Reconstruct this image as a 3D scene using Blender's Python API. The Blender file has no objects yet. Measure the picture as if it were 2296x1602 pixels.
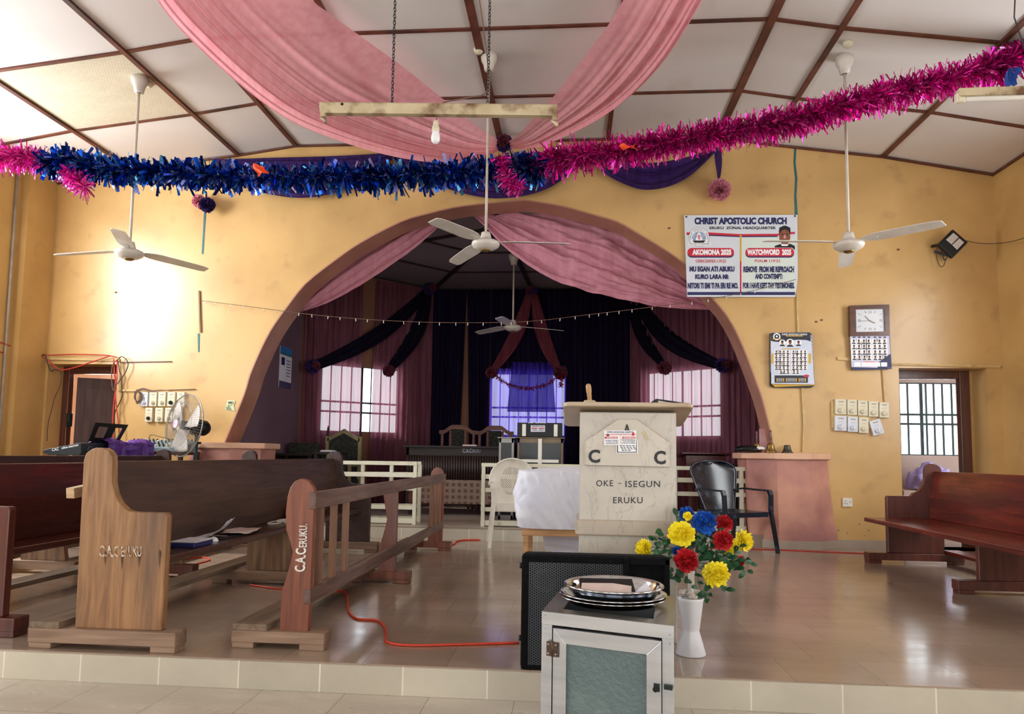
import bpy, bmesh, math, random
from mathutils import Vector, Matrix, noise
from mathutils.geometry import tessellate_polygon
random.seed(7)
PI = math.pi
scene = bpy.context.scene
COL = scene.collection

# ---------------------------------------------------------------- camera
FPX, CYP = 1605.0, 890.0
PITCH, YAW, ROLL = .0811, .0831, .0151
Fw = Vector((-math.sin(YAW) * math.cos(PITCH), math.cos(YAW) * math.cos(PITCH), math.sin(PITCH)))
_r = Vector((math.cos(YAW), math.sin(YAW), 0))
_u = _r.cross(Fw)
Rt = _r * math.cos(ROLL) + _u * math.sin(ROLL)
Up = -_r * math.sin(ROLL) + _u * math.cos(ROLL)
EYE = Vector((0, 0, 1.0))
cam_d = bpy.data.cameras.new('camera')
cam = bpy.data.objects.new('camera', cam_d)
COL.objects.link(cam)
cam.matrix_world = Matrix(((Rt.x, Up.x, -Fw.x, 0), (Rt.y, Up.y, -Fw.y, 0), (Rt.z, Up.z, -Fw.z, 1.0), (0, 0, 0, 1)))
cam_d.sensor_width = 36
cam_d.lens = 36 * FPX / 2296
cam_d.shift_y = (CYP - 801) / 2296
cam_d.clip_start = .05
scene.camera = cam


def P(x, y, X=None, Y=None, Z=None):
    """the point of the place that is seen at a spot of the photograph, on a known plane"""
    d = Fw + Rt * ((x - 1148) / FPX) - Up * ((y - CYP) / FPX)
    t = Y / d.y if Y is not None else (X / d.x if X is not None else (Z - 1) / d.z)
    return EYE + d * t


# ---------------------------------------------------------------- colours and materials
def lin(c):
    if isinstance(c, str):
        c = [int(c[i:i + 2], 16) / 255 for i in (0, 2, 4)]
    return tuple((v / 12.92 if v <= .04045 else ((v + .055) / 1.055) ** 2.4) for v in c)


def col4(c):
    return lin(c) + (1,)


def new_mat(name):
    m = bpy.data.materials.new(name)
    m.use_nodes = True
    nt = m.node_tree
    return m, nt, nt.nodes['Principled BSDF'], nt.links


def mk(name, c1, c2=None, scale=4, rough=.5, bump=0., bscale=None, stretch=(1, 1, 1), metal=0., spec=.5,
       detail=5, lo=.35, hi=.65, coat=0., rvar=0., c3=None, scale3=1., lo3=.5, hi3=.7, distort=0.):
    m, nt, b, L = new_mat(name)
    N = nt.nodes
    b.inputs['Roughness'].default_value = rough
    b.inputs['Metallic'].default_value = metal
    b.inputs['Specular IOR Level'].default_value = spec
    b.inputs['Coat Weight'].default_value = coat
    b.inputs['Coat Roughness'].default_value = .15
    b.inputs['Base Color'].default_value = col4(c1)
    tc = N.new('ShaderNodeTexCoord')
    mp = N.new('ShaderNodeMapping')
    mp.inputs['Scale'].default_value = stretch
    L.new(tc.outputs['Object'], mp.inputs['Vector'])
    if c2 is not None or rvar:
        nz = N.new('ShaderNodeTexNoise')
        nz.inputs['Scale'].default_value = scale
        nz.inputs['Detail'].default_value = detail
        nz.inputs['Distortion'].default_value = distort
        L.new(mp.outputs[0], nz.inputs['Vector'])
        cr = N.new('ShaderNodeValToRGB')
        cr.color_ramp.elements[0].position = lo
        cr.color_ramp.elements[1].position = hi
        cr.color_ramp.elements[0].color = col4(c1)
        cr.color_ramp.elements[1].color = col4(c2 or c1)
        L.new(nz.outputs['Fac'], cr.inputs[0])
        out = cr.outputs[0]
        if c3 is not None:
            n3 = N.new('ShaderNodeTexNoise')
            n3.inputs['Scale'].default_value = scale3
            n3.inputs['Detail'].default_value = 6
            L.new(mp.outputs[0] if stretch != (1, 1, 1) else tc.outputs['Object'], n3.inputs['Vector'])
            r3 = N.new('ShaderNodeMapRange')
            r3.inputs['From Min'].default_value = lo3
            r3.inputs['From Max'].default_value = hi3
            L.new(n3.outputs['Fac'], r3.inputs['Value'])
            mx = N.new('ShaderNodeMix')
            mx.data_type = 'RGBA'
            L.new(r3.outputs[0], mx.inputs['Factor'])
            L.new(out, mx.inputs['A'])
            mx.inputs['B'].default_value = col4(c3)
            out = mx.outputs['Result']
        L.new(out, b.inputs['Base Color'])
        if rvar:
            mr = N.new('ShaderNodeMapRange')
            mr.inputs['From Min'].default_value = .3
            mr.inputs['From Max'].default_value = .7
            mr.inputs['To Min'].default_value = rough - rvar
            mr.inputs['To Max'].default_value = rough + rvar
            L.new(nz.outputs['Fac'], mr.inputs['Value'])
            L.new(mr.outputs[0], b.inputs['Roughness'])
    if bump:
        nb = N.new('ShaderNodeTexNoise')
        nb.inputs['Scale'].default_value = bscale or scale * 4
        nb.inputs['Detail'].default_value = 4
        L.new(mp.outputs[0], nb.inputs['Vector'])
        bp = N.new('ShaderNodeBump')
        bp.inputs['Strength'].default_value = bump
        bp.inputs['Distance'].default_value = .01
        L.new(nb.outputs['Fac'], bp.inputs['Height'])
        L.new(bp.outputs[0], b.inputs['Normal'])
    return m


def sheer(name, c, c2=None, clear=.3, fold=0, trans=.6, rough=.7):
    m, nt, b, L = new_mat(name)
    N = nt.nodes
    b.inputs['Roughness'].default_value = rough
    b.inputs['Specular IOR Level'].default_value = .1
    b.inputs['Base Color'].default_value = col4(c)
    nz = N.new('ShaderNodeTexNoise')
    tc = N.new('ShaderNodeTexCoord')
    mp = N.new('ShaderNodeMapping')
    mp.inputs['Scale'].default_value = (6, 6, .6)
    L.new(tc.outputs['Object'], mp.inputs['Vector'])
    L.new(mp.outputs[0], nz.inputs['Vector'])
    nz.inputs['Scale'].default_value = 2.5
    cr = N.new('ShaderNodeValToRGB')
    cr.color_ramp.elements[0].position = .35
    cr.color_ramp.elements[1].position = .65
    cr.color_ramp.elements[0].color = col4(c)
    cr.color_ramp.elements[1].color = col4(c2 or c)
    L.new(nz.outputs['Fac'], cr.inputs[0])
    L.new(cr.outputs[0], b.inputs['Base Color'])
    tl = N.new('ShaderNodeBsdfTranslucent')
    L.new(cr.outputs[0], tl.inputs['Color'])
    m1 = N.new('ShaderNodeMixShader')
    m1.inputs[0].default_value = trans
    L.new(b.outputs[0], m1.inputs[1])
    L.new(tl.outputs[0], m1.inputs[2])
    tr = N.new('ShaderNodeBsdfTransparent')
    m2 = N.new('ShaderNodeMixShader')
    m2.inputs[0].default_value = clear
    L.new(m1.outputs[0], m2.inputs[1])
    L.new(tr.outputs[0], m2.inputs[2])
    L.new(m2.outputs[0], N['Material Output'].inputs['Surface'])
    return m


def emit(name, c, s):
    m, nt, b, L = new_mat(name)
    b.inputs['Base Color'].default_value = col4(c)
    b.inputs['Emission Color'].default_value = col4(c)
    b.inputs['Emission Strength'].default_value = s
    return m


def brick_mat(name, c1, c2, mortar, w, h, rough, off=.5, msize=.004, axes='XY', shift=(0, 0), bump=.15, cv=.5, spec=.5):
    m, nt, b, L = new_mat(name)
    N = nt.nodes
    tc = N.new('ShaderNodeTexCoord')
    sp = N.new('ShaderNodeSeparateXYZ')
    L.new(tc.outputs['Object'], sp.inputs[0])
    cb = N.new('ShaderNodeCombineXYZ')
    for k in (0, 1):
        ad = N.new('ShaderNodeMath')
        ad.operation = 'ADD'
        ad.inputs[1].default_value = shift[k]
        L.new(sp.outputs[axes[k]], ad.inputs[0])
        L.new(ad.outputs[0], cb.inputs[k])
    br = N.new('ShaderNodeTexBrick')
    br.offset = off
    br.squash = 1
    br.inputs['Scale'].default_value = 1
    br.inputs['Brick Width'].default_value = w
    br.inputs['Row Height'].default_value = h
    br.inputs['Mortar Size'].default_value = msize
    br.inputs['Mortar Smooth'].default_value = .2
    br.inputs['Bias'].default_value = 0
    br.inputs['Color1'].default_value = col4(c1)
    br.inputs['Color2'].default_value = col4(c2)
    br.inputs['Mortar'].default_value = col4(mortar)
    L.new(cb.outputs[0], br.inputs['Vector'])
    nz = N.new('ShaderNodeTexNoise')
    nz.inputs['Scale'].default_value = 1.3
    nz.inputs['Detail'].default_value = 7
    nz.inputs['Roughness'].default_value = .65
    mp = N.new('ShaderNodeMapping')
    mp.inputs['Scale'].default_value = (1, 3, 1)
    L.new(tc.outputs['Object'], mp.inputs['Vector'])
    L.new(mp.outputs[0], nz.inputs['Vector'])
    mr = N.new('ShaderNodeMapRange')
    mr.inputs['From Min'].default_value = .3
    mr.inputs['From Max'].default_value = .7
    mr.inputs['To Min'].default_value = 1 - cv * .35
    mr.inputs['To Max'].default_value = 1.05
    L.new(nz.outputs['Fac'], mr.inputs['Value'])
    mx = N.new('ShaderNodeMix')
    mx.data_type = 'RGBA'
    mx.blend_type = 'MULTIPLY'
    mx.inputs['Factor'].default_value = 1
    L.new(br.outputs['Color'], mx.inputs['A'])
    L.new(mr.outputs[0], mx.inputs['B'])
    L.new(mx.outputs['Result'], b.inputs['Base Color'])
    r2 = N.new('ShaderNodeMapRange')
    r2.inputs['From Min'].default_value = .3
    r2.inputs['From Max'].default_value = .7
    r2.inputs['To Min'].default_value = rough + .08
    r2.inputs['To Max'].default_value = rough - .04
    L.new(nz.outputs['Fac'], r2.inputs['Value'])
    L.new(r2.outputs[0], b.inputs['Roughness'])
    b.inputs['Specular IOR Level'].default_value = spec
    bp = N.new('ShaderNodeBump')
    bp.invert = True
    bp.inputs['Strength'].default_value = bump
    bp.inputs['Distance'].default_value = .003
    L.new(br.outputs['Fac'], bp.inputs['Height'])
    L.new(bp.outputs[0], b.inputs['Normal'])
    return m


def wood(name, c1, c2, axis='Z', rough=.5, coat=0., wear=None, s=1., bump=.15, lo=.35, hi=.65):
    st = {'X': (1.2, 14, 14), 'Y': (14, 1.2, 14), 'Z': (14, 14, 1.2)}[axis]
    return mk(name, c1, c2, scale=1.6 * s, rough=rough, stretch=st, detail=8, coat=coat, bump=bump, bscale=4, distort=.6,
              c3=wear, scale3=.5, lo3=.5, hi3=.75, lo=lo, hi=hi, rvar=.07)


# ---------------------------------------------------------------- mesh building
class MB:
    def __init__(s):
        s.v, s.f, s.m, s.sm = [], [], [], []

    def add(s, vs, fs, mi=0, smooth=False):
        o = len(s.v)
        s.v += [tuple(v) for v in vs]
        for f in fs:
            s.f.append(tuple(i + o for i in f))
            s.m.append(mi)
            s.sm.append(smooth)
        return s

    def box(s, a, b, mi=0, M=None):
        x0, y0, z0 = a
        x1, y1, z1 = b
        x0, x1 = min(x0, x1), max(x0, x1)
        y0, y1 = min(y0, y1), max(y0, y1)
        z0, z1 = min(z0, z1), max(z0, z1)
        vs = [Vector(p) for p in ((x0, y0, z0), (x1, y0, z0), (x1, y1, z0), (x0, y1, z0),
                                  (x0, y0, z1), (x1, y0, z1), (x1, y1, z1), (x0, y1, z1))]
        if M is not None:
            vs = [M @ v for v in vs]
        return s.add(vs, [(0, 3, 2, 1), (4, 5, 6, 7), (0, 1, 5, 4), (1, 2, 6, 5), (2, 3, 7, 6), (3, 0, 4, 7)], mi)

    def bar(s, p, q, w, h, mi=0, up=(0, 0, 1), ext=0):
        """a straight bar from p to q, w wide and h high"""
        p, q = Vector(p), Vector(q)
        d = (q - p)
        l = d.length
        d = d / l
        up = Vector(up)
        if abs(d.dot(up)) > .99:
            up = Vector((1, 0, 0)) if abs(d.x) < .9 else Vector((0, 1, 0))
        sd = d.cross(up).normalized()
        u = sd.cross(d).normalized()
        vs = []
        for t in (-ext, l + ext):
            for a, b in ((-1, -1), (1, -1), (1, 1), (-1, 1)):
                vs.append(p + d * t + sd * (a * w / 2) + u * (b * h / 2))
        return s.add(vs, [(0, 1, 2, 3), (7, 6, 5, 4), (0, 4, 5, 1), (1, 5, 6, 2), (2, 6, 7, 3), (3, 7, 4, 0)], mi)

    def tube(s, pts, r, n=8, mi=0, caps=True, closed=False):
        pts = [Vector(p) for p in pts]
        rs = r if isinstance(r, (list, tuple)) else [r] * len(pts)
        vs, prev = [], None
        N = len(pts)
        for i, p in enumerate(pts):
            if closed:
                t = pts[(i + 1) % N] - pts[i - 1]
            else:
                t = pts[min(i + 1, N - 1)] - pts[max(i - 1, 0)]
            if t.length < 1e-9:
                t = Vector((0, 0, 1))
            t.normalize()
            if prev is None:
                a = Vector((0, 0, 1)) if abs(t.z) < .9 else Vector((1, 0, 0))
                u = t.cross(a).normalized()
            else:
                u = (prev - t * prev.dot(t))
                u = u.normalized() if u.length > 1e-6 else t.orthogonal().normalized()
            prev = u
            w = t.cross(u)
            for k in range(n):
                an = 2 * PI * k / n
                vs.append(p + (u * math.cos(an) + w * math.sin(an)) * rs[i])
        fs = []
        for i in range(N if closed else N - 1):
            j = (i + 1) % N
            for k in range(n):
                k2 = (k + 1) % n
                fs.append((i * n + k, i * n + k2, j * n + k2, j * n + k))
        s.add(vs, fs, mi, True)
        if caps and not closed:
            o = len(s.v) - len(vs)
            s.f.append(tuple(o + k for k in range(n))[::-1])
            s.m.append(mi)
            s.sm.append(False)
            s.f.append(tuple(o + (N - 1) * n + k for k in range(n)))
            s.m.append(mi)
            s.sm.append(False)
        return s

    def lathe(s, prof, c=(0, 0, 0), n=32, mi=0, M=None, smooth=True, sx=1, sy=1):
        """prof: (radius, z) pairs from bottom to top"""
        c = Vector(c)
        vs = []
        for r, z in prof:
            for k in range(n):
                a = 2 * PI * k / n
                p = Vector((r * math.cos(a) * sx, r * math.sin(a) * sy, z))
                if M is not None:
                    p = M @ p
                vs.append(c + p)
        fs = []
        for i in range(len(prof) - 1):
            for k in range(n):
                k2 = (k + 1) % n
                fs.append((i * n + k, i * n + k2, (i + 1) * n + k2, (i + 1) * n + k))
        return s.add(vs, fs, mi, smooth)

    def cyl(s, p, q, r, n=16, mi=0, r2=None):
        return s.tube([p, q], [r, r if r2 is None else r2], n, mi)

    def prism(s, poly, ax, a, b, mi=0, M=None, mside=None):
        """poly of 2D points; ax: the axis it is extruded along, from a to b"""
        def pt(u, v, w):
            p = {'X': (w, u, v), 'Y': (u, w, v), 'Z': (u, v, w)}[ax]
            p = Vector(p)
            return M @ p if M is not None else p
        n = len(poly)
        vs = [pt(u, v, a) for u, v in poly] + [pt(u, v, b) for u, v in poly]
        tris = tessellate_polygon([[Vector((u, v, 0)) for u, v in poly]])
        s.add(vs, [tuple(t) for t in tris] + [tuple(i + n for i in t)[::-1] for t in tris], mi)
        o = len(s.v) - 2 * n
        for i in range(n):
            j = (i + 1) % n
            s.f.append((o + i, o + j, o + n + j, o + n + i))
            s.m.append(mi if mside is None else mside)
            s.sm.append(False)
        return s

    def grid(s, fn, nu, nv, mi=0, smooth=True, double=0):
        vs = [Vector(fn(i / nu, j / nv)) for j in range(nv + 1) for i in range(nu + 1)]
        fs = [(j * (nu + 1) + i, j * (nu + 1) + i + 1, (j + 1) * (nu + 1) + i + 1, (j + 1) * (nu + 1) + i)
              for j in range(nv) for i in range(nu)]
        return s.add(vs, fs, mi, smooth)

    def poly(s, pts, mi=0):
        pts = [Vector(p) for p in pts]
        tris = tessellate_polygon([pts])
        return s.add(pts, [tuple(t) for t in tris], mi)


def org(o):
    p = Vector((0, 0, 0))
    while o is not None:
        p += o.location
        o = o.parent
    return p


def build(name, mb, mats, parent=None, loc=None, bevel=0, seg=2, solid=0, sub=0, weld=False):
    if not isinstance(mats, (list, tuple)):
        mats = [mats]
    me = bpy.data.meshes.new(name)
    base = org(parent) + (Vector(loc) if loc is not None else Vector((0, 0, 0)))
    me.from_pydata([(v[0] - base.x, v[1] - base.y, v[2] - base.z) for v in mb.v], [], mb.f)
    for m in mats:
        me.materials.append(m)
    me.polygons.foreach_set('material_index', mb.m)
    me.polygons.foreach_set('use_smooth', mb.sm)
    bm = bmesh.new()
    bm.from_mesh(me)
    if weld:
        bmesh.ops.remove_doubles(bm, verts=bm.verts, dist=1e-5)
    bmesh.ops.recalc_face_normals(bm, faces=bm.faces)
    bm.to_mesh(me)
    bm.free()
    me.update()
    o = bpy.data.objects.new(name, me)
    COL.objects.link(o)
    if parent is not None:
        o.parent = parent
    if loc is not None:
        o.location = loc
    if solid:
        md = o.modifiers.new('solid', 'SOLIDIFY')
        md.thickness = solid
        md.offset = 0
    if bevel:
        md = o.modifiers.new('bevel', 'BEVEL')
        md.width = bevel
        md.segments = seg
        md.limit_method = 'ANGLE'
        md.angle_limit = .6
    if sub:
        md = o.modifiers.new('sub', 'SUBSURF')
        md.levels = sub
        md.render_levels = sub
    return o


def tag(o, label, cat, group=None, kind=None):
    o['label'] = label
    o['category'] = cat
    if group:
        o['group'] = group
    if kind:
        o['kind'] = kind
    return o


def thing(name, label, cat, loc=(0, 0, 0), group=None):
    o = bpy.data.objects.new(name, None)
    COL.objects.link(o)
    o.location = loc
    o.empty_display_size = .1
    return tag(o, label, cat, group)


def single(name, mb, mats, label, cat, loc=None, group=None, kind=None, **kw):
    if loc is None:
        xs = list(zip(*mb.v))
        loc = ((min(xs[0]) + max(xs[0])) / 2, (min(xs[1]) + max(xs[1])) / 2, min(xs[2]))
    return tag(build(name, mb, mats, loc=loc, **kw), label, cat, group, kind)


def struct(name, mb, mats, parent=None, **kw):
    o = build(name, mb, mats, parent=parent, **kw)
    if parent is None:
        o['kind'] = 'structure'
    return o


def dup(root, loc, rz=0, label=None, group=None):
    r = root.copy()
    COL.objects.link(r)
    r.location = loc
    r.rotation_euler = (0, 0, rz)
    if label:
        r['label'] = label
    if group:
        r['group'] = group
    for ch in list(root.children):
        c = ch.copy()
        COL.objects.link(c)
        c.parent = r
        for g in ch.children:
            d = g.copy()
            COL.objects.link(d)
            d.parent = c
    return r


def text_verts(txt, bold=0., spacing=1.):
    cu = bpy.data.curves.new('t', 'FONT')
    cu.body = txt
    cu.size = 1
    cu.offset = bold
    cu.space_character = spacing
    cu.resolution_u = 3
    ob = bpy.data.objects.new('t', cu)
    COL.objects.link(ob)
    dg = bpy.context.evaluated_depsgraph_get()
    me = bpy.data.meshes.new_from_object(ob.evaluated_get(dg))
    vs = [v.co.copy() for v in me.vertices]
    fs = [tuple(p.vertices) for p in me.polygons]
    bpy.data.objects.remove(ob)
    bpy.data.curves.remove(cu)
    bpy.data.meshes.remove(me)
    return vs, fs


def text(mb, txt, o, ux, uz, mi=0, bold=.0, spacing=1., lift=0.):
    """lettering that fills the parallelogram at corner o (lower left) with edges ux and uz"""
    vs, fs = text_verts(txt, bold, spacing)
    if not vs:
        return mb
    x0, x1 = min(v.x for v in vs), max(v.x for v in vs)
    y0, y1 = min(v.y for v in vs), max(v.y for v in vs)
    o, ux, uz = Vector(o), Vector(ux), Vector(uz)
    nrm = ux.cross(uz).normalized() * lift
    out = [o + ux * ((v.x - x0) / max(x1 - x0, 1e-6)) + uz * ((v.y - y0) / max(y1 - y0, 1e-6)) + nrm for v in vs]
    return mb.add(out, fs, mi)


def text_px(mb, txt, box, Y, mi=0, bold=0., spacing=1.):
    """lettering on an upright plane Y, filling a box given as it appears"""
    x0, y0, x1, y1 = box
    a, b, c = P(x0, y1, Y=Y), P(x1, y1, Y=Y), P(x0, y0, Y=Y)
    return text(mb, txt, a, b - a, c - a, mi, bold, spacing)


def lerp(a, b, t):
    return a + (b - a) * t


def curve_pts(pts, n):
    """a smooth line through the points (Catmull-Rom), n steps"""
    pts = [Vector(p) for p in pts]
    m = len(pts) - 1
    out = []
    for i in range(n + 1):
        t = i / n * m
        k = min(int(t), m - 1)
        t -= k
        p0, p1, p2, p3 = pts[max(k - 1, 0)], pts[k], pts[k + 1], pts[min(k + 2, m)]
        out.append(.5 * ((2 * p1) + (p2 - p0) * t + (2 * p0 - 5 * p1 + 4 * p2 - p3) * t * t + (3 * p1 - p0 - 3 * p2 + p3) * t ** 3))
    return out


def wall_mesh(outer, holes, thick, place):
    """an upright wall with holes: 2D outlines, thickness and a function (u, v, w) -> point"""
    cu = bpy.data.curves.new('w', 'CURVE')
    cu.dimensions = '2D'
    cu.fill_mode = 'BOTH'
    cu.extrude = thick / 2
    for ring in [outer] + holes:
        sp = cu.splines.new('POLY')
        sp.points.add(len(ring) - 1)
        for p, (u, v) in zip(sp.points, ring):
            p.co = (u, v, 0, 1)
        sp.use_cyclic_u = True
    ob = bpy.data.objects.new('w', cu)
    COL.objects.link(ob)
    dg = bpy.context.evaluated_depsgraph_get()
    me = bpy.data.meshes.new_from_object(ob.evaluated_get(dg))
    mb = MB()
    mb.add([place(v.co.x, v.co.y, v.co.z + thick / 2) for v in me.vertices], [tuple(p.vertices) for p in me.polygons])
    bpy.data.objects.remove(ob)
    bpy.data.curves.remove(cu)
    bpy.data.meshes.remove(me)
    return mb


def frameM(o, ux, uy, uz):
    o, ux, uy, uz = Vector(o), Vector(ux), Vector(uy), Vector(uz)
    return Matrix(((ux.x, uy.x, uz.x, o.x), (ux.y, uy.y, uz.y, o.y), (ux.z, uy.z, uz.z, o.z), (0, 0, 0, 1)))

# ================================================================ materials
M = {}
M['wall'] = mk('wall_paint', 'cfa96e', 'bf9a62', scale=1.5, rough=.34, bump=.14, bscale=7, detail=11, c3='8d6c46', scale3=3.5, lo3=.60, hi3=1.0, spec=.5)
M['wall_side'] = mk('side_wall_paint', 'c9a468', 'b59056', scale=1.3, rough=.40, bump=.12, bscale=9, detail=11, c3='8c6c46', scale3=3, lo3=.60, hi3=1.0)
M['arch'] = mk('arch_paint', 'b07d68', '9d6b58', scale=2.5, rough=.5, bump=.1, bscale=10)
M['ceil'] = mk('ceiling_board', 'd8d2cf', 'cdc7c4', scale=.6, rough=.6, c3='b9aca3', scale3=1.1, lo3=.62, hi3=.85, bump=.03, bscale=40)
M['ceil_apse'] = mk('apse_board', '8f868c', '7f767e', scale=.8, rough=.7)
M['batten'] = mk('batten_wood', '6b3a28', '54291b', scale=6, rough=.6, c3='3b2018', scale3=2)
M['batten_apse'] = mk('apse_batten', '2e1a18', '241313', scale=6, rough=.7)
M['floor'] = brick_mat('stage_tiles', 'a08c7b', '988473', '7c6c5f', .40, .41, .135, shift=(-.02, -.1), msize=.0018, spec=.5)
M['floor_low'] = brick_mat('nave_tiles', 'c9c0b2', 'c2b8a8', '8f867a', .40, .40, .26, shift=(.05, .2), msize=.0025)
M['riser'] = brick_mat('riser_tiles', 'c6bfae', 'b8b1a0', 'e4dccb', .40, .6, .33, off=0, axes='XZ', shift=(-.02, .3), msize=.004, cv=.6)
M['platform'] = brick_mat('platform_tiles', 'b3a494', 'a59585', '8b7b6c', .40, .40, .35, shift=(.1, 0), msize=.003)
M['plinth'] = mk('skirting_tile', 'a99b8c', '9a8c7e', scale=3, rough=.4)
M['pink'] = mk('pink_plaster', 'c8917b', '9f6a66', scale=2.2, rough=.6, bump=.25, bscale=9, c3='8d6a66', scale3=3.5, lo3=.6, hi3=.72)
M['pink_top'] = mk('pink_cap_plaster', 'dcb295', 'cf9f84', scale=3, rough=.5, bump=.15, bscale=12)
M['apse_wall'] = mk('apse_paint', '7d5138', '6b4330', scale=1, rough=.7)
M['apse_side'] = mk('apse_side_paint', '705560', '5f4551', scale=1, rough=.7)
M['doorwood'] = wood('door_wood', '5a2b1c', '47200f', 'Z', rough=.35, coat=.2)
M['leaf'] = wood('door_leaf_wood', '481c0e', '37150b', 'Z', rough=.5)
M['dark_metal'] = mk('grille_metal', '23302f', '161d1d', scale=9, rough=.5, metal=.4)
M['white_plastic'] = mk('white_plastic', 'e6e3da', 'd9d5ca', scale=6, rough=.35)
M['cream'] = mk('cream_plastic', 'd9d3bb', 'cfc8ae', scale=8, rough=.35)
M['grey_plastic'] = mk('pale_blue_plastic', 'd6d9e2', 'c9cdd8', scale=8, rough=.3)
M['black'] = mk('black_plastic', '0b0b0d', '111114', scale=12, rough=.45, spec=.35)
M['trunk'] = mk('cable_trunking', 'd2b67e', 'bd9f68', scale=9, rough=.6, c3='8d6f45', scale3=5, lo3=.6, hi3=.75)
M['teal'] = mk('teal_paint', '2f6f70', '1f5a62', scale=9, rough=.6)
M['orange'] = mk('orange_cable', 'e0492c', 'cf3d24', scale=5, rough=.4)
M['red'] = mk('red_cable', 'c8372c', 'b12f26', scale=5, rough=.45)
M['blackcable'] = mk('black_cable', '26221f', '332c28', scale=5, rough=.5)
M['brown_cable'] = mk('brown_cable', '77594a', '5e463b', scale=5, rough=.6)
M['glass'] = mk('window_glass', 'dfeaea', rough=.05)
M['glass'].node_tree.nodes['Principled BSDF'].inputs['Alpha'].default_value = .12
M['room'] = mk('back_room_plaster', 'b89f92', 'a78d83', scale=1.5, rough=.7)
M['white'] = mk('white_print', 'eef0f4', rough=.5)
M['navy'] = mk('navy_print', '1d2358', rough=.5)
M['redp'] = mk('red_print', 'c3203a', rough=.5)
M['ink'] = mk('black_ink', '111218', rough=.5)
M['skin'] = mk('printed_skin', '7a4632', '8d543c', scale=60, rough=.6)
M['gold'] = mk('gold_print', 'd0a63c', rough=.5)
M['banner'] = mk('banner_vinyl', 'd6dbe6', 'cfd6dd', scale=3, rough=.32, bump=.1, bscale=5)
M['green'] = mk('printed_green', 'd2ddd6', rough=.5)

for _n in ('wall', 'wall_side'):
    _b = M[_n].node_tree.nodes['Principled BSDF']
    _b.inputs['Coat Weight'].default_value = .25
    _b.inputs['Coat Roughness'].default_value = .2
YW, YB = 8.52, 8.90         # front and back faces of the wall with the arch
XL, XR = -6.76, 4.87

# ================================================================ floor
mb = MB().box((XL - .3, -9, -.334), (XR + .3, 3.41, -.134))
struct('floor', mb, M['floor_low'])
mb = MB()
mb.box((XL - .3, 3.425, -.334), (XR + .3, YW + .02, 0))
struct('floor_stage', mb, M['floor'])
mb = MB().box((XL, 3.41, -.134), (XR, 3.425, -.006))
struct('trim_1', mb, M['riser'])
mb = MB().box((-4.3, 8.40, 0), (2.86, 12.7, .14))
struct('floor_apse', mb, M['platform'])
mb = MB().box((-3.5, 8.385, 0), (2.0, 8.40, .125))
struct('trim_2', mb, M['riser'])
mb = MB().box((3.4, YW, -.3), (7.5, 11.5, 0)).box((-8.5, YW, -.3), (-4.4, 11.5, 0))
struct('floor_back_rooms', mb, M['platform'])

# ================================================================ wall with the arch
arch_px = [(504, 991), (546, 888), (560, 842), (579, 796), (606, 742), (641, 691), (684, 637), (746, 587), (808, 544), (897, 498),
           (966, 477), (1044, 461), (1160, 450), (1197, 451.6), (1266, 464), (1325, 480), (1386, 498), (1433, 525), (1485, 556), (1533, 590),
           (1568, 628), (1597, 668), (1622, 697), (1642, 728), (1659, 762), (1675, 800), (1692, 845), (1709, 893), (1720, 935), (1729, 975), (1736, 1020)]
arch = [P(x, y, Y=YW) for x, y in arch_px]
aL = (P(500, 1000, Y=YW).x, 0.0)
arch2 = [(-4.2, -.02), (-4.2, arch[0].z - .1)] + [(p.x, p.z) for p in curve_pts(arch, 90)] + [(2.42, -.02)]
ceil_prof = [(-6.76, 4.42), (-5.68, 4.600), (-4.25, 4.762), (-3.5, 4.87), (1.73, 4.87), (2.32, 4.765), (3.64, 4.585), (4.87, 4.345)]
outer = [(XL - .3, -.2)] + [(XL - .3, 4.35)] + ceil_prof + [(XR + .3, 4.30), (XR + .3, -.2)]
dR = (P(2015, 828, Y=YW).x, P(2212, 828, Y=YW).x, P(2100, 826, Y=YW).z)
dL = (P(108, 828, Y=YW).x, P(264, 820, Y=YW).x, P(200, 817, Y=YW).z)
holes = [arch2, [(dR[0], 0.0), (dR[0], dR[2]), (dR[1], dR[2]), (dR[1], 0.0)],
         [(dL[0], 0.0), (dL[0], dL[2]), (dL[1], dL[2]), (dL[1], 0.0)]]
wm = wall_mesh(outer, holes, YB - YW, lambda u, v, w: (u, YW + w, v))
wf = struct('wall_front', wm, M['wall'])
# arch lining: a rim over the reveal
mb = MB()
pts = [Vector((u, 0, v)) for u, v in arch2[1:-1]]
cen = Vector((-.8, 0, 1.0))
n = len(pts)
vs = []
for i, p in enumerate(pts):
    t = (pts[min(i + 1, n - 1)] - pts[max(i - 1, 0)]).normalized()
    nn = Vector((t.z, 0, -t.x))
    if nn.dot(cen - p) < 0:
        nn = -nn
    for w, o in ((YW - .006, -.004), (YW - .006, .012), (YB + .004, .012), (YB + .004, -.004)):
        vs.append(Vector((p.x, w, p.z)) + nn * o)
fs = []
for i in range(n - 1):
    for k in range(4):
        fs.append((i * 4 + k, i * 4 + (k + 1) % 4, (i + 1) * 4 + (k + 1) % 4, (i + 1) * 4 + k))
mb.add(vs, fs, 0, False)
struct('trim_3', mb, M['arch'])

# side walls with window openings (daylight comes in here)
def side_wall(name, x, wins, th, ztop):
    holes = [[(a, b), (a, d), (c, d), (c, b)] for a, b, c, d in wins]
    mbw = wall_mesh([(-9, -.3), (-9, ztop), (YW, ztop), (YW, -.3)], holes, .25, lambda u, v, w: (x + th * w, u, v))
    struct(name, mbw, M['wall_side'])


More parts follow.
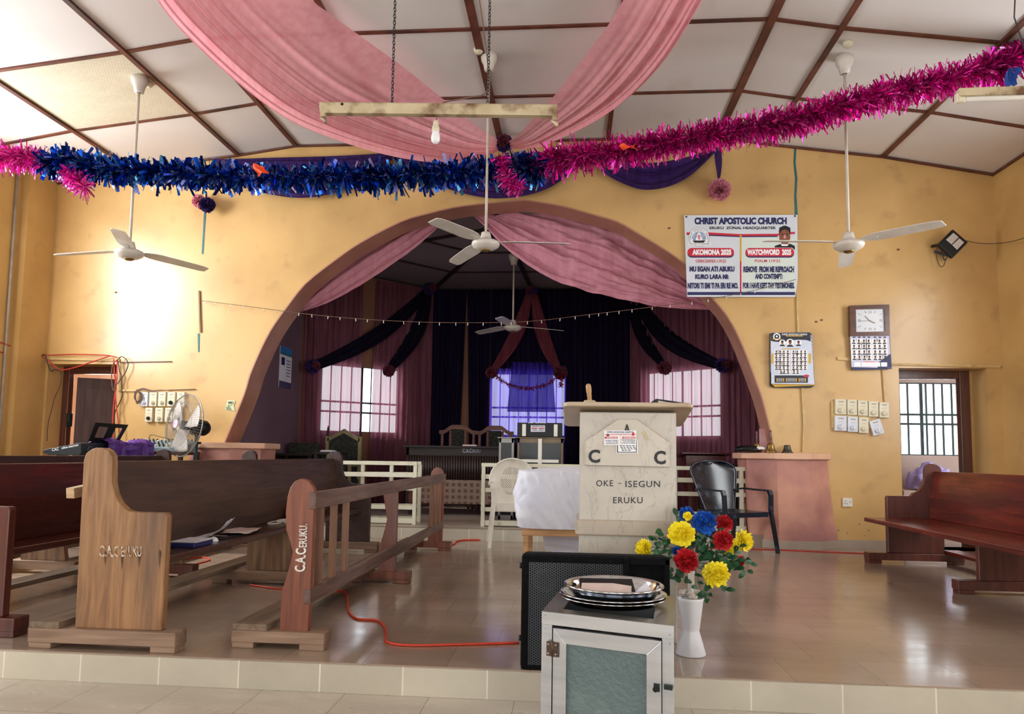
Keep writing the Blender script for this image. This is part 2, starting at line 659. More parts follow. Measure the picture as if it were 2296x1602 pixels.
WL = [(5.3, 2.3, 7.1, 4.15), (1.2, 1.0, 3.0, 3.0), (-2.3, 1.0, -.5, 3.0), (-5.8, 1.0, -4.0, 3.0)]
WR = [(5.2, 1.2, 7.0, 3.55), (1.0, 1.0, 2.8, 2.9), (-2.3, 1.0, -.5, 2.9), (-5.8, 1.0, -4.0, 2.9)]
side_wall('wall_left', XL, WL, -1, 4.43)
side_wall('wall_right', XR, WR, 1, 4.36)
mb = wall_mesh([(XL - .3, -.3), (XL - .3, 4.35), (XR + .3, 4.35), (XR + .3, -.3)],
               [[(-5.5, -.13), (-5.5, 3.0), (-3.3, 3.0), (-3.3, -.13)], [(-2.2, -.13), (-2.2, 3.4), (.6, 3.4), (.6, -.13)],
                [(1.7, -.13), (1.7, 3.0), (3.9, 3.0), (3.9, -.13)]], .25, lambda u, v, w: (u, -9 - w, v))
struct('wall_rear', mb, M['wall_side'])
# window grilles of the side windows
wn = 1
for X, wins, sg in ((XL, WL, -1), (XR, WR, 1)):
    for a, b, c, d in wins:
        m = MB()
        xx = X + sg * .13
        for yy in [lerp(a, c, k / 7) for k in range(8)]:
            m.bar((xx, yy, b), (xx, yy, d), .014, .014)
        for zz in (b, lerp(b, d, .45), lerp(b, d, .6), d):
            m.bar((xx, a, zz), (xx, c, zz), .03, .03)
        struct('window_%d' % wn, m, M['dark_metal'])
        wn += 1

# pilaster strip in the left corner
mb = MB().box((XL - .01, 8.05, 0), (XL + .10, YW + .01, 4.42))
struct('pillar_left', mb, M['wall_side'])

# ================================================================ ceiling
mb = MB()
prof = [(XL - .3, 4.37)] + ceil_prof + [(XR + .3, 4.29)]
for (x0, z0), (x1, z1) in zip(prof, prof[1:]):
    mb.add([(x0, -9, z0), (x1, -9, z1), (x1, YW + .05, z1), (x0, YW + .05, z0),
            (x0, -9, z0 + .05), (x1, -9, z1 + .05), (x1, YW + .05, z1 + .05), (x0, YW + .05, z0 + .05)],
           [(0, 3, 2, 1), (4, 5, 6, 7), (0, 1, 5, 4), (2, 3, 7, 6)])
struct('ceiling', mb, M['ceil'])


def cz(x):
    for (x0, z0), (x1, z1) in zip(ceil_prof, ceil_prof[1:]):
        if x0 <= x <= x1:
            return lerp(z0, z1, (x - x0) / (x1 - x0))
    return ceil_prof[0][1] if x < 0 else ceil_prof[-1][1]


mb = MB()
BX = [-5.66, -4.25, -3.5, -2.2, -.9, .42, 1.73, 2.32, 3.64]
for x in BX:
    w = .075 if x in (-.9, 1.73) else .05
    s = (cz(x + .1) - cz(x - .1)) / .2
    mb.bar((x, -9, cz(x) - .012), (x, YW, cz(x) - .012), w, .024)
for y in [7.42 - 1.245 * k for k in range(13)]:
    for (x0, z0), (x1, z1) in zip(ceil_prof, ceil_prof[1:]):
        mb.bar((x0, y, z0 - .008), (x1, y, z1 - .008), .04, .016)
for (x0, z0), (x1, z1) in zip(ceil_prof, ceil_prof[1:]):
    mb.bar((x0, YW - .015, z0 - .02), (x1, YW - .015, z1 - .02), .03, .02)
mb.bar((XL + .012, -9, 4.40), (XL + .012, YW, 4.40), .02, .03)
mb.bar((XR - .012, -9, 4.33), (XR - .012, YW, 4.33), .02, .03)
struct('trim_4', mb, M['batten'])
# one replaced board with a pressed pattern
mp_ = brick_mat('pressed_board', 'c6bda8', 'beb5a0', 'd8d0bc', .03, .03, .4, msize=.003, cv=.3)
mb = MB().add([(-5.63, 6.20, cz(-5.63) - .004), (-4.28, 6.20, cz(-4.28) - .004), (-4.28, 7.40, cz(-4.28) - .004), (-5.63, 7.40, cz(-5.63) - .004),
               (-5.63, 6.20, cz(-5.63) + .002), (-4.28, 6.20, cz(-4.28) + .002), (-4.28, 7.40, cz(-4.28) + .002), (-5.63, 7.40, cz(-5.63) + .002)],
              [(0, 1, 2, 3), (7, 6, 5, 4), (0, 4, 5, 1), (2, 6, 7, 3)])
struct('ceiling_panel', mb, mp_)

# baseboard
mb = MB().box((2.82, YW - .012, 0), (dR[0] - .02, YW, .095)).box((dR[1] + .02, YW - .012, 0), (XR, YW, .095))
mb.box((dL[1] + .02, YW - .012, 0), (-4.2, YW, .095)).box((XL + .1, YW - .012, 0), (dL[0], YW, .095))
struct('baseboard_front', mb, M['plinth'])
mb = MB().box((XR - .012, 3.45, 0), (XR, YW - .012, .095))
struct('baseboard_right', mb, M['plinth'])
mb = MB().box((XL, 3.45, 0), (XL + .012, 8.05, .095))
struct('baseboard_left', mb, M['plinth'])

# ================================================================ doors
def door_frame(name, x0, x1, zt, fy):
    m = MB()
    w = .115
    m.box((x0, fy, 0), (x0 + w, fy + .09, zt))
    m.box((x1 - w, fy, 0), (x1, fy + .09, zt))
    m.box((x0 + w, fy, zt - w * .85), (x1 - w, fy + .09, zt))
    return struct(name, m, M['doorwood'], bevel=.008)


fyR = 8.80
xr1 = P(2176, 900, Y=fyR).x
d1 = door_frame('door_1', dR[0] - .0, xr1, dR[2] + .005, fyR)
# plaster filling between frame and opening edge
mb = MB().box((xr1, fyR + .02, 0), (dR[1] + .01, YB, dR[2] + .01))
struct('wall_door_cheek', mb, M['wall_side'])
xl0 = P(134, 900, Y=fyR).x
d2 = door_frame('door_2', xl0, dL[1] + .0, dL[2] + .005, fyR)
mb = MB().box((dL[0] - .01, fyR + .02, 0), (xl0, YB, dL[2] + .01))
struct('wall_door_cheek_left', mb, M['wall_side'])
# the left door leaf stands ajar into the room behind
hx = xl0 + .115
M_ = frameM((hx + .05, fyR + .08, 0), Vector((.9, .44, 0)).normalized(), Vector((-.44, .9, 0)).normalized(), (0, 0, 1))
mb = MB().box((0, 0, .02), (.86, .045, 1.93), M=M_)
for a in ((.1, .15), (.1, 1.05)):
    mb.box((a[0], -.006, a[1]), (.76, 0, a[1] + .75), M=M_)
leaf = build('door_leaf', mb, M['leaf'], parent=d2, bevel=.004)
mb = MB().box((hx - .006, fyR - .006, 1.28), (hx + .055, fyR + .03, 1.45)).cyl((hx + .03, fyR - .008, 1.27), (hx + .03, fyR - .008, 1.46), .01)
build('hinge', mb, M['dark_metal'], parent=d2)

# back rooms
mb = MB()
mb.box((-8.5, 11.4, -.1), (-4.45, 11.5, 4)).box((-4.5, YB, -.1), (-4.40, 11.4, 4))
mb.box((-8.6, YB, -.1), (-8.5, 11.4, 4)).box((-8.5, YB, 3.2), (-4.5, 11.4, 3.3))
struct('wall_room_left', mb, mk('left_room_plaster', 'e0bfa6', 'd6b298', rough=.7))
ry = 10.9
wx0, wx1 = P(2000, 940, Y=ry).x, P(2160, 940, Y=ry).x
wz0, wz1 = P(2090, 1022, Y=ry).z, P(2090, 859, Y=ry).z
mb = wall_mesh([(3.2, -.1), (3.2, 3.3), (7.5, 3.3), (7.5, -.1)], [[(wx0, wz0), (wx0, wz1), (wx1, wz1), (wx1, wz0)]], .2,
               lambda u, v, w: (u, ry + w, v))
mb.box((3.2, YB, 3.2), (7.5, ry, 3.3)).box((7.4, YB, -.1), (7.5, ry, 3.3)).box((3.15, YB, -.1), (3.25, ry, 3.3))
struct('wall_room_right', mb, M['room'])


def grille(name, place, u0, u1, v0, v1, us, bands, vert=.022):
    m = MB()
    for u in [u0, u1] + us:
        wv = .045 if u in (u0, u1) else vert
        m.bar(place(u, v0), place(u, v1), wv, .02, up=(0, 1, 0))
    for v in [v0, v1] + bands:
        m.bar(place(u0, v), place(u1, v), .028, .03, ext=.01)
    return struct(name, m, M['dark_metal'])


g = grille('window_9', lambda u, v: (u, ry + .03, v), wx0, wx1, wz0, wz1,
           [lerp(wx0, wx1, k) for k in (.12, .24, .42, .44, .5, .61, .73, .86)], [lerp(wz0, wz1, .43), lerp(wz0, wz1, .56)])
m = MB().box((wx0, ry + .08, wz0), (wx1, ry + .085, wz1))
build('pane', m, M['glass'], parent=g)
# things in the right-hand room: lilac cloth bundle on a ledge
mb = MB()
c = P(2086, 1052, Y=ry - .45)
def bundle(u, v):
    a = u * 2 * PI
    b = (v) * PI / 2
    q = Vector((math.cos(a) * math.cos(b), math.sin(a) * math.cos(b), math.sin(b)))
    k = 1 + .25 * noise.noise(q * 2.3) + .1 * noise.noise(q * 7)
    return (c.x + q.x * .30 * k, c.y + q.y * .25 * k, .62 + q.z * .33 * k)
mb.grid(bundle, 40, 14)
single('cloth_bundle', mb, mk('lilac_cloth', 'c3b4e6', 'a99ad6', scale=9, rough=.8), 'lilac cloth bundle lying beyond the right-hand doorway', 'cloth', weld=True)
mb = MB().box((c.x - .5, c.y - .3, 0), (c.x + .6, c.y + .35, .60))
single('storage_chest', mb, M['room'], 'plain chest under the lilac cloth in the right back room', 'chest', bevel=.01)

# ================================================================ apse
ZC = 3.94
AP = [(-4.25, YB), (-4.25, 10.9), (-2.45, 12.4), (1.03, 12.4), (2.85, 10.9), (2.85, YB)]


def seg_wall(name, a, b, mat, hole=None):
    a, b = Vector(a), Vector(b)
    d = (b - a)
    l = d.length
    d /= l
    nrm = Vector((-d.y, d.x))
    hs = [] if hole is None else [[(hole[0], hole[1]), (hole[0], hole[3]), (hole[2], hole[3]), (hole[2], hole[1])]]
    mbw = wall_mesh([(-.12, 0), (-.12, ZC + .35), (l + .12, ZC + .35), (l + .12, 0)], hs, .18,
                    lambda u, v, w: (a.x + d.x * u + nrm.x * w, a.y + d.y * u + nrm.y * w, v))
    struct(name, mbw, mat)
    return lambda u, v, w=0.: (a.x + d.x * u + nrm.x * w, a.y + d.y * u + nrm.y * w, v)


seg_wall('wall_apse_left', AP[0], AP[1], M['apse_side'])
WZ0, WZ1 = 1.33, 2.42
fL = seg_wall('wall_apse_left_window', AP[1], AP[2], M['apse_wall'], (.34, WZ0, 1.74, WZ1))
fB = seg_wall('wall_apse_back', AP[2], AP[3], M['apse_wall'], (1.04, WZ0, 2.35, WZ1))
fR = seg_wall('wall_apse_right_window', AP[3], AP[4], M['apse_wall'], (.25, WZ0, 1.66, WZ1))
seg_wall('wall_apse_right', AP[4], AP[5], M['apse_side'])
for i, (fn, a, b) in enumerate(((fL, .34, 1.74), (fB, 1.04, 2.35), (fR, .25, 1.66))):
    grille('window_%d' % (10 + i), lambda u, v: fn(u, v, .05), a, b, WZ0, WZ1,
           [lerp(a, b, k / 8) for k in range(1, 8)] + [lerp(a, b, .5) + .02], [lerp(WZ0, WZ1, .30), lerp(WZ0, WZ1, .45)], .016)
def ZA(y):
    return ZC + .055 * (12.4 - y)


mb2 = MB()
mb2.prism([(-4.4, YB), (-4.4, 11), (-2.5, 12.6), (1.1, 12.6), (3.0, 11), (3.0, YB)], 'Z', 0, .06)
mb2.v = [(x, y, z + ZA(y)) for x, y, z in mb2.v]
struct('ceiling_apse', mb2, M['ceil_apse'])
mb = MB()
hub = (-.95, 9.45)
for q in ((-2.45, 12.4), (1.03, 12.4), (-.72, 12.4), (-4.25, 10.9), (2.85, 10.9), (-1.0, YB)):
    mb.bar((hub[0], hub[1], ZA(hub[1]) - .012), (q[0], q[1], ZA(q[1]) - .012), .07, .024)
for k in (.36, .68):
    ring = [lerp(Vector(hub), Vector(q), k) for q in ((-4.25, 10.9), (-2.45, 12.4), (1.03, 12.4), (2.85, 10.9))]
    for a, b in zip(ring, ring[1:]):
        mb.bar((a.x, a.y, ZA(a.y) - .01), (b.x, b.y, ZA(b.y) - .01), .04, .02)
for a, b in zip(AP, AP[1:]):
    mb.bar((a[0], a[1], ZA(a[1]) - .02), (b[0], b[1], ZA(b[1]) - .02), .05, .03)
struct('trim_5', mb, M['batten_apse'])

# ================================================================ cloth
M['drape'] = sheer('pink_sheer_cloth', 'f2b3bc', 'eda6b1', clear=.10, trans=.45)
M['drape2'] = sheer('pink_arch_cloth', 'e2a0b0', 'd892a4', clear=.08, trans=.30)
M['curt'] = sheer('pink_curtain', '9c6476', '84505f', clear=.13, trans=.50)
M['purple'] = sheer('purple_cloth', '3a2262', '2c1750', clear=.03, trans=.2)
M['navyc'] = sheer('deep_purple_cloth', '190f2e', '120a22', clear=.02, trans=.2)
M['psheer'] = sheer('purple_sheer', '6650c0', '3f2b98', clear=.09, trans=.7)
M['sash'] = sheer('sash_indigo', '120c20', '0d0818', clear=.0, trans=.15)
M['rose'] = mk('rosette_pink', 'e8a0b0', 'd5869a', scale=30, rough=.8)
M['rosep'] = mk('rosette_purple', '3a2170', '2a1552', scale=30, rough=.8)
M['roser'] = mk('rosette_red', '7a3044', '5c2032', scale=30, rough=.8)


def strip_cloth(name, lo, hi, mat, folds, amp, nu=90, nv=80, seed=0, fine=2.7, vpow=1., crease=0., bias=1.):
    """cloth spanned between two edges; folds run along it and gather where it is narrow"""
    A, B = curve_pts(lo, nu), curve_pts(hi, nu)
    rows = []
    rnd = random.Random(seed)
    ph = [rnd.random() * 6.28 for _ in range(4)]
    for i in range(nu + 1):
        a, b = A[i], B[i]
        wd = (b - a)
        W = wd.length
        t = (A[min(i + 1, nu)] + B[min(i + 1, nu)] - A[max(i - 1, 0)] - B[max(i - 1, 0)])
        n = wd.cross(t)
        n = n.normalized() if n.length > 1e-9 else Vector((0, -1, 0))
        if n.y > 0:
            n = -n
        row = []
        for j in range(nv + 1):
            v = (j / nv) ** vpow
            u = i / nu
            fade = 1 if bias == 1 else .15 + 1.15 * (1 - v) ** 1.5
            vp = 1 - (1 - v) ** bias
            f = math.sin(vp * folds * 2 * PI + ph[0] + .8 * math.sin(u * 4 + ph[1])) + .5 * math.sin(vp * folds * fine * 2 * PI + ph[2] + 1.3 * math.sin(3 * u + ph[3]))
            f += .6 * noise.noise(Vector((v * folds * 1.3, u * 2.2, seed)))
            d = amp * f * fade * min(1, .25 + W * 1.2)
            if crease:
                d += crease * (noise.noise(Vector((v * 9 + 4, u * 14, seed))) + .5 * noise.noise(Vector((v * 22, u * 30, seed)))) * min(1, W)
            row.append(a + wd * v + n * d)
        rows.append(row)
    m = MB()
    m.grid(lambda u, v: rows[int(round(u * nu))][int(round(v * nv))], nu, nv)
    return m


def pp(lst, Y=None, off=0):
    return [P(q[0], q[1], Y=(q[2] if len(q) > 2 else Y) + off) for q in lst]


def rosette(m, c, r, mi=0, n=70, seed=1, squash=.7):
    """ruffled cloth flower"""
    rnd = random.Random(seed)
    c = Vector(c)
    m.lathe([(0.001, -r * .5), (r * .7, -r * .3), (r * .75, 0), (r * .6, r * .35), (.001, r * .5)], c, 12, mi, M=Matrix.Rotation(PI / 2, 3, 'X'))
    for k in range(n):
        d = Vector((rnd.gauss(0, 1), -abs(rnd.gauss(0, 1)) * squash, rnd.gauss(0, 1))).normalized()
        s = d.orthogonal().normalized()
        s = Matrix.Rotation(rnd.random() * 6.28, 3, d) @ s
        t = d.cross(s)
        o = c + d * r * .55
        vs = []
        for a in range(5):
            x = (a / 4 - .5) * r * .75
            z = math.sin(a * 2.6 + k) * r * .12
            vs.append(o + s * x + t * z)
            vs.append(o + s * x * 1.25 + t * z * 1.8 + d * r * (.4 + .12 * math.sin(a * 3 + k)))
        m.add(vs, [(2 * a, 2 * a + 2, 2 * a + 3, 2 * a + 1) for a in range(4)], mi, True)


L1 = pp([(230, -300, 4.7), (300, -120, 4.95), (360, 0, 5.2), (450, 100, 5.6), (560, 200, 6.1), (650, 262, 6.55), (745, 302, 6.95), (850, 334, 7.35), (950, 354, 7.75), (1050, 360, 8.1), (1128, 332, 8.38)])
U1 = pp([(600, -300, 4.75), (640, -120, 5.1), (694, -8, 5.45), (740, 32, 5.65), (800, 76, 5.95), (855, 116, 6.2), (905, 152, 6.5), (960, 196, 6.85), (1015, 240, 7.3), (1070, 284, 7.8), (1128, 320, 8.38)])
single('ceiling_drape', strip_cloth('d', L1, U1, M['drape'], 4.6, .034, 120, 180, 3, vpow=1.3, bias=2.0), M['drape'],
       'wide pink cloth drape sweeping from ceiling down to knot, left of the two', 'drape', group='pink ceiling drapes')
L2 = pp([(1715, -300, 4.75), (1645, -110, 5.1), (1578, 0, 5.45), (1540, 66, 5.75), (1495, 134, 6.1), (1438, 198, 6.5), (1376, 247, 6.9), (1290, 296, 7.4), (1205, 330, 7.95), (1134, 333, 8.38)])
U2 = pp([(1560, -300, 4.8), (1470, -110, 5.15), (1400, -4, 5.5), (1362, 58, 5.8), (1322, 112, 6.15), (1280, 168, 6.5), (1236, 222, 6.9), (1196, 266, 7.4), (1160, 304, 7.9), (1134, 320, 8.38)])
single('ceiling_drape', strip_cloth('d', L2, U2, M['drape'], 3.6, .030, 120, 140, 5, bias=1.5), M['drape'],
       'narrower pink cloth drape rising to upper right from the knot', 'drape', group='pink ceiling drapes')
m = MB()
m2 = MB()
kc = P(1130, 320, Y=8.30)
rosette(m, kc + Vector((0, .03, 0)), .105, 0, 80, 2)
rosette(m, kc + Vector((0, -.05, 0)), .075, 1, 60, 3)
single('cloth_rosette', m, [M['rosep'], M['roser']], 'dark rosette with pink centre at the knot of the ceiling drapes', 'rosette')

# drapes inside the arch
lo = pp([(668, 702), (730, 682), (800, 646), (870, 600), (930, 556), (975, 516), (1003, 486)], 9.0)
hi = pp([(652, 694), (688, 632), (744, 572), (810, 528), (890, 486), (960, 466), (1003, 474)], 9.04)
single('arch_drape', strip_cloth('d', lo, hi, M['drape2'], 2.2, .022, 80, 80, 11, crease=.03, vpow=1.6), M['drape2'],
       'small pink cloth drape under left side of the arch', 'drape', group='pink arch drapes')
lo = pp([(1052, 476), (1090, 512), (1139, 562), (1216, 616), (1275, 640), (1332, 656), (1410, 674), (1506, 690), (1604, 694)], 9.0)
hi = pp([(1056, 466), (1130, 452), (1200, 446), (1290, 458), (1386, 488), (1470, 536), (1540, 585), (1592, 636), (1625, 690)], 9.05)
single('arch_drape', strip_cloth('d', lo, hi, M['drape2'], 3.0, .03, 110, 110, 12, crease=.05, vpow=1.5), M['drape2'],
       'large pink cloth drape under top and right side of the arch', 'drape', group='pink arch drapes')

# purple swags on the wall over the arch
def swag(lab, lo, hi, seed, nm='wall_swag'):
    single(nm, strip_cloth('s', pp(lo, 8.40), pp(hi, 8.42), M['purple'], 2.6, .03, 70, 60, seed), M['purple'], lab, 'swag', group='purple swags over the arch')


swag('purple cloth swag on wall behind the blue tinsel, left of three', [(470, 372), (540, 415), (600, 436), (680, 446), (760, 432), (830, 395), (890, 350)], [(480, 356), (540, 354), (620, 351), (700, 349), (780, 347), (840, 344), (888, 338)], 21)
swag('purple cloth swag hanging below the pink knot, middle of three', [(872, 352), (930, 392), (990, 420), (1060, 440), (1120, 446), (1190, 436), (1250, 410), (1320, 352)], [(880, 336), (950, 350), (1020, 362), (1090, 368), (1150, 366), (1210, 360), (1270, 348), (1322, 336)], 22)
swag('purple cloth swag below pink tinsel, right of three', [(1316, 350), (1360, 392), (1410, 418), (1450, 427), (1500, 419), (1550, 392), (1604, 340)], [(1318, 336), (1370, 352), (1420, 362), (1465, 364), (1510, 358), (1560, 346), (1606, 328)], 23)
m = strip_cloth('t', pp([(1601, 330), (1603, 360), (1607, 385), (1610, 408)], 8.42), pp([(1617, 330), (1619, 360), (1617, 385), (1613, 408)], 8.42), M['purple'], 1.5, .012, 20, 16, 5)
single('cloth_tail', m, M['purple'], 'short purple cloth tail hanging above the pink rosette', 'cloth')
m = MB()
rosette(m, P(1613, 427, Y=8.40), .125, 0, 150, 7)
single('cloth_rosette', m, M['rose'], 'round pink ruffled rosette hanging above the banner', 'rosette')
m = MB()
rosette(m, P(447, 452, Y=8.40), .085, 0, 90, 8)
rosette(m, P(466, 461, Y=8.38), .095, 1, 90, 9)
m.tube(pp([(462, 430), (463, 445)], 8.44), .012, 6, 1)
single('cloth_rosette', m, [M['rose'], M['rosep']], 'half pink half purple rosette hanging at left above the fan', 'rosette')

# ---------------------------------------------------------------- curtains in the apse
def curtain(fn, u0, u1, z0, z1, mat, lab, folds, w=-.07, amp=.022, u0b=None, u1b=None, seed=0, group=None):
    u0b = u0 if u0b is None else u0b
    u1b = u1 if u1b is None else u1b

    def f(a, b):
        z = lerp(z0, z1, b)
        ua, ub = lerp(u0b, u0, b), lerp(u1b, u1, b)
        d = amp * (math.sin(a * folds * 2 * PI + seed) + .5 * math.sin(a * folds * 4.6 * PI + 2 * seed + b * 2) + .5 * noise.noise(Vector((a * folds, b * 2, seed))))
        return fn(lerp(ua, ub, a), z, w + d)
    single('curtain', MB().grid(f, int(folds * 10), 16), mat, lab, 'curtain', group=group)


g1 = 'pink curtains in the apse'
curtain(fL, .02, .98, .16, 3.9, M['curt'], 'pink curtain left of the gap at the left apse window', 9, u1b=1.02, seed=1, group=g1)
curtain(fL, 1.22, 2.33, .16, 3.9, M['curt'], 'pink curtain right of the gap at the left apse window', 10, u0b=1.16, seed=2, group=g1)
curtain(fR, .01, 1.25, .16, 3.9, M['curt'], 'pink curtain behind the pulpit at the right apse window', 11, seed=3, group=g1)
curtain(fR, 1.26, 2.34, .16, 3.9, M['curt'], 'pink curtain beside the right edge of the arch', 10, seed=4, group=g1)
g1 = 'purple curtains on the back wall'
curtain(fB, .01, .60, .16, 3.9, M['navyc'], 'dark purple curtain behind the left carved chair', 6, u1b=.50, seed=5, group=g1)
curtain(fB, .60, 1.02, .16, 3.9, M['navyc'], 'narrow dark purple curtain left of the middle window', 4, u0b=.72, seed=6, group=g1)
curtain(fB, 1.03, 2.36, .16, 2.55, M['psheer'], 'thin violet curtain glowing over the middle window', 11, seed=7, group=g1, w=-.06)
curtain(fB, 1.03, 2.36, 2.5, 3.9, M['navyc'], 'dark purple curtain above the middle window', 11, seed=7.5, group=g1, w=-.07)
curtain(fB, 2.34, 3.46, .16, 3.9, M['navyc'], 'dark purple curtain right of the middle window', 10, seed=8, group=g1)
curtain(fB, 1.42, 2.12, 1.74, 2.6, M['psheer'], 'gathered purple cloth tucked over the middle window', 7, seed=9, w=-.14, group=g1, u0b=1.35, u1b=2.18)

# sashes
def apseY(x, y):
    d = P(x, y, Y=1) - EYE
    best = 99
    for a, b in zip(AP[1:4], AP[2:5]):
        a, b = Vector(a), Vector(b)
        e = b - a
        den = d.x * e.y - d.y * e.x
        if abs(den) < 1e-9:
            continue
        t_ = (a.x * e.y - a.y * e.x) / den
        s_ = ((d.x * t_ - a.x) * e.x + (d.y * t_ - a.y) * e.y) / e.dot(e)
        if -.02 <= s_ <= 1.02:
            best = min(best, d.y * t_)
    return best if best < 50 else 12.2


def sash(lab, a, b, wa, wb, mat, Ya, Yb, sag=(0, 0), seed=0, mid=None, wm=None):
    """cloth band from photo spot a to b, narrowing to wb"""
    n = 7
    lo, hi = [], []
    ax, ay = a
    bx, by = b
    L = math.hypot(bx - ax, by - ay)
    nx, ny = -(by - ay) / L, (bx - ax) / L
    for i in range(n + 1):
        t = i / n
        s = math.sin(PI * t)
        x, y = lerp(ax, bx, t) + sag[0] * s, lerp(ay, by, t) + sag[1] * s
        w = lerp(wa, wb, t) + s * (wm or 0)
        Y = apseY(x, y) - .17
        lo.append(P(x + nx * w / 2, y + ny * w / 2, Y=Y))
        hi.append(P(x - nx * w / 2, y - ny * w / 2, Y=Y))
    single('sash_drape', strip_cloth('s', lo, hi, mat, 2.4, .02, 36, 36, seed), mat, lab, 'sash', group='curtain sashes')


M['sashp'] = sheer('sash_rose', '7c3c48', '6a303c', clear=.0, trans=.2)
sash('long dark sash sweeping left to the far left rosette', (962, 650), (704, 822), 18, 22, M['sash'], 12.05, 11.0, (14, 16), 31, wm=14)
sash('short dark sash falling steeply to rosette over the left window', (960, 655), (872, 830), 18, 18, M['sash'], 12.1, 11.7, (16, 6), 32, wm=16)
sash('left red sash of the middle pair', (1186, 660), (1104, 834), 14, 14, M['sashp'], 12.15, 12.15, (12, 4), 33, wm=16)
sash('right red sash of the middle pair', (1198, 660), (1254, 834), 14, 14, M['sashp'], 12.15, 12.15, (-8, 8), 34, wm=16)
sash('steep dark sash falling to rosette over the right window', (1414, 682), (1490, 822), 18, 12, M['sash'], 12.1, 11.9, (-8, 8), 35, wm=14)
sash('long dark sash sweeping right to the far right rosette', (1432, 680), (1614, 820), 22, 22, M['sash'], 12.05, 11.2, (-20, 14), 36, wm=18)
for (x, y, Y, r, lab, k) in ((702, 822, 10.95, .11, 'rosette at far left end of the long dark sash', 0), (872, 832, 11.65, .10, 'rosette over the left apse window', 1),
                             (964, 648, 11.95, .11, 'rosette high at the left corner of the apse', 0), (1192, 654, 12.1, .10, 'rosette at the top of the red sash pair', 1),
                             (1102, 836, 12.1, .10, 'rosette at the left foot of the red sash pair', 1), (1257, 836, 12.1, .12, 'rosette at the right foot of the red sash pair', 1),
                             (1490, 826, 11.8, .11, 'rosette over the right apse window', 1), (1620, 820, 11.1, .11, 'rosette at far right end of the long dark sash', 0)):
    m = MB()
    Y = apseY(x, y) - .24
    rosette(m, P(x, y, Y=Y), r, k, 70, int(x))
    rosette(m, P(x + 7, y - 2, Y=Y - .07), r * .6, 1 - k if x in (1192,) else 2, 40, int(x) + 1)
    single('curtain_rosette', m, [M['rosep'], M['roser'], M['roser']], 'dark red and purple ' + lab, 'rosette', group='curtain rosettes')

# ---------------------------------------------------------------- tinsel
def tinsel(m, pts, rad, count, wmin, wmax, mi=(0,), seed=1):
    rnd = random.Random(seed)
    N = 200
    C_ = curve_pts(pts, N)
    m.tube(C_, .008, 5, mi[0])
    for k in range(count):
        t = rnd.random() * N
        i = min(int(t), N - 1)
        p = C_[i].lerp(C_[i + 1], t - i)
        d = (C_[i + 1] - C_[i]).normalized()
        tuft = 1 + .28 * noise.noise(Vector((t * .45, seed, 0)))
        a = rnd.random() * 6.283
        u = d.orthogonal().normalized()
        q = (Matrix.Rotation(a, 3, d) @ u + d * rnd.gauss(0, .35)).normalized()
        s = q.cross(d).normalized()
        s = Matrix.Rotation(rnd.uniform(-1.4, 1.4), 3, q) @ s
        l = rad * rnd.uniform(.65, 1.12) * tuft
        wd = rnd.uniform(wmin, wmax)
        bend = Vector((rnd.gauss(0, 1), rnd.gauss(0, 1), rnd.gauss(0, 1) - .9)) * l * .14
        a0, a1, a2 = p + q * l * .15, p + q * l * .62 + bend * .4, p + q * l + bend
        m.add([a0 - s * wd / 2, a0 + s * wd / 2, a1 - s * wd / 2, a1 + s * wd / 2, a2 - s * wd / 2, a2 + s * wd / 2],
              [(0, 1, 3, 2), (2, 3, 5, 4)], rnd.choice(mi))
    return m


def foil(name, c, rough=.22, metal=.85):
    return mk(name, c, rough=rough, metal=metal)


Tb = [foil('foil_blue', '1558cc'), foil('foil_navy', '122a78', .28), foil('foil_sky', '5fb2e6', .25), foil('foil_lilac', 'a0aaf0', .3)]
Tp = [foil('foil_pink', 'ea2cb0'), foil('foil_magenta', 'cc1c9c', .26), foil('foil_rose', 'f878d0', .28)]
m = tinsel(MB(), pp([(108, 372, 6.35), (150, 358, 6.35), (200, 372, 6.35), (300, 383, 6.37), (400, 388, 6.4), (500, 394, 6.44), (620, 396, 6.48), (740, 397, 6.52),
                     (860, 395, 6.6), (960, 390, 6.66), (1050, 384, 6.72), (1130, 380, 6.74), (1180, 372, 6.7), (1215, 384, 6.7)]), .155, 4000, .014, .040, (0, 0, 0, 1, 1, 2, 3), 3)
single('tinsel_garland', m, Tb, 'long blue tinsel garland stretched across the left half of the hall', 'garland')
m = tinsel(MB(), pp([(1195, 372, 6.72), (1260, 352, 6.6), (1340, 345, 6.52), (1430, 334, 6.46), (1520, 314, 6.4), (1620, 296, 6.36), (1720, 280, 6.33), (1810, 262, 6.3),
                     (1900, 232, 6.27), (2000, 208, 6.24), (2100, 184, 6.2), (2200, 158, 6.17), (2262, 140, 6.15), (2340, 104, 6.1)]) + [Vector((4.82, 5.9, 4.22))], .145, 8200, .004, .018, (0, 0, 1, 1, 2), 5)
tinsel(m, pp([(1195, 372, 6.72), (1340, 345, 6.52), (1520, 314, 6.4), (1720, 280, 6.33), (1900, 232, 6.27), (2100, 184, 6.2), (2340, 104, 6.1)]), .15, 500, .018, .03, (0, 2), 6)
single('tinsel_garland', m, Tp, 'long pink tinsel garland rising from the middle to upper right', 'garland')
m = tinsel(MB(), pp([(-60, 342, 6.3), (0, 350, 6.3), (50, 352, 6.3), (100, 362, 6.32)]), .135, 1300, .003, .014, (0, 1, 2), 7)
single('tinsel_garland', m, Tp, 'short pink tinsel garland at the left edge beside the blue one', 'garland')
m = tinsel(MB(), pp([(150, 385, 6.28), (172, 400, 6.28), (190, 420, 6.28)]), .12, 420, .003, .012, (0, 1, 2), 8)
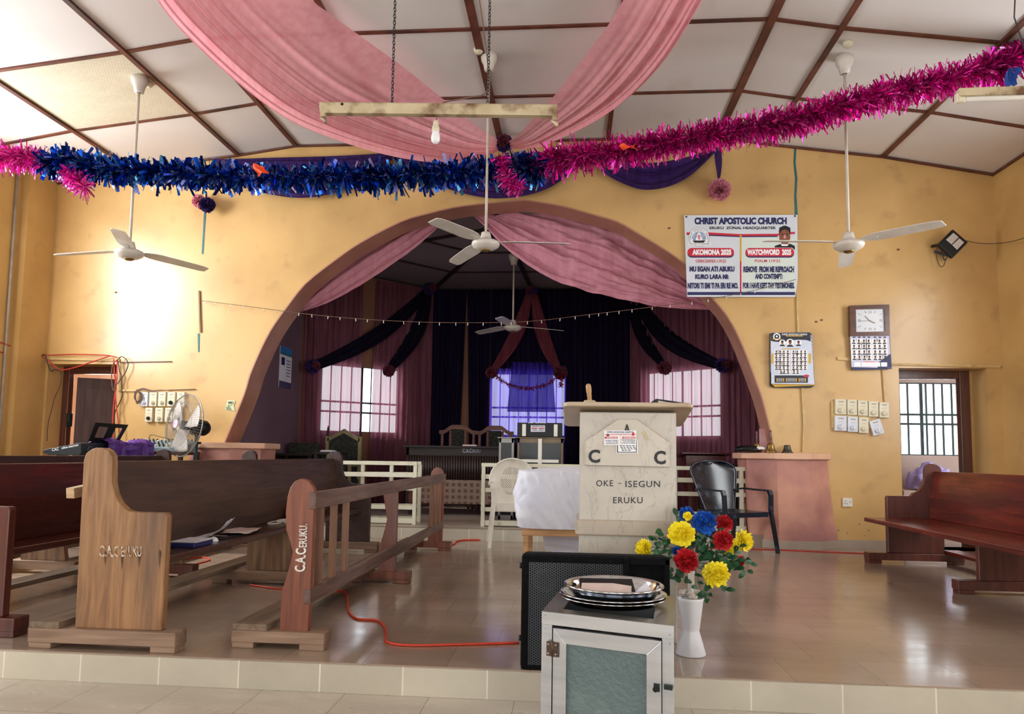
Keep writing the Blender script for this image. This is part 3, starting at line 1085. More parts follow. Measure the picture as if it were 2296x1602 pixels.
single('tinsel_tuft', m, Tp, 'pink tinsel tuft dangling under the left end of the blue garland', 'tinsel')
m = tinsel(MB(), pp([(1122, 352, 6.6), (1130, 372, 6.6), (1136, 396, 6.6), (1150, 414, 6.6), (1170, 424, 6.6)]), .10, 620, .003, .012, (0, 1, 2), 9)
single('tinsel_tuft', m, Tp, 'pink tinsel tuft wound round the right end of the blue garland', 'tinsel')
M['obit'] = mk('orange_ribbon', 'f0531f', rough=.5)


def scrap(c, s, seed, mat, lab, nm='ribbon_scrap', cat='ribbon'):
    rnd = random.Random(seed)
    c = Vector(c)
    single(nm, MB().grid(lambda u, v: c + Vector(((u - .5) * s[0] + .02 * math.sin(v * 5 + seed), .03 * math.sin(u * 6 + v * 3 + seed), (v - .5) * s[1] * (1 - .4 * u))), 8, 8), mat, lab, cat)


scrap(P(584, 381, Y=6.30), (.11, .11), 1, M['obit'], 'orange ribbon scrap caught in the blue tinsel')
scrap(P(1410, 329, Y=6.32), (.13, .045), 2, M['obit'], 'orange ribbon scrap caught in the pink tinsel')
scrap(P(2268, 172, Y=6.05), (.10, .20), 3, mk('blue_rag', '1e4a9c', rough=.8), 'blue cloth scrap hanging under pink tinsel at upper right', 'cloth_scrap', 'cloth')
m = tinsel(MB(), pp([(1108, 838), (1135, 860), (1180, 871), (1225, 862), (1258, 842), (1256, 868)], 12.0), .045, 700, .004, .012, (0, 1), 10)
single('tinsel_garland', m, [foil('foil_red', 'a01436', .3), foil('foil_wine', '6d0e2b', .35)], 'thin red tinsel garland swagged over the middle apse window', 'garland')

# ================================================================ fans
M['fan'] = mk('fan_enamel', 'd9d4cc', 'c9c2b8', scale=5, rough=.35, c3='a3988a', scale3=6, lo3=.62, hi3=.8)
M['fanrod'] = mk('fan_rod_paint', 'd2c8bc', 'bfb3a5', scale=12, rough=.5, stretch=(1, 1, .3), c3='8a7766', scale3=7, lo3=.58, hi3=.75)
M['brass'] = mk('aged_brass', '9a7a42', '6f572f', scale=14, rough=.35, metal=.8)


def ceiling_fan(lab, x, y, ztop, zhub, angles, R=.80, sc=1., tilt=.22):
    t = thing('ceiling_fan', lab, 'fan', (x, y, zhub))
    m = MB().cyl((x, y, zhub + .10), (x, y, ztop - .04), .013, 10)
    build('rod', m, M['fanrod'], t)
    m = MB().lathe([(.02, -.16), (.045, -.155), (.055, -.10), (.075, -.06), (.085, 0), (.001, 0)], (x, y, ztop), 24)
    build('canopy', m, M['fan'], t)
    s = sc
    m = MB().lathe([(.001, -.045 * s), (.05 * s, -.045 * s), (.085 * s, -.035 * s), (.125 * s, -.01 * s), (.135 * s, .012 * s), (.13 * s, .03 * s), (.10 * s, .045 * s), (.06 * s, .055 * s), (.05 * s, .09 * s), (.042 * s, .125 * s), (.02, .13 * s)], (x, y, zhub), 36)
    build('motor_housing', m, M['fan'], t)
    m = MB().lathe([(.001, -.062 * s), (.03 * s, -.06 * s), (.045 * s, -.05 * s), (.046 * s, -.043 * s)], (x, y, zhub), 24)
    build('hub_cap', m, M['brass'], t)
    for a in angles:
        a = math.radians(a)
        d, q = Vector((math.cos(a), math.sin(a), 0)), Vector((-math.sin(a), math.cos(a), 0))
        qq = (q * math.cos(tilt) + Vector((0, 0, 1)) * math.sin(tilt)).normalized()
        nn = d.cross(qq)
        o = Vector((x, y, zhub + .035 * s))
        m = MB()
        pr = [(.13, .03), (.17, .05), (.22, .066), (.30, .074), (.65, .068), (R - .05, .064), (R, .048)]
        for w in (-.003, .003):
            pass
        vs, fs = [], []
        for (r, h) in pr:
            z = -.02 * (r / R) ** 2
            for sg, o2 in ((-1, -.003), (1, -.003), (1, .003), (-1, .003)):
                vs.append(o + d * r * (s if s != 1 else 1) + qq * h * sg * (1 + .0) + nn * (o2 + .012 * (0 if abs(sg) else 1)) + Vector((0, 0, z)))
        for i in range(len(pr) - 1):
            for k in range(4):
                fs.append((i * 4 + k, i * 4 + (k + 1) % 4, (i + 1) * 4 + (k + 1) % 4, (i + 1) * 4 + k))
        fs += [(0, 1, 2, 3), tuple(len(vs) - 4 + k for k in (3, 2, 1, 0))]
        m.add(vs, fs)
        b = build('blade', m, M['fan'], t)
        m = MB()
        m.bar(o + d * .08, o + d * .26 - Vector((0, 0, .004)), .035, .008, up=nn)
        build('blade_bracket', m, M['fan'], b)
    return t


YF = 6.62
pL, pC, pR = P(290, 571, Y=YF), P(1089, 551, Y=YF), P(1903, 553, Y=YF)
ceiling_fan('white ceiling fan at the left, hanging through the blue tinsel', pL.x, YF, cz(pL.x), pL.z, (176, 296, 56), tilt=-.16)
ceiling_fan('white ceiling fan in the middle in front of the arch', pC.x, YF, 4.87, pC.z, (2, 122, 242))
ceiling_fan('white ceiling fan at the right before the banner edge', pR.x, YF, cz(pR.x), pR.z, (190, 312, 72), tilt=-.20)
pA = P(1150, 737, Y=10.65)
ceiling_fan('small far ceiling fan inside the apse', pA.x, 10.65, ZA(10.65), pA.z, (20, 140, 260))
# junction roses beside the fans
for q, lab in ((P(333, 185, Z=cz(-4.3)), 'left'), (P(1073, 113, Z=4.86), 'middle'), (P(1901, 94, Z=cz(2.4)), 'right')):
    z = cz(q.x)
    m = MB().lathe([(.001, -.045), (.03, -.04), (.045, -.02), (.05, 0), (.001, 0)], (q.x, q.y, z), 20)
    single('cable_rose', m, M['cream'], 'round cable rose on the ceiling beside the %s fan' % lab, 'fitting')

# ================================================================ fluorescent batten, bare
YX = 3.62
a, b = P(720, 245, Y=YX), P(1250, 251, Y=YX)
M['rusty'] = mk('flaking_enamel', 'c9bb9b', 'b0a07f', scale=6, rough=.6, c3='6b4a30', scale3=8, lo3=.5, hi3=.68, bump=.3, bscale=30)
t = thing('tube_light_batten', 'rusty cream tube light batten without tube, hung on two chains', 'light fitting', ((a.x + b.x) / 2, YX, a.z))
m = MB().prism([(YX - .03, .0), (YX - .03, .022), (YX - .022, .03), (YX + .022, .03), (YX + .03, .022), (YX + .03, 0), (YX + .018, -.028), (YX - .018, -.028)], 'X', a.x, b.x)
m.v = [(x, y, z + lerp(a.z, b.z, (x - a.x) / (b.x - a.x))) for x, y, z in m.v]
build('housing', m, M['rusty'], t)
for x, z in ((a.x + .015, a.z), (b.x - .015, b.z)):
    m = MB().box((x - .012, YX - .018, z - .05), (x + .012, YX + .018, z)).tube([(x - .012, YX, z - .045), (x + .01, YX, z - .062), (x + .012, YX, z - .078)], .009, 8)
    build('lamp_holder', m, M['rusty'], t)
m = MB().cyl((a.x + .125, YX - .031, a.z + .01), (a.x + .125, YX - .029, a.z + .01), .008)
build('cable_hole', m, M['black'], t)


def chain(m, p, q, ll=.026, r=.0024):
    p, q = Vector(p), Vector(q)
    d = (q - p).normalized()
    n = int((q - p).length / (ll * .72))
    u = d.orthogonal().normalized()
    for k in range(n):
        c = p.lerp(q, (k + .5) / n)
        s = Matrix.Rotation(k * PI / 2, 3, d) @ u
        pts = [c + d * math.sin(x * PI / 3) * ll * .5 + s * math.cos(x * PI / 3) * ll * .27 for x in range(6)]
        m.tube(pts, r, 4, closed=True)
    return m


for px, lab in ((879, 'left'), (1094, 'right')):
    p = P(px, 235, Y=YX)
    single('hanging_chain', chain(MB(), (p.x, YX, p.z), (p.x + .0, YX, 4.86)), M['dark_metal'], '%s chain holding the rusty light batten' % lab, 'chain', group='chains of the light batten')
p = P(978, 255, Y=YX)
z = p.z - .02
t = thing('bulb', 'white light bulb hanging in a holder under the batten', 'bulb', (p.x, YX, z - .12))
build('wire', MB().tube([(p.x, YX, z + .02), (p.x + .003, YX, z - .005), (p.x, YX, z - .02)], .003, 6), M['brown_cable'], t)
build('holder', MB().lathe([(.001, -.02), (.012, -.02), (.015, -.035), (.015, -.05), (.019, -.052), (.02, -.075), (.018, -.08), (.001, -.08)][::-1], (p.x, YX, z), 20), M['cream'], t)
build('glass_bulb', MB().lathe([(.001, -.146), (.012, -.143), (.021, -.132), (.024, -.115), (.022, -.10), (.018, -.085), (.016, -.078)], (p.x, YX, z), 24), mk('frosted_bulb', 'e9ecf2', rough=.3), t)
# cable looped from the fan to the batten
m = MB().tube(curve_pts([P(1075, 0, Y=4.9), P(1085, 70, Y=4.7), P(1094, 150, Y=4.3), P(1092, 205, Y=3.9), P(1050, 219, Y=3.75), P(1000, 228, Y=3.66), P(990, 234, Y=3.63)], 30), .004, 6)
single('light_cable', m, M['brown_cable'], 'thin cable looping down to the rusty light batten', 'cable')

# tube light at upper right
YT = 4.6
a, b = P(2140, 222, Y=YT), P(2330, 216, Y=YT)
t = thing('tube_light', 'tube light fitting with white tube at upper right edge', 'light fitting', (a.x + .2, YT, a.z))
build('housing', MB().bar((a.x + .02, YT, a.z + .035), (a.x + 1.25, YT, a.z + .045), .05, .05), M['rusty'], t, bevel=.004)
build('tube', MB().cyl((a.x + .045, YT - .01, a.z - .012), (a.x + 1.22, YT - .01, a.z - .002), .017, 16), M['white_plastic'], t)
build('lamp_holder', MB().bar((a.x + .02, YT, a.z + .03), (a.x + .02, YT, a.z - .03), .035, .03).cyl((a.x + .02, YT - .01, a.z - .012), (a.x + .055, YT - .01, a.z - .012), .02), M['cream'], t, bevel=.004)
build('lamp_holder', MB().bar((a.x + 1.25, YT, a.z + .03), (a.x + 1.25, YT, a.z - .02), .035, .03), M['cream'], t, bevel=.004)
m = MB().tube([(a.x + .45, YT, a.z + .05), (a.x + .44, YT, a.z + .3), (a.x + .40, YT + .03, a.z + .55), (a.x + .45, YT, cz(a.x + .45) - .01)], .004, 6)
single('light_cable', m, M['blackcable'], 'black wire holding the tube light at upper right', 'cable')

# string lights across the arch
pts = curve_pts([P(446, 674, Y=8.46), P(560, 688, Y=8.40), P(700, 706, Y=8.40), P(830, 717, Y=8.40), P(960, 723, Y=8.40), P(1090, 724, Y=8.40), P(1200, 720, Y=8.40), P(1320, 706, Y=8.40), P(1420, 694, Y=8.40),
                 P(1560, 676, Y=8.40), P(1680, 654, Y=8.40), P(1784, 627, Y=8.42)], 160)
t = thing('string_lights', 'thin string of tiny fairy lights stretched across the arch', 'string lights', pts[0])
build('wire', MB().tube(pts, .0035, 5), M['brown_cable'], t)
rnd = random.Random(4)
k = 3
while k < 150:
    q = pts[k]
    build('light', MB().cyl(q, q + Vector((rnd.uniform(-.006, .006), 0, -.035)), .0045, 6), M['white_plastic'], t)
    k += rnd.choice((3, 4, 5))

# ================================================================ pews
M['w_end1'] = wood('pew_end_pale', 'a0774f', '7d5839', 'Z', rough=.5, wear='62493a', s=1.6, bump=.35)
M['w_back1'] = wood('pew_brown', '4e3526', '3a251a', 'Y', rough=.45, wear='33201a')
M['w_seat1'] = wood('pew_seat_brown', '4a2f24', '3b241b', 'Y', rough=.3, coat=.15)
M['w_foot1'] = wood('pew_foot_grey', '9a7f69', '7d6452', 'X', rough=.7, wear='5e4838')
M['w_plank'] = wood('kneeler_plank', '84705c', '695747', 'Y', rough=.75, wear='4d3f33')
M['w_red'] = wood('pew_mahogany', '742315', '53150c', 'Y', rough=.3, coat=.15, wear='3d130d')
M['w_redend'] = wood('pew_end_red', '5f2c20', '471c14', 'Z', rough=.35, coat=.2)
M['w_darkred'] = wood('pew_dark_red', '541d17', '3d120e', 'Y', rough=.3, coat=.3)
M['w_dark'] = wood('pew_dark', '3f251c', '301a14', 'Y', rough=.4)
M['w_mid1'] = wood('pew_support_pale', '97795a', '6b5340', 'Z', rough=.6, wear='6f4028')
M['w_rail'] = wood('rail_wood', '84492f', '613121', 'Z', rough=.42, wear='6a4a44', coat=.1)
M['w_railbar'] = wood('rail_bar_wood', '6e5349', '574038', 'Y', rough=.55, wear='3f2c27')
M['w_slat'] = wood('rail_slat_wood', '84604a', '6a4a39', 'Z', rough=.6)
M['stencil'] = mk('stencil_white', 'ddd9d2', 'b3a290', scale=25, rough=.7, lo=.45, hi=.7)


def pew(lab, X0, s, Y0, L, mats, foot=(-.37, .40), pan=(-.145, .308), front=.23, ztop=.934, zpost=1.004, sup=(.5,), plank=True, nm='pew', arm=.682):
    """X0: front of the post, s: +1 when the seat faces right. The pew runs from Y0 away from the nave."""
    mend, mmid, mfoot, mseat, mback, mplank = mats
    t = thing(nm, lab, 'pew', (X0, Y0, 0))

    def X(l):
        return X0 + s * l
    for k, y in enumerate([0, L]):
        a, b = (Y0 + y + .03, Y0 + y + .08)
        prof = [(pan[0], .10), (pan[0] - .005, .5), (-.155, zpost - .064), (-.145, zpost - .03), (-.12, zpost - .009), (-.09, zpost), (-.05, zpost), (-.022, zpost - .014), (-.004, zpost - .04), (0, zpost - .075), (.004, .83),
                (.02, .775), (.05, .725), (.085, .695), (.115, .684), (.14, arm), (pan[1] - .01, arm - .002), (pan[1], arm - .02), (pan[1], .10)]
        e = build('end_panel', MB().prism([(X(u), v) for u, v in prof], 'Y', a, b), mend if (k == 0 or s < 0) else M['w_dark'], t, bevel=.006)
        f = MB().box((X(foot[0]), Y0 + y, .03), (X(foot[1]), Y0 + y + .11, .10))
        for u0, u1 in ((foot[0] + .003, foot[0] + .12), (foot[1] - .13, foot[1] - .003)):
            f.box((X(u0), Y0 + y + .004, 0), (X(u1), Y0 + y + .106, .032))
        build('foot', f, mfoot, t, bevel=.004)
    for q in sup:
        y = q * L
        build('support_panel', MB().prism([(X(pan[0] + .03), .10), (X(pan[0] + .03), .40), (X(min(front - .02, pan[1])), .40), (X(min(front + .04, pan[1])), .10)], 'Y', Y0 + y + .03, Y0 + y + .075), mmid, t, bevel=.004)
        f = MB().box((X(foot[0]), Y0 + y, .03), (X(foot[1] - .03), Y0 + y + .10, .10))
        for u0, u1 in ((foot[0] + .003, foot[0] + .12), (foot[1] - .15, foot[1] - .035)):
            f.box((X(u0), Y0 + y + .004, 0), (X(u1), Y0 + y + .096, .032))
        build('foot', f, mfoot, t, bevel=.004)
    build('seat', MB().box((X(-.09), Y0 + .075, .40), (X(front), Y0 + L + .035, .44)), mseat, t, bevel=.008)
    m = MB()
    m.prism([(X(-.02), .44), (X(-.04), .70), (X(-.085), ztop), (X(-.11), ztop), (X(-.065), .70), (X(-.045), .44)], 'Y', Y0 + .08, Y0 + L + .03)
    build('backrest', m, mback, t, bevel=.004)
    if plank:
        build('kneeling_board', MB().box((X(foot[0] + .005), Y0 + .0, .10), (X(foot[0] + .16), Y0 + L + .1, .132)), mplank, t, bevel=.003)
    return t


p1 = pew('front brown pew with pale stencilled end panel nearest the prayer rail', -2.33, 1, 3.455, 3.68,
         (M['w_end1'], M['w_mid1'], M['w_foot1'], M['w_seat1'], M['w_back1'], M['w_plank']))
p1y = 3.455
m = MB()
text_px(m, 'C.A.C', (222, 1224, 268, 1250), p1y + .026, 0, .02)
text_px(m, 'ERUKU', (272, 1226, 317, 1249), p1y + .026, 0, .01)
build('stencil_lettering', m, mk('worn_stencil', 'd2c8ba', '9a7350', scale=45, rough=.7, lo=.44, hi=.56), p1)
# dark scorch marks on the end
m = MB()
for x, y, h in ((236, 1243, 26), (274, 1246, 34), (312, 1245, 30), (358, 1240, 34)):
    a, b = P(x - 3, y, Y=p1y + .027), P(x + 3, y, Y=p1y + .027)
    c = P(x - 1, y + h, Y=p1y + .027)
    d = P(x, y - 8, Y=p1y + .027)
    m.add([a, d, b, c], [(0, 1, 2, 3)])
build('scorch_marks', m, mk('scorched_wood', '3f2c22', '5c4130', scale=40, rough=.7), p1)
m = MB().bar(P(157, 1107, Y=3.62), P(215, 1094, Y=3.80), .05, .055)
single('wood_offcut', m, wood('raw_pine', 'cdb28c', 'b4966e', 'X', rough=.7), 'short raw wood block sticking out behind the front pew end', 'wood', bevel=.003)
pew('dark red pew standing directly behind the front brown pew', -3.31, 1, 3.62, 3.68,
    (M['w_redend'], M['w_mid1'], M['w_redend'], M['w_darkred'], M['w_darkred'], M['w_plank']), ztop=.90)
pew('dark pew farthest left, just before the keyboard', -4.29, 1, 3.60, 3.74,
    (M['w_redend'], M['w_mid1'], M['w_foot1'], M['w_dark'], M['w_dark'], M['w_plank']), ztop=.935)
pew('glossy red pew facing left at the right edge', 3.47, -1, 4.20, 3.15,
    (M['w_redend'], M['w_redend'], M['w_redend'], M['w_red'], M['w_red'], M['w_red']), foot=(-.33, .57), pan=(-.16, .37), front=.59, ztop=.90, zpost=.975, sup=(.5,), plank=True, arm=.655)

# red peg on the second pew
single('red_peg', MB().lathe([(.001, -.02), (.014, -.015), (.02, 0), (.014, .015), (.001, .02)], P(10, 1209, Y=3.75), 14), M['red'], 'small red ball at the far left edge of the dark red pew', 'ball')

# ================================================================ prayer rail
YR0 = 3.60
RL = 3.80
t = thing('prayer_rail', 'low wooden prayer rail with stencilled post beside the pews', 'rail', (-1.45, YR0, 0))
ppx = [(626, 1421), (631, 1325), (640, 1300), (650, 1265), (656, 1238), (651, 1218), (641, 1188), (640, 1150), (644, 1115), (650, 1094), (660, 1080), (675, 1073.5), (690, 1078), (701, 1091), (706, 1108), (703, 1150), (697, 1300), (690, 1424)]
prof = [(P(x, y, Y=3.63).x, P(x, y, Y=3.63).z) for x, y in ppx]
for k, y in enumerate((0, 1.90, RL)):
    pr_ = prof if k != 1 else [(u, v) for u, v in prof if v < .70][:5] + [(P(642, 1165, Y=3.63).x, .70), (-1.345, .70), (-1.345, .07)]
    build('post', MB().prism(pr_, 'Y', YR0 + y + .03, YR0 + y + .075), M['w_rail'], t, bevel=.005)
    f = MB().box((-1.715, YR0 + y, .03), (-1.23, YR0 + y + .11, .088))
    f.box((-1.712, YR0 + y + .004, 0), (-1.60, YR0 + y + .106, .032)).box((-1.36, YR0 + y + .004, 0), (-1.233, YR0 + y + .106, .032))
    build('foot', f, M['w_foot1'] if k == 0 else M['w_rail'], t, bevel=.004)
build('top_rail', MB().box((-1.345, YR0 + .025, .705), (-1.308, YR0 + RL + .085, .792)), M['w_railbar'], t, bevel=.003)
build('bottom_rail', MB().box((-1.355, YR0 + .025, .225), (-1.318, YR0 + RL + .085, .298)), M['w_railbar'], t, bevel=.003)
for y in (.16, .38, .60, 3.25, 3.47, 3.68):
    build('slat', MB().box((-1.352, YR0 + y, .296), (-1.328, YR0 + y + .065, .707)), M['w_slat'], t, bevel=.002)
build('kneeling_board', MB().box((-1.71, YR0 - .0, .088), (-1.53, YR0 + RL + .1, .122)), M['w_plank'], t, bevel=.003)
m = MB()
a, b, c = P(690, 1225, Y=3.626), P(690, 1175, Y=3.626), P(668, 1225, Y=3.626)
text(m, 'ERUKU.', P(688, 1228, Y=3.626), P(689, 1176, Y=3.626) - P(688, 1228, Y=3.626), P(670, 1228, Y=3.626) - P(688, 1228, Y=3.626), 0, .02)
text(m, 'C.A.C', P(684, 1283, Y=3.626), P(687, 1230, Y=3.626) - P(684, 1283, Y=3.626), P(660, 1283, Y=3.626) - P(684, 1283, Y=3.626), 0, .03)
build('stencil_lettering', m, M['stencil'], t)

# ================================================================ papers and bag on the front pew
def sheet(c, sx, sy, rz, seed, amp=.012, curl=0.):
    c = Vector(c)
    cs, sn = math.cos(rz), math.sin(rz)

    def f(u, v):
        x, y = (u - .5) * sx, (v - .5) * sy
        z = amp * (1 + noise.noise(Vector((u * 3, v * 3, seed)))) + curl * (u ** 3)
        return (c.x + cs * x - sn * y, c.y + sn * x + cs * y, c.z + z)
    return MB().grid(f, 10, 10)


M['paper'] = mk('paper', 'd9dbe6', 'cfcdd6', scale=6, rough=.7)
M['paperp'] = mk('pale_pink_paper', 'd3bfb8', 'c4afa9', scale=12, rough=.7)
t = thing('open_book', 'open white booklet with one page curling up on the front pew seat', 'book', (-2.26, 4.62, .44))
build('page', sheet((-2.29, 4.50, .445), .20, .30, .3, 1, .01, .10), M['paper'], t, solid=.002)
build('page', sheet((-2.24, 4.78, .445), .20, .34, .2, 2, .014), M['paperp'], t, solid=.002)
build('cover', MB().box((-2.36, 4.38, .441), (-2.16, 4.90, .446)), M['black'], t)
m = MB().box((-2.30, 3.98, .441), (-2.14, 4.20, .468))
single('notebook', m, M['navy'], 'navy notebook at near end of the front pew seat', 'book', bevel=.004)
m = MB().box((-2.295, 3.985, .47), (-2.135, 4.215, .474))
single('envelope', m, M['paper'], 'pale envelope lying on the navy notebook', 'envelope')
m = MB().lathe([(.03, 0), (.028, .01), (.018, .022), (.001, .028)], (-2.20, 4.32, .44), 16)
single('bottle_cap', m, M['white'], 'round white cap on the pew seat beside the notebook', 'cap')
m = MB().tube(curve_pts([(-2.3, 4.2, .445), (-2.22, 4.3, .447), (-2.28, 4.42, .46), (-2.2, 4.5, .45)], 20), .006, 6)
single('leather_strap', m, M['brown_cable'], 'thin brown strap lying on the pew seat by the booklet', 'strap')
m = MB().tube([Vector((-2.28 + .05 * math.cos(k), 5.5 + .16 * math.sin(k), .447)) for k in [i * .35 for i in range(18)]], .006, 5)
m.tube([Vector((-2.26 + .04 * math.cos(k), 5.56 + .12 * math.sin(k), .456)) for k in [i * .35 for i in range(18)]], .005, 5)
single('coiled_cord', m, M['white_plastic'], 'small coil of white cord on the front pew seat', 'cord')


def blob(c, r, seed, k=.2, n=24):
    c = Vector(c)

    def f(u, v):
        a, b = u * 2 * PI, (v - .5) * PI
        q = Vector((math.cos(a) * math.cos(b), math.sin(a) * math.cos(b), math.sin(b)))
        s = 1 + k * noise.noise(q * 2 + Vector((seed, 0, 0))) + k * .5 * noise.noise(q * 6 + Vector((0, seed, 0)))
        return (c.x + q.x * r[0] * s, c.y + q.y * r[1] * s, max(c.z + q.z * r[2] * s, c.z - r[2] * .75))
    return MB().grid(f, n, n // 2)


single('bag', blob((-2.28, 6.05, .50), (.11, .30, .075), 3), mk('dark_bag', '14171c', '1c2026', scale=9, rough=.6), 'slumped black bag on the front pew seat near its middle', 'bag', weld=True)
m = MB().box((-2.34, 5.95, .56), (-2.2, 6.5, .60))
single('wooden_case', m, M['w_dark'], 'dark wooden case behind the black bag on the pew', 'case', bevel=.004)

# ================================================================ pulpit
def marble(name, c1, c2, vein):
    m = mk(name, c1, c2, scale=1.8, rough=.25, detail=8, distort=1.0, spec=.5)
    nt = m.node_tree
    N, L = nt.nodes, nt.links
    b = N['Principled BSDF']
    src = b.inputs['Base Color'].links[0].from_socket
    tc = N.new('ShaderNodeTexCoord')
    mp = N.new('ShaderNodeMapping')
    mp.inputs['Scale'].default_value = (1.6, 1.6, .7)
    mp.inputs['Rotation'].default_value = (0, .25, 0)
    L.new(tc.outputs['Object'], mp.inputs[0])
    nz = N.new('ShaderNodeTexNoise')
    nz.inputs['Scale'].default_value = 4.6
    nz.inputs['Detail'].default_value = 9
    nz.inputs['Roughness'].default_value = .62
    nz.inputs['Distortion'].default_value = .8
    L.new(mp.outputs[0], nz.inputs['Vector'])
    cr = N.new('ShaderNodeValToRGB')
    e = cr.color_ramp.elements
    e[0].position = .485
    e[0].color = (0, 0, 0, 1)
    e[1].position = .515
    e[1].color = (0, 0, 0, 1)
    k = e.new(.50)
    k.color = (1, 1, 1, 1)
    L.new(nz.outputs['Fac'], cr.inputs[0])
    mu = N.new('ShaderNodeMath')
    mu.operation = 'MULTIPLY'
    mu.inputs[1].default_value = .34
    L.new(cr.outputs[0], mu.inputs[0])
    mx = N.new('ShaderNodeMix')
    mx.data_type = 'RGBA'
    L.new(mu.outputs[0], mx.inputs['Factor'])
    L.new(src, mx.inputs['A'])
    mx.inputs['B'].default_value = col4(vein)
    L.new(mx.outputs['Result'], b.inputs['Base Color'])
    return m


M['marble'] = marble('cream_marble', 'c3bcb0', 'aaa296', '6d655a')
M['marble2'] = marble('plaque_marble', 'c6beb0', 'b6ad9e', '77756f')
M['marble3'] = marble('band_marble', 'b5a898', '9f9282', '6d6358')
M['topstone'] = mk('sandstone_top', 'bfae95', 'a6927a', scale=3, rough=.4, stretch=(1, 1, 3))
YP = 4.0
x0, x1 = P(1299, 1050, Y=YP).x, P(1517, 1050, Y=YP).x
t = thing('pulpit', 'cream marble pulpit with black letters standing at centre', 'pulpit', ((x0 + x1) / 2, YP + .2, 0))
build('shaft', MB().prism([(x0, YP), (x1, YP), (x1 - .01, YP + .42), (x0 + .01, YP + .42)], 'Z', 0, 1.245), M['marble'], t, bevel=.006)
bx0, bx1 = P(1290, 1180, Y=YP - .02).x, P(1519, 1180, Y=YP - .02).x
zb0, zb1 = P(1400, 1203, Y=YP - .02).z, P(1400, 1168, Y=YP - .02).z
build('band', MB().box((bx0, YP - .028, zb0), (bx1 + .005, YP + .45, zb1)), M['marble3'], t, bevel=.008)
# sloping top slab
a, b = P(1262, 911, Y=YP - .06), P(1557, 914, Y=YP - .06)
c, d = P(1266, 957, Y=YP + .48), P(1529, 958, Y=YP + .48)
m = MB()
nn = 12
def slab(u, v, top):
    p = lerp(lerp(a, b, u), lerp(c, d, u), v)
    return p + Vector((0, 0, .026 if top else 0))
poly = []
def rc(u0, v0, ru, rv, a0):
    return [(u0 + ru * math.cos(a0 + k * PI / 12), v0 + rv * math.sin(a0 + k * PI / 12)) for k in range(7)]
poly = rc(.06, .09, .06, .09, PI) + rc(.94, .09, .06, .09, 1.5 * PI) + rc(.95, .92, .05, .08, 0) + rc(.05, .92, .05, .08, PI / 2)
n = len(poly)
vs = [slab(u, v, False) for u, v in poly] + [slab(u, v, True) for u, v in poly]
m.add(vs, [tuple(range(n))[::-1], tuple(range(n, 2 * n))] + [(i, (i + 1) % n, n + (i + 1) % n, n + i) for i in range(n)])
build('desk_top', m, M['topstone'], t, bevel=.007)
plq = [(705, 480), (980, 298), (1145, 298), (1420, 490), (1420, 698), (705, 682)]
pts = [P(1120 + x * .27, 860 + y * .27, Y=YP - .02) for x, y in plq]
build('plaque', MB().prism([(p.x, p.z) for p in pts], 'Y', YP - .022, YP + .002), M['marble2'], t, bevel=.007)
yl = YP - .0245


def c5(x0_, y0_, x1_, y1_):
    return (1120 + x0_ * .27, 860 + y0_ * .27, 1120 + x1_ * .27, 860 + y1_ * .27)


for nm_, tx, bx_, yy_, bo_, sp_ in (('letter', 'A', c5(1028, 340, 1090, 425), yl, .035, 1), ('letter', 'C', c5(738, 550, 836, 662), yl, .035, 1), ('letter', 'C', c5(1283, 560, 1381, 674), yl, .035, 1),
                                    ('name_line', 'OKE', c5(803, 805, 944, 856), YP - .002, .006, 1.15), ('name_line', 'ISEGUN', c5(1046, 810, 1333, 863), YP - .002, .006, 1.15),
                                    ('dash', '-', c5(985, 829, 1012, 834), YP - .002, .012, 1), ('name_line', 'ERUKU', c5(944, 946, 1188, 998), YP - .002, .006, 1.15)):
    m = MB()
    text_px(m, tx, bx_, yy_, 0, bo_, sp_)
    build(nm_, m, M['ink'], t)
# faint patch of old tape
m = MB()
q = [P(1120 + x * .27, 860 + y * .27, Y=yl) for x, y in ((1180, 402), (1210, 400), (1240, 462), (1225, 478))]
m.add(q, [(0, 1, 2, 3)])
build('tape_mark', m, mk('old_tape', 'c9bd98', 'bcae88', scale=30, rough=.6), t)


def px_quad(m, x0_, y0_, x1_, y1_, Y, mi=0):
    m.add([P(x0_, y0_, Y=Y), P(x1_, y0_, Y=Y), P(x1_, y1_, Y=Y), P(x0_, y1_, Y=Y)], [(0, 1, 2, 3)], mi)
    return m


def px_poly(m, pts_, Y, mi=0):
    return m.poly([P(x, y, Y=Y) for x, y in pts_], mi)


def px_disc(m, cx, cy, rx, ry, Y, mi=0, n=28, a0=0., a1=2 * PI):
    return px_poly(m, [(cx + rx * math.cos(a0 + (a1 - a0) * k / n), cy + ry * math.sin(a0 + (a1 - a0) * k / n)) for k in range(n + (0 if a1 - a0 > 6.2 else 1))], Y, mi)


# two stickers on the plaque, one over the other
m = MB()
px_quad(m, *c5(970, 468, 1150, 582), yl - .001, 0)
px_quad(m, *c5(976, 500, 984, 574), yl - .0015, 1)
px_quad(m, *c5(976, 570, 1140, 576), yl - .0015, 1)
px_quad(m, *c5(1134, 470, 1140, 576), yl - .0015, 1)
for k in range(4):
    for q_ in range(5 - (k == 3) * 2):
        px_quad(m, *c5(998 + k * 6 + q_ * 26, 516 + k * 13, 1018 + k * 6 + q_ * 26 - (q_ % 2) * 4, 522 + k * 13), yl - .0015, 1)
single('sticker', m, [M['white'], M['ink']], 'small framed white sticker half covered on the pulpit plaque', 'sticker')
m = MB()
y_ = yl - .003
px_quad(m, *c5(868, 392, 1136, 514), y_, 0)
y_ -= .0006
text_px(m, 'CHRIST APOSTOLIC CHURCH', c5(888, 398, 1112, 411), y_, 1, .03)
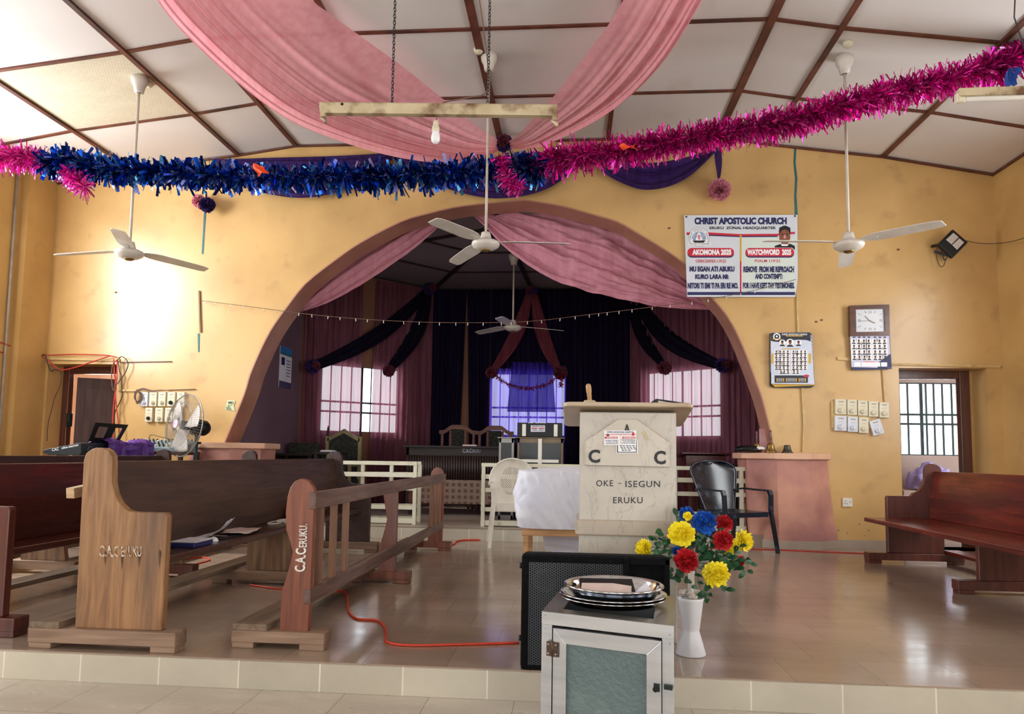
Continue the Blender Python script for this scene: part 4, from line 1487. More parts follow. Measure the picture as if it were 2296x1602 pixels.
text_px(m, 'ERUKU ZONAL HEADQUARTER', c5(930, 411, 1080, 418), y_, 1, .01)
px_quad(m, *c5(872, 424, 1132, 429), y_, 2)
px_disc(m, *[c5(900, 430, 0, 0)[0], c5(900, 430, 0, 0)[1]], 3.6, 3.2, y_ - .0004, 3)
px_disc(m, *[c5(1110, 422, 0, 0)[0], c5(1110, 422, 0, 0)[1]], 3.2, 4.0, y_ - .0004, 2)
for xx in (873, 1020):
    px_quad(m, *c5(xx, 443, xx + 108, 460), y_, 2)
px_quad(m, *c5(1003, 426, 1006, 508), y_, 4)
text_px(m, 'AKOMONA 2025', c5(888, 446, 975, 457), y_ - .0005, 0, .03)
text_px(m, 'WATCHWORD 2025', c5(1030, 446, 1122, 457), y_ - .0005, 0, .03)
for k, (l, r) in enumerate((('MU EGAN ATI ABUKU', 'REMOVE FROM ME REPROACH'), ('KURO LARA MI;', 'AND CONTEMPT;'), ('NITORI TI EMI TI PA ERI RE MO.', 'FOR I HAVE KEPT THY TESTIMONIES.'))):
    text_px(m, l, c5(880 + (10 if k == 1 else 0), 470 + k * 13, 985, 479 + k * 13), y_, 1, .03)
    text_px(m, r, c5(1012 + (12 if k == 1 else 0), 466 + k * 13, 1128, 475 + k * 13), y_, 1, .03)
single('sticker', m, [M['white'], M['navy'], M['redp'], M['skin'], M['gold']], 'printed white church sticker under the letter A on the pulpit', 'sticker')

# wooden stick in its ring, and the open book on the pulpit
zt = lambda x, y: lerp(a, c, min(max((y - a.y) / (c.y - a.y), 0), 1)).z + .028
q = P(1322, 905, Y=YP + .06)
t = thing('wooden_mallet', 'turned wooden handle standing in round base on the pulpit top', 'mallet', (q.x, q.y, zt(0, q.y) + .001))
z = zt(0, q.y)
pr = Matrix.Rotation(-.10, 3, 'Y')
build('base', MB().lathe([(.001, 0), (.034, 0), (.034, .030), (.028, .034), (.001, .034)], (q.x, q.y, z), 24), M['topstone'], t)
build('handle', MB().lathe([(.010, .03), (.013, .035), (.0115, .055), (.0135, .058), (.0125, .075), (.015, .08), (.0155, .105), (.014, .122), (.008, .128), (.001, .13)], (q.x + .004, q.y, z), 18, M=pr), wood('turned_wood', 'bd9568', 'a37c50', 'Z', rough=.5), t)
bx0_, bx1_ = P(1467, 900, Y=YP + .1).x, P(1546, 900, Y=YP + .1).x
zz = zt(0, YP + .05)
t = thing('open_bible', 'thick open book with black cover lying on the pulpit top', 'book', ((bx0_ + bx1_) / 2, YP + .12, zz))
build('pages', MB().prism([(bx0_ + .008, zz + .006), (bx1_ - .008, zz + .003), (bx1_ - .01, zz + .008), (bx0_ + .05, zz + .022), (bx0_ + .008, zz + .030)], 'Y', YP - .01, YP + .24), M['paperp'], t)
build('cover', MB().prism([(bx0_, zz), (bx1_, zz), (bx1_, zz + .004), (bx1_ - .001, zz + .012), (bx0_ + .05, zz + .027), (bx0_, zz + .038)], 'Y', YP + .24, YP + .247), M['black'], t)
build('cover_edge', MB().prism([(bx0_ - .003, zz), (bx0_ + .004, zz), (bx0_ + .006, zz + .031), (bx0_ + .06, zz + .024), (bx1_, zz + .007), (bx1_, zz + .012), (bx0_ + .06, zz + .031), (bx0_ - .003, zz + .039)], 'Y', YP - .012, YP + .24), M['black'], t)

# ================================================================ stage monitor loudspeaker
M['carpet'] = mk('speaker_carpet', '08090b', '0e0f12', scale=60, rough=.95, spec=.15, bump=.6, bscale=120)


def perf(name, c, f, hole=.55):
    m, nt, b, L = new_mat(name)
    N = nt.nodes
    b.inputs['Base Color'].default_value = col4(c)
    b.inputs['Roughness'].default_value = .45
    b.inputs['Metallic'].default_value = .5
    tc = N.new('ShaderNodeTexCoord')
    sx = N.new('ShaderNodeSeparateXYZ')
    L.new(tc.outputs['Object'], sx.inputs[0])

    def mth(op, a_, b_=None):
        n_ = N.new('ShaderNodeMath')
        n_.operation = op
        for i, v in enumerate((a_, b_)):
            if v is None:
                continue
            if isinstance(v, (int, float)):
                n_.inputs[i].default_value = v
            else:
                L.new(v, n_.inputs[i])
        return n_.outputs[0]
    x, z = mth('MULTIPLY', sx.outputs['X'], f), mth('MULTIPLY', sx.outputs['Z'], f)
    a1 = mth('COSINE', x)
    a2 = mth('COSINE', mth('ADD', mth('MULTIPLY', x, .5), mth('MULTIPLY', z, .866)))
    a3 = mth('COSINE', mth('SUBTRACT', mth('MULTIPLY', x, .5), mth('MULTIPLY', z, .866)))
    s_ = mth('ADD', mth('ADD', a1, a2), a3)
    L.new(mth('LESS_THAN', s_, hole), b.inputs['Alpha'])
    return m


M['grill'] = perf('speaker_grille', '3a3c40', 620)
YS = 3.44
x0, x1 = P(1169, 1300, Y=YS).x, P(1503, 1300, Y=YS).x
zt_ = P(1170, 1242, Y=YS).z
t = thing('stage_speaker', 'black carpeted loudspeaker lying at the stage edge before pulpit', 'loudspeaker', ((x0 + x1) / 2, YS + .15, 0))
m = MB()
m.prism([(YS, 0.001), (YS + .30, .001), (YS + .24, zt_ - .02), (YS + .01, zt_)], 'X', x0, x1)
build('cabinet', m, M['carpet'], t, bevel=.014)
gx0, gx1 = P(1186, 1300, Y=YS).x, P(1396, 1300, Y=YS).x
gz0, gz1 = P(1186, 1490, Y=YS).z, P(1186, 1260, Y=YS).z
m = MB()
fr = .022
m.box((x0 + .004, YS - .02, .004), (gx0, YS, zt_ - .004)).box((gx0, YS - .02, gz1), (gx1, YS, zt_ - .004)).box((gx0, YS - .02, .004), (gx1, YS, gz0)).box((gx1, YS - .02, .004), (gx1 + .03, YS, zt_ - .004))
m.box((gx1 + .03, YS - .02, gz1 - .0), (x1 - .004, YS, zt_ - .004)).box((x1 - .03, YS - .02, .004), (x1 - .004, YS, zt_))
build('rim', m, M['carpet'], t, bevel=.006)
build('grille', MB().box((gx0 - .002, YS - .012, gz0 - .002), (gx1 + .002, YS - .010, gz1 + .002)), M['grill'], t)
m = MB()
for (cx, cz_, r) in ((gx0 + .075, gz1 - .085, .055), ((gx0 + gx1) / 2 + .03, gz0 + .17, .14)):
    m.lathe([(r, 0), (r * .95, .004), (r * .85, -.002), (r * .3, -.02), (.001, -.012)], (cx, YS - .004, cz_), 32, M=Matrix.Rotation(PI / 2, 3, 'X'))
build('driver', m, M['black'], t)
m = MB().box((gx1 + .06, YS - .004, .30), (x1 - .05, YS - .0, .40))
build('connector_plate', m, M['black'], t, bevel=.002)
for z in (.13, .47):
    build('bolt', MB().cyl((x0 - .012, YS + .05, z), (x0, YS + .05, z), .014, 12), M['dark_metal'], t)

# ================================================================ aluminium cabinet with trays
ZT = .44
FL, FR = P(1215, 1371, Z=ZT), P(1511, 1404, Z=ZT)
BLc, BRc = P(1257, 1321, Z=ZT), P(1512, 1330, Z=ZT)
M['alu'] = mk('brushed_aluminium', 'c3c7cb', 'b2b6bb', scale=2, rough=.3, metal=.85, stretch=(1, 1, 12))
M['alu_top'] = mk('aluminium_sheet', 'b5b1a8', 'a49f96', scale=3, rough=.28, metal=.9)
M['frost'] = mk('hammered_glass', '66797a', '4f6062', scale=2.2, rough=.35, bump=.5, bscale=60, c3='7f908e', scale3=4, lo3=.5, hi3=.8)
ux = (FR - FL).normalized()
uy = ((BLc - FL).normalized() + (BRc - FR).normalized()).normalized()
Wd = (FR - FL).length
Dp = .52
Zb = -.134
Mx = frameM((FL.x, FL.y, Zb), ux, uy, (0, 0, 1))
Hh = ZT - Zb
t = thing('glass_cabinet', 'aluminium box cabinet with frosted glass door on nave floor', 'cabinet', (FL.x, FL.y, Zb))
pw = .026
m = MB()
for x in (0, Wd - .04):
    m.box((x, 0, 0), (x + .04, .03, Hh - .002), M=Mx)
    m.box((x, Dp - .03, 0), (x + .04, Dp, Hh - .002), M=Mx)
m.box((0, -.003, Hh - .045), (Wd, 0, Hh), M=Mx)
m.box((.0, .0, .0), (Wd, .03, .03), M=Mx)
for x in (0, Wd - .004):
    m.box((x, .03, 0), (x + .004, Dp - .03, Hh - .002), M=Mx)
m.box((.004, Dp - .004, 0), (Wd - .004, Dp, Hh - .002), M=Mx)
build('body_frame', m, M['alu'], t, bevel=.002)
m = MB()
m.box((0, 0, Hh - .004), (Wd, .07, Hh), M=Mx).box((0, Dp - .07, Hh - .004), (Wd, Dp, Hh), M=Mx).box((0, .07, Hh - .004), (.07, Dp - .07, Hh), M=Mx).box((Wd - .07, .07, Hh - .004), (Wd, Dp - .07, Hh), M=Mx)
build('top_sheet', m, M['alu_top'], t)
dz1 = Hh - .052
x0, x1 = .046, Wd - .042
m = MB()
fw = .05
for poly in ([(x0, dz1), (x1, dz1), (x1 - fw, dz1 - fw), (x0 + fw, dz1 - fw)], [(x0, .02), (x0, dz1), (x0 + fw, dz1 - fw), (x0 + fw, .02 + fw)],
             [(x1, .02), (x1, dz1), (x1 - fw, dz1 - fw), (x1 - fw, .02 + fw)], [(x0, .02), (x1, .02), (x1 - fw, .02 + fw), (x0 + fw, .02 + fw)]):
    m.prism(poly, 'Y', -.012, .006, M=Mx)
dr = build('door', m, M['alu'], t, bevel=.0015)
build('door_glass', MB().box((x0 + fw - .003, -.001, .02 + fw), (x1 - fw + .003, .002, dz1 - fw + .003), M=Mx), M['frost'], dr)
m = MB()
hz = Hh - .125
m.box((.022, -.015, hz - .025), (.042, -.010, hz + .025), M=Mx).box((.048, -.018, hz - .025), (.068, -.012, hz + .025), M=Mx)
m.cyl(Mx @ Vector((.045, -.016, hz - .027)), Mx @ Vector((.045, -.016, hz + .027)), .004, 8)
build('hinge', m, mk('rusty_hinge', '5c4738', '40332a', scale=60, rough=.5, metal=.5), dr)
m = MB()
for (x, z) in ((.03, hz - .016), (.03, hz + .016), (.058, hz - .016), (.058, hz + .016), (.014, Hh - .012), (.014, Hh - .06), (Wd - .014, Hh - .03), (Wd - .014, Hh - .06)):
    m.lathe([(.0035, 0), (.0028, .002), (.001, .0025)], Mx @ Vector((x, -.017 if z < Hh - .07 else -.003, z)), 8, M=Matrix.Rotation(PI / 2, 3, 'X'))
build('rivets', m, M['alu'], t)
lz = P(1478, 1545, Y=FR.y).z - Zb
m = MB().box((Wd - .068, -.016, lz - .012), (Wd - .048, -.012, lz + .014), M=Mx)
m.tube([Mx @ Vector((Wd - .062 + .008 * math.cos(k), -.02, lz - .004 + .008 * math.sin(k))) for k in [i * .6 for i in range(11)]], .0016, 6)
m.box((Wd - .034, -.012, lz - .002), (Wd - .006, -.003, lz + .012), M=Mx)
build('latch', m, M['dark_metal'], dr)

M['steel'] = mk('polished_steel', 'd6d8db', 'c6c8cc', scale=3, rough=.12, metal=1.)
pc = P(1374, 1352, Z=ZT)
pc = Vector((pc.x, pc.y + .00, 0))
R_ = .207
for k, (dz, r, hh, dx, lab) in enumerate(((.002, R_, .026, 0, 'bottom steel offering tray of the stack on the cabinet'), (.012, R_ * .985, .026, .002, 'middle steel offering tray of the stack'), (.020, R_ * .925, .050, .004, 'top steel offering bowl holding book and envelopes'))):
    zb = ZT + dz
    m = MB().lathe([(.001, 0), (r * .74, 0), (r * .80, .004), (r * .90, hh * .75), (r * .93, hh * .97), (r * .96, hh), (r * .99, hh * .99), (r, hh * .92), (r * .99, hh * .85), (r * .965, hh * .86), (r * .95, hh * .9), (r * .93, hh * .84), (r * .91, hh * .66), (r * .81, -.001), (r * .74, -.003), (.001, -.003)],
                   (pc.x + dx, pc.y + dx, zb + .003), 72)
    single('offering_tray', m, M['steel'], lab, 'tray', loc=(pc.x, pc.y, zb), group='steel offering trays')
zp = ZT + .040
M3 = frameM((pc.x - .02, pc.y + .045, zp), (1, .05, 0), (-.04, .9, .25), (0, -.25, .95))
m = MB().box((-.105, -.07, 0), (.105, .07, .018), M=M3)
single('book', m, M['black'], 'black book lying in the top steel tray', 'book', bevel=.003)
M3 = frameM((pc.x - .03, pc.y - .03, zp + .006), (1, -.03, 0), (.03, .85, .42), (0, -.42, .85))
m = MB().prism([(-.095, -.045), (.095, -.055), (.10, .04), (.03, .055), (-.09, .05)], 'Z', 0, .002, M=M3)
single('envelope', m, M['paperp'], 'pinkish white envelope propped in the top steel tray', 'envelope')
M3 = frameM((pc.x + .10, pc.y - .02, zp + .008), (.9, .2, .15), (-.2, .85, .35), (0, -.4, .9))
m = MB().prism([(-.06, -.03), (.05, -.035), (.045, .05)], 'Z', 0, .002, M=M3)
single('envelope', m, M['paper'], 'folded white paper corner at right in the top steel tray', 'paper')

# ================================================================ flower vase
vp = P(1551, 1472, Z=0)
vx, vy = vp.x, vp.y + .03
t = thing('vase', 'white hourglass plastic vase standing right of the cabinet', 'vase', (vx, vy, 0))
m = MB().lathe([(.001, .001), (.074, .001), (.076, .008), (.044, .118), (.043, .125), (.046, .135), (.064, .27), (.069, .285), (.066, .287), (.060, .272), (.042, .14), (.001, .13)], (vx, vy, 0), 40)
build('body', m, mk('vase_plastic', 'dcdde1', 'd0d2d8', scale=5, rough=.3), t)
m = MB()
rnd = random.Random(5)
for k in range(9):
    m2 = blob((vx + rnd.uniform(-.042, .042), vy + rnd.uniform(-.042, .042), .292 + rnd.uniform(0, .018)), (.02, .018, .016), k, .5, 10)
    m.add(m2.v, m2.f)
build('paper_filling', m, mk('crumpled_paper', 'd2cbc2', 'b3a597', scale=30, rough=.8), t)
m = MB().cyl((vx + .0, vy, .26), (vx + .008, vy, .47), .016, 14)
build('inner_tube', m, M['white_plastic'], t)

M['leafm'] = mk('plastic_leaf', '1f5a33', '14402a', scale=14, rough=.4)
M['stem'] = mk('plastic_stem', '24502c', rough=.5)
FC = {'yellow': ('fbf03c', 'f5de1c'), 'red': ('d0202a', 'a81420'), 'blue': ('1f63c8', '1547a0')}
for k in FC:
    M['f_' + k] = mk('petal_' + k, FC[k][0], FC[k][1], scale=20, rough=.6)
    M['f_' + k].node_tree.nodes['Principled BSDF'].inputs['Subsurface Weight'].default_value = 0


def flower(c, r, face, seed, lay=8):
    """a ruffled pompon bloom facing a direction"""
    rnd = random.Random(seed)
    m = MB()
    w = Vector(face).normalized()
    u = w.orthogonal().normalized()
    v = w.cross(u)
    for L_ in range(lay):
        ang = lerp(1.95, .12, (L_ / (lay - 1)) ** .9)
        n_ = int(lerp(17, 5, L_ / (lay - 1)))
        ln = r * lerp(1.0, .80, L_ / (lay - 1))
        wd = r * .30
        for k in range(n_):
            ph = 2 * PI * (k + .5 * (L_ % 2)) / n_ + rnd.uniform(-.12, .12)
            rad = u * math.cos(ph) + v * math.sin(ph)
            a_ = ang + rnd.uniform(-.16, .16)
            d_ = rad * math.sin(a_) + w * math.cos(a_)
            s_ = w.cross(rad).normalized()
            s_ = Matrix.Rotation(rnd.uniform(-.35, .35), 3, d_) @ s_
            nn_ = d_.cross(s_)
            lk = ln * rnd.uniform(.86, 1.06)
            vs = []
            for i in range(5):
                q_ = i / 4
                ww = wd * (.18, .55, .95, 1.05, .62)[i] * .5
                cen_ = c + d_ * lk * (.10 + .90 * q_) + nn_ * (-.16 * r * math.sin(q_ * 2.9)) * (1 if a_ < 1.3 else .5)
                for j in (-1, 0, 1):
                    cup = nn_ * (-.07 * r * abs(j)) * (.3 + q_)
                    tip = d_ * (-.05 * ln * abs(j)) * (q_ > .9)
                    vs.append(cen_ + s_ * ww * j + cup + tip)
            m.add(vs, [(i * 3 + j, i * 3 + j + 1, i * 3 + j + 4, i * 3 + j + 3) for i in range(4) for j in range(2)], 0, True)
    return m


top = Vector((vx + .008, vy, .46))
fl = [(1528, 1198, 31, 'yellow', -.10, (-.15, -1, .15), 'large yellow bloom at upper left of the bouquet'), (1443, 1230, 23, 'yellow', .0, (-.9, -.4, .1), 'yellow bloom far left on its own sprig'),
      (1579, 1172, 30, 'blue', -.04, (.1, -.75, .65), 'large blue bloom at the top of the bouquet'), (1539, 1152, 19, 'blue', .05, (-.3, -.3, 1), 'small blue bloom behind the big yellow one'),
      (1542, 1158, 11, 'yellow', -.05, (0, -.8, .8), 'tiny yellow bloom between the two blue ones'), (1624, 1174, 21, 'red', .06, (.3, -.6, .6), 'red bloom at upper right of the bouquet'),
      (1622, 1212, 25, 'red', -.06, (.5, -.9, .1), 'large red bloom right of the centre'), (1634, 1226, 22, 'yellow', .0, (.6, -.7, -.1), 'yellow bloom tucked behind the large red one'),
      (1668, 1213, 25, 'yellow', .04, (.9, -.5, .2), 'yellow bloom farthest right in the bouquet'), (1539, 1258, 28, 'red', -.08, (-.1, -1, -.1), 'red bloom low at the left of the bouquet'),
      (1606, 1289, 31, 'yellow', -.12, (.15, -1, -.1), 'yellow bloom lowest in the bouquet'), (1660, 1258, 13, 'red', .05, (.8, -.4, -.2), 'small red bloom at lower right edge of the bouquet'),
      (1517, 1236, 11, 'blue', .0, (-.5, -.8, 0), 'tiny dark blue bloom under the large yellow one')]
proj_ = []
for k, (x, y, r, cn, dy, face, lab) in enumerate(fl):
    c = P(x, y, Y=vy + dy)
    rr = r / 1605 * (vy + dy)
    t = thing('artificial_flower', lab, 'flower', c, 'artificial flowers of the bouquet')
    build('petals', flower(c, rr * 1.02, face, k), M['f_' + cn], t)
    mid = top.lerp(c, .5) + Vector((0, .02, -.01))
    build('stem', MB().tube(curve_pts([top, mid, c + Vector(face).normalized() * -.01], 8), .0022, 5), M['stem'], t)
# foliage
m = MB()
rnd = random.Random(9)


def leaf(m, c, d, up, l, w):
    d = d.normalized()
    s = d.cross(up).normalized()
    n_ = s.cross(d)
    vs = []
    for i in range(6):
        q_ = i / 5
        ww = w * math.sin(PI * min(q_ * .92 + .06, 1)) ** .7
        cn = c + d * l * q_ + n_ * (.12 * l * math.sin(q_ * 3))
        vs += [cn - s * ww + n_ * .15 * w, cn, cn + s * ww + n_ * .15 * w]
    m.add(vs, [(i * 3 + j, i * 3 + j + 1, i * 3 + j + 4, i * 3 + j + 3) for i in range(5) for j in range(2)], 0, True)


for x, y, cnt in ((1490, 1212, 10), (1470, 1222, 5), (1500, 1245, 8), (1515, 1285, 10), (1580, 1245, 26), (1560, 1215, 14), (1590, 1215, 14), (1570, 1318, 9), (1585, 1330, 5), (1640, 1262, 14), (1660, 1275, 8), (1610, 1250, 14), (1545, 1290, 8), (1600, 1195, 8), (1650, 1235, 6), (1530, 1170, 4), (1625, 1300, 4), (1535, 1225, 8)):
    for _ in range(cnt):
        c = P(x + rnd.gauss(0, 11), y + rnd.gauss(0, 10), Y=vy + rnd.uniform(-.06, .08))
        d = (c - top).normalized() * .7 + Vector((rnd.gauss(0, 1), rnd.gauss(0, .8) - .3, rnd.gauss(0, .9)))
        leaf(m, c, d, Vector((rnd.gauss(0, .4), -1, .6)), rnd.uniform(.03, .055), rnd.uniform(.010, .016))
for x, y in ((1455, 1226), (1490, 1225), (1640, 1262), (1570, 1318)):
    c = P(x, y, Y=vy)
    m.tube(curve_pts([top, top.lerp(c, .5) + Vector((0, 0, .02)), c], 8), .002, 5)
single('foliage', m, M['leafm'], 'dark green plastic leaves of the bouquet in the vase', 'leaves', kind='stuff')

# ================================================================ banner
YBn = 8.485


def bn(x, y):
    return (1500 + x * .1623, 440 + y * .1623)


def bbox(x0, y0, x1, y1):
    return bn(x0, y0) + bn(x1, y1)


t = thing('banner', 'white church banner with blue and red lettering on the right wall', 'banner', P(1661, 575, Y=YBn))
cs = [bn(208, 265), bn(1773, 258), bn(1780, 1135), bn(1745, 1395), bn(252, 1392)]
c3 = [P(x, y, Y=YBn) for x, y in cs]
m = MB().prism([(p.x, p.z) for p in c3], 'Y', YBn, YBn + .004)
build('sheet', m, M['banner'], t)
mats = [M['navy'], M['redp'], M['white'], M['ink'], M['gold'], M['skin'], M['green'], mk('emblem_blue', '5b76b0', 'c8d0de', scale=60, rough=.6), mk('emblem_red', 'c83a5a', 'e9c6cd', scale=70, rough=.6)]
y1 = YBn - .001
m = MB()
px_quad(m, *bbox(1010, 560, 1740, 1300), y1 + .0005, 6)
px_quad(m, *bbox(255, 1325, 1742, 1368), y1, 0)
px_poly(m, [bn(*q) for q in ((243, 500), (560, 502), (990, 525), (1500, 520), (1740, 492), (1740, 522), (1500, 548), (990, 553), (560, 533), (243, 528))], y1, 1)
px_poly(m, [bn(*q) for q in ((243, 528), (560, 533), (990, 553), (1500, 548), (1500, 565), (990, 568), (560, 550), (243, 536))], y1, 0)
px_quad(m, *bbox(978, 540, 1002, 900), y1 - .0004, 4)
px_quad(m, *bbox(980, 900, 1000, 1325), y1 - .0004, 1)
for x0_, x1_ in ((252, 900), (1053, 1730)):
    for (dy, mi, e) in ((18, 0, 0), (0, 1, .0006)):
        q = []
        for k in range(13):
            a_ = PI / 2 + PI * k / 12
            q.append(bn(x0_ + 62 + 60 * math.cos(a_), 775 + dy + 58 * math.sin(a_)))
        for k in range(13):
            a_ = -PI / 2 + PI * k / 12
            q.append(bn(x1_ - 62 + 60 * math.cos(a_), 775 + dy + 58 * math.sin(a_)))
        px_poly(m, q, y1 - e, mi)
build('printed_bands', m, mats, t)
y2 = y1 - .0014
for tx, bx_, mi_, bo_ in (('CHRIST APOSTOLIC CHURCH', bbox(352, 295, 1628, 392), 0, 0.06075),
                         ('ERUKU  ZONAL HEADQUARTER', bbox(562, 420, 1476, 465), 3, 0.027000000000000003),
                         ('AKOMONA 2025', bbox(322, 735, 862, 815), 2, 0.06075),
                         ('WATCHWORD  2025', bbox(1080, 735, 1690, 815), 2, 0.06075),
                         ('ORIN DAFIDI 119:22', bbox(370, 876, 785, 920), 1, 0.013500000000000002),
                         ('PSALM 119:22', bbox(1185, 876, 1538, 915), 1, 0.013500000000000002),
                         ('MU EGAN ATI ABUKU', bbox(283, 970, 906, 1045), 0, 0.06075),
                         ('KURO LARA MI;', bbox(362, 1080, 826, 1160), 0, 0.06075),
                         ('NITORI TI EMI TI PA ERI RE MO.', bbox(258, 1197, 958, 1280), 0, 0.06075),
                         ('REMOVE  FROM ME REPROACH', bbox(1028, 970, 1728, 1055), 0, 0.06075),
                         ('AND CONTEMPT;', bbox(1188, 1072, 1570, 1160), 0, 0.06075),
                         ('FOR I HAVE KEPT THY TESTIMONIES.', bbox(1022, 1195, 1735, 1278), 0, 0.06075)):
    m = MB()
    text_px(m, tx, bx_, y2, mi_, bo_)
    build('text_line', m, mats, t)
# emblem
m = MB()
ex, ey = bn(415, 565)
px_disc(m, ex, ey, 23, 21, y1 - .0006, 3, 40)
px_disc(m, ex, ey, 22.4, 20.4, y1 - .001, 2, 40)
px_disc(m, ex, ey + 1, 15.5, 13.5, y1 - .0014, 7, 32)
px_disc(m, ex, ey - 4, 4.2, 6, y1 - .0018, 2, 16)
px_disc(m, ex, ey + 1, 3, 6.5, y1 - .0022, 8, 16)
px_poly(m, [(ex - 15, ey + 8), (ex + 15, ey + 8), (ex + 10, ey + 13), (ex - 10, ey + 13)], y1 - .002, 3)
px_poly(m, [(ex - 8, ey + 4), (ex - 4, ey - 2), (ex + 4, ey - 2), (ex + 8, ey + 4), (ex + 5, ey + 9), (ex - 5, ey + 9)], y1 - .0019, 2)
px_quad(m, *bbox(262, 645, 580, 680), y1 - .0024, 2)
text_px(m, 'ONE FOLD, ONE SHEPHERD', bbox(275, 653, 562, 670), y1 - .003, 3, .02)
word = 'CHRIST APOSTOLIC CHURCH'
for k, ch in enumerate(word):
    if ch == ' ':
        continue
    a_ = PI * (1.06 - 1.12 * k / (len(word) - 1))
    px_, py_ = ex + 19 * math.cos(a_), ey + 1 - 17.3 * math.sin(a_)
    c = P(px_, py_, Y=y1 - .0016)
    s_ = P(px_ + 1, py_, Y=y1).x - P(px_, py_, Y=y1).x
    ang = a_ - PI / 2
    ax_ = Vector((math.cos(ang), 0, math.sin(ang)))
    az_ = Vector((-math.sin(ang), 0, math.cos(ang)))
    text(m, ch, c - ax_ * s_ * 1.2 - az_ * s_ * 1.6, ax_ * s_ * (2.4 if ch != 'I' else .7), az_ * s_ * 3.2, 3, .02)
build('emblem', m, mats, t)
# printed portrait: a generic man in a collar
m = MB()
hx, hy = bn(1600, 545)
px_poly(m, [bn(1460, 712), bn(1462, 688), bn(1530, 665), bn(1680, 660), bn(1738, 690), bn(1740, 745), bn(1700, 712)], y1 - .0026, 3)
px_poly(m, [bn(1545, 668), bn(1560, 690), bn(1640, 690), bn(1655, 650), bn(1640, 665), bn(1560, 662)], y1 - .003, 2)
px_quad(m, *bbox(1555, 610, 1650, 672), y1 - .0028, 5)
px_disc(m, hx, hy + 3, 12.3, 16.5, y1 - .0036, 5, 28)
px_disc(m, hx, hy - 9, 13, 13.2, y1 - .0032, 3, 24)
px_poly(m, [(hx - 12.6, hy - 8), (hx - 9, hy - 13), (hx, hy - 15), (hx + 9, hy - 13), (hx + 12.6, hy - 8), (hx + 12, hy - 18), (hx, hy - 22), (hx - 12, hy - 18)], y1 - .004, 3)
for sx_ in (-1, 1):
    px_quad(m, hx + sx_ * 5.5 - 3, hy - 4.6, hx + sx_ * 5.5 + 3, hy - 3.6, y1 - .0042, 3)
    px_disc(m, hx + sx_ * 5.5, hy - 1.6, 1.8, 1.0, y1 - .0042, 3, 12)
px_poly(m, [(hx - 1.2, hy - 1), (hx + 1.2, hy - 1), (hx + 3, hy + 6), (hx - 3, hy + 6)], y1 - .0041, 8)
px_poly(m, [(hx - 5, hy + 11), (hx, hy + 9.8), (hx + 5, hy + 11), (hx, hy + 12.8)], y1 - .0042, 1)
build('portrait', m, mats, t)
m = MB()
for q in ((240, 285), (1740, 275)):
    px_disc(m, *bn(*q), 2.2, 2.2, y1 - .002, 0, 12)
build('eyelets', m, M['dark_metal'], t)

# ================================================================ calendars and clock
def mini(m, cx, cy, s, Y, rnd, bg=None):
    if bg is not None:
        px_quad(m, cx - s * .62, cy - s * .62, cx + s * .62, cy + s * .62, Y + .0004, bg)
    px_disc(m, cx, cy - s * .14, s * .22, s * .32, Y, 5, 8)
    px_poly(m, [(cx - s * .22, cy - s * .2), (cx - s * .18, cy - s * .5), (cx + s * .18, cy - s * .5), (cx + s * .22, cy - s * .2)], Y - .0003, 3)
    px_poly(m, [(cx - s * .48, cy + s * .5), (cx - s * .3, cy + s * .2), (cx + s * .3, cy + s * .2), (cx + s * .48, cy + s * .5)], Y - .0003, rnd.choice((3, 3, 0)))


YC = 8.46


def cn(x, y):
    return (1700 + x * .0936, 730 + y * .0936)


rnd = random.Random(3)
t = thing('wall_calendar', 'thick wall calendar with navy header and rows of small portraits', 'calendar', P(1777, 805, Y=YC))
pages = MB()
for k, (pts_, mi) in enumerate((([(275, 200), (1280, 195), (1350, 1400), (1350, 1450), (1255, 1500), (380, 1495), (280, 1450)], 3), ([(300, 260), (1260, 260), (1340, 1380), (1350, 1440), (400, 1478), (330, 1410)], 4), ([(296, 250), (700, 200), (1290, 240), (1330, 1200), (1340, 1410), (290, 1120)], 7))):
    q = [P(*cn(*p), Y=YC + .03 - .008 * k) for p in pts_]
    pages.prism([(p.x, p.z) for p in q], 'Y', YC + .028 - .008 * k, YC + .035 - .008 * k, mi)
build('pages', pages, mats, t)
q = [P(*cn(*p), Y=YC) for p in ((300, 180), (1250, 165), (1350, 1415), (315, 1400))]
mats2 = list(mats)
mats2[6] = mk('calendar_sheet', 'd2d9ea', 'c6d0e4', scale=4, rough=.35)
mats2[0] = mk('calendar_navy', '161d30', rough=.4)
build('sheet', MB().prism([(p.x, p.z) for p in q], 'Y', YC, YC + .006, 6), mats2, t)
m = MB()
y1 = YC - .0008
px_poly(m, [cn(*p) for p in ((300, 182), (1250, 167), (1258, 385), (1150, 352), (1000, 345), (850, 350), (700, 380), (500, 400), (380, 390), (303, 370))], y1, 0)
px_disc(m, *cn(445, 270), 8.4, 8.0, y1 - .0006, 2, 24)
px_disc(m, *cn(445, 270), 5.6, 5.4, y1 - .001, 0, 20)
px_disc(m, *cn(445, 265), 2.2, 2.2, y1 - .0014, 2, 12)
px_quad(m, 1700 + 345 * .0936, 730 + 315 * .0936, 1700 + 550 * .0936, 730 + 335 * .0936, y1 - .0012, 4)
text_px(m, 'CHRIST APOSTOLIC CHURCH', cn(565, 196) + cn(1172, 236), y1 - .0008, 2, .03)
px_quad(m, *(cn(665, 242) + cn(1065, 264)), y1 - .0008, 4)
for x, y, r in ((578, 425, 80), (765, 425, 98), (965, 425, 76)):
    px_disc(m, *cn(x, y - 5), r * .0936, r * .0936, y1 - .0006, 2, 20)
    mini(m, *cn(x, y + 5), r * .0936 * 1.7, y1 - .0012, rnd)
px_quad(m, *(cn(570, 553) + cn(980, 574)), y1, 4)
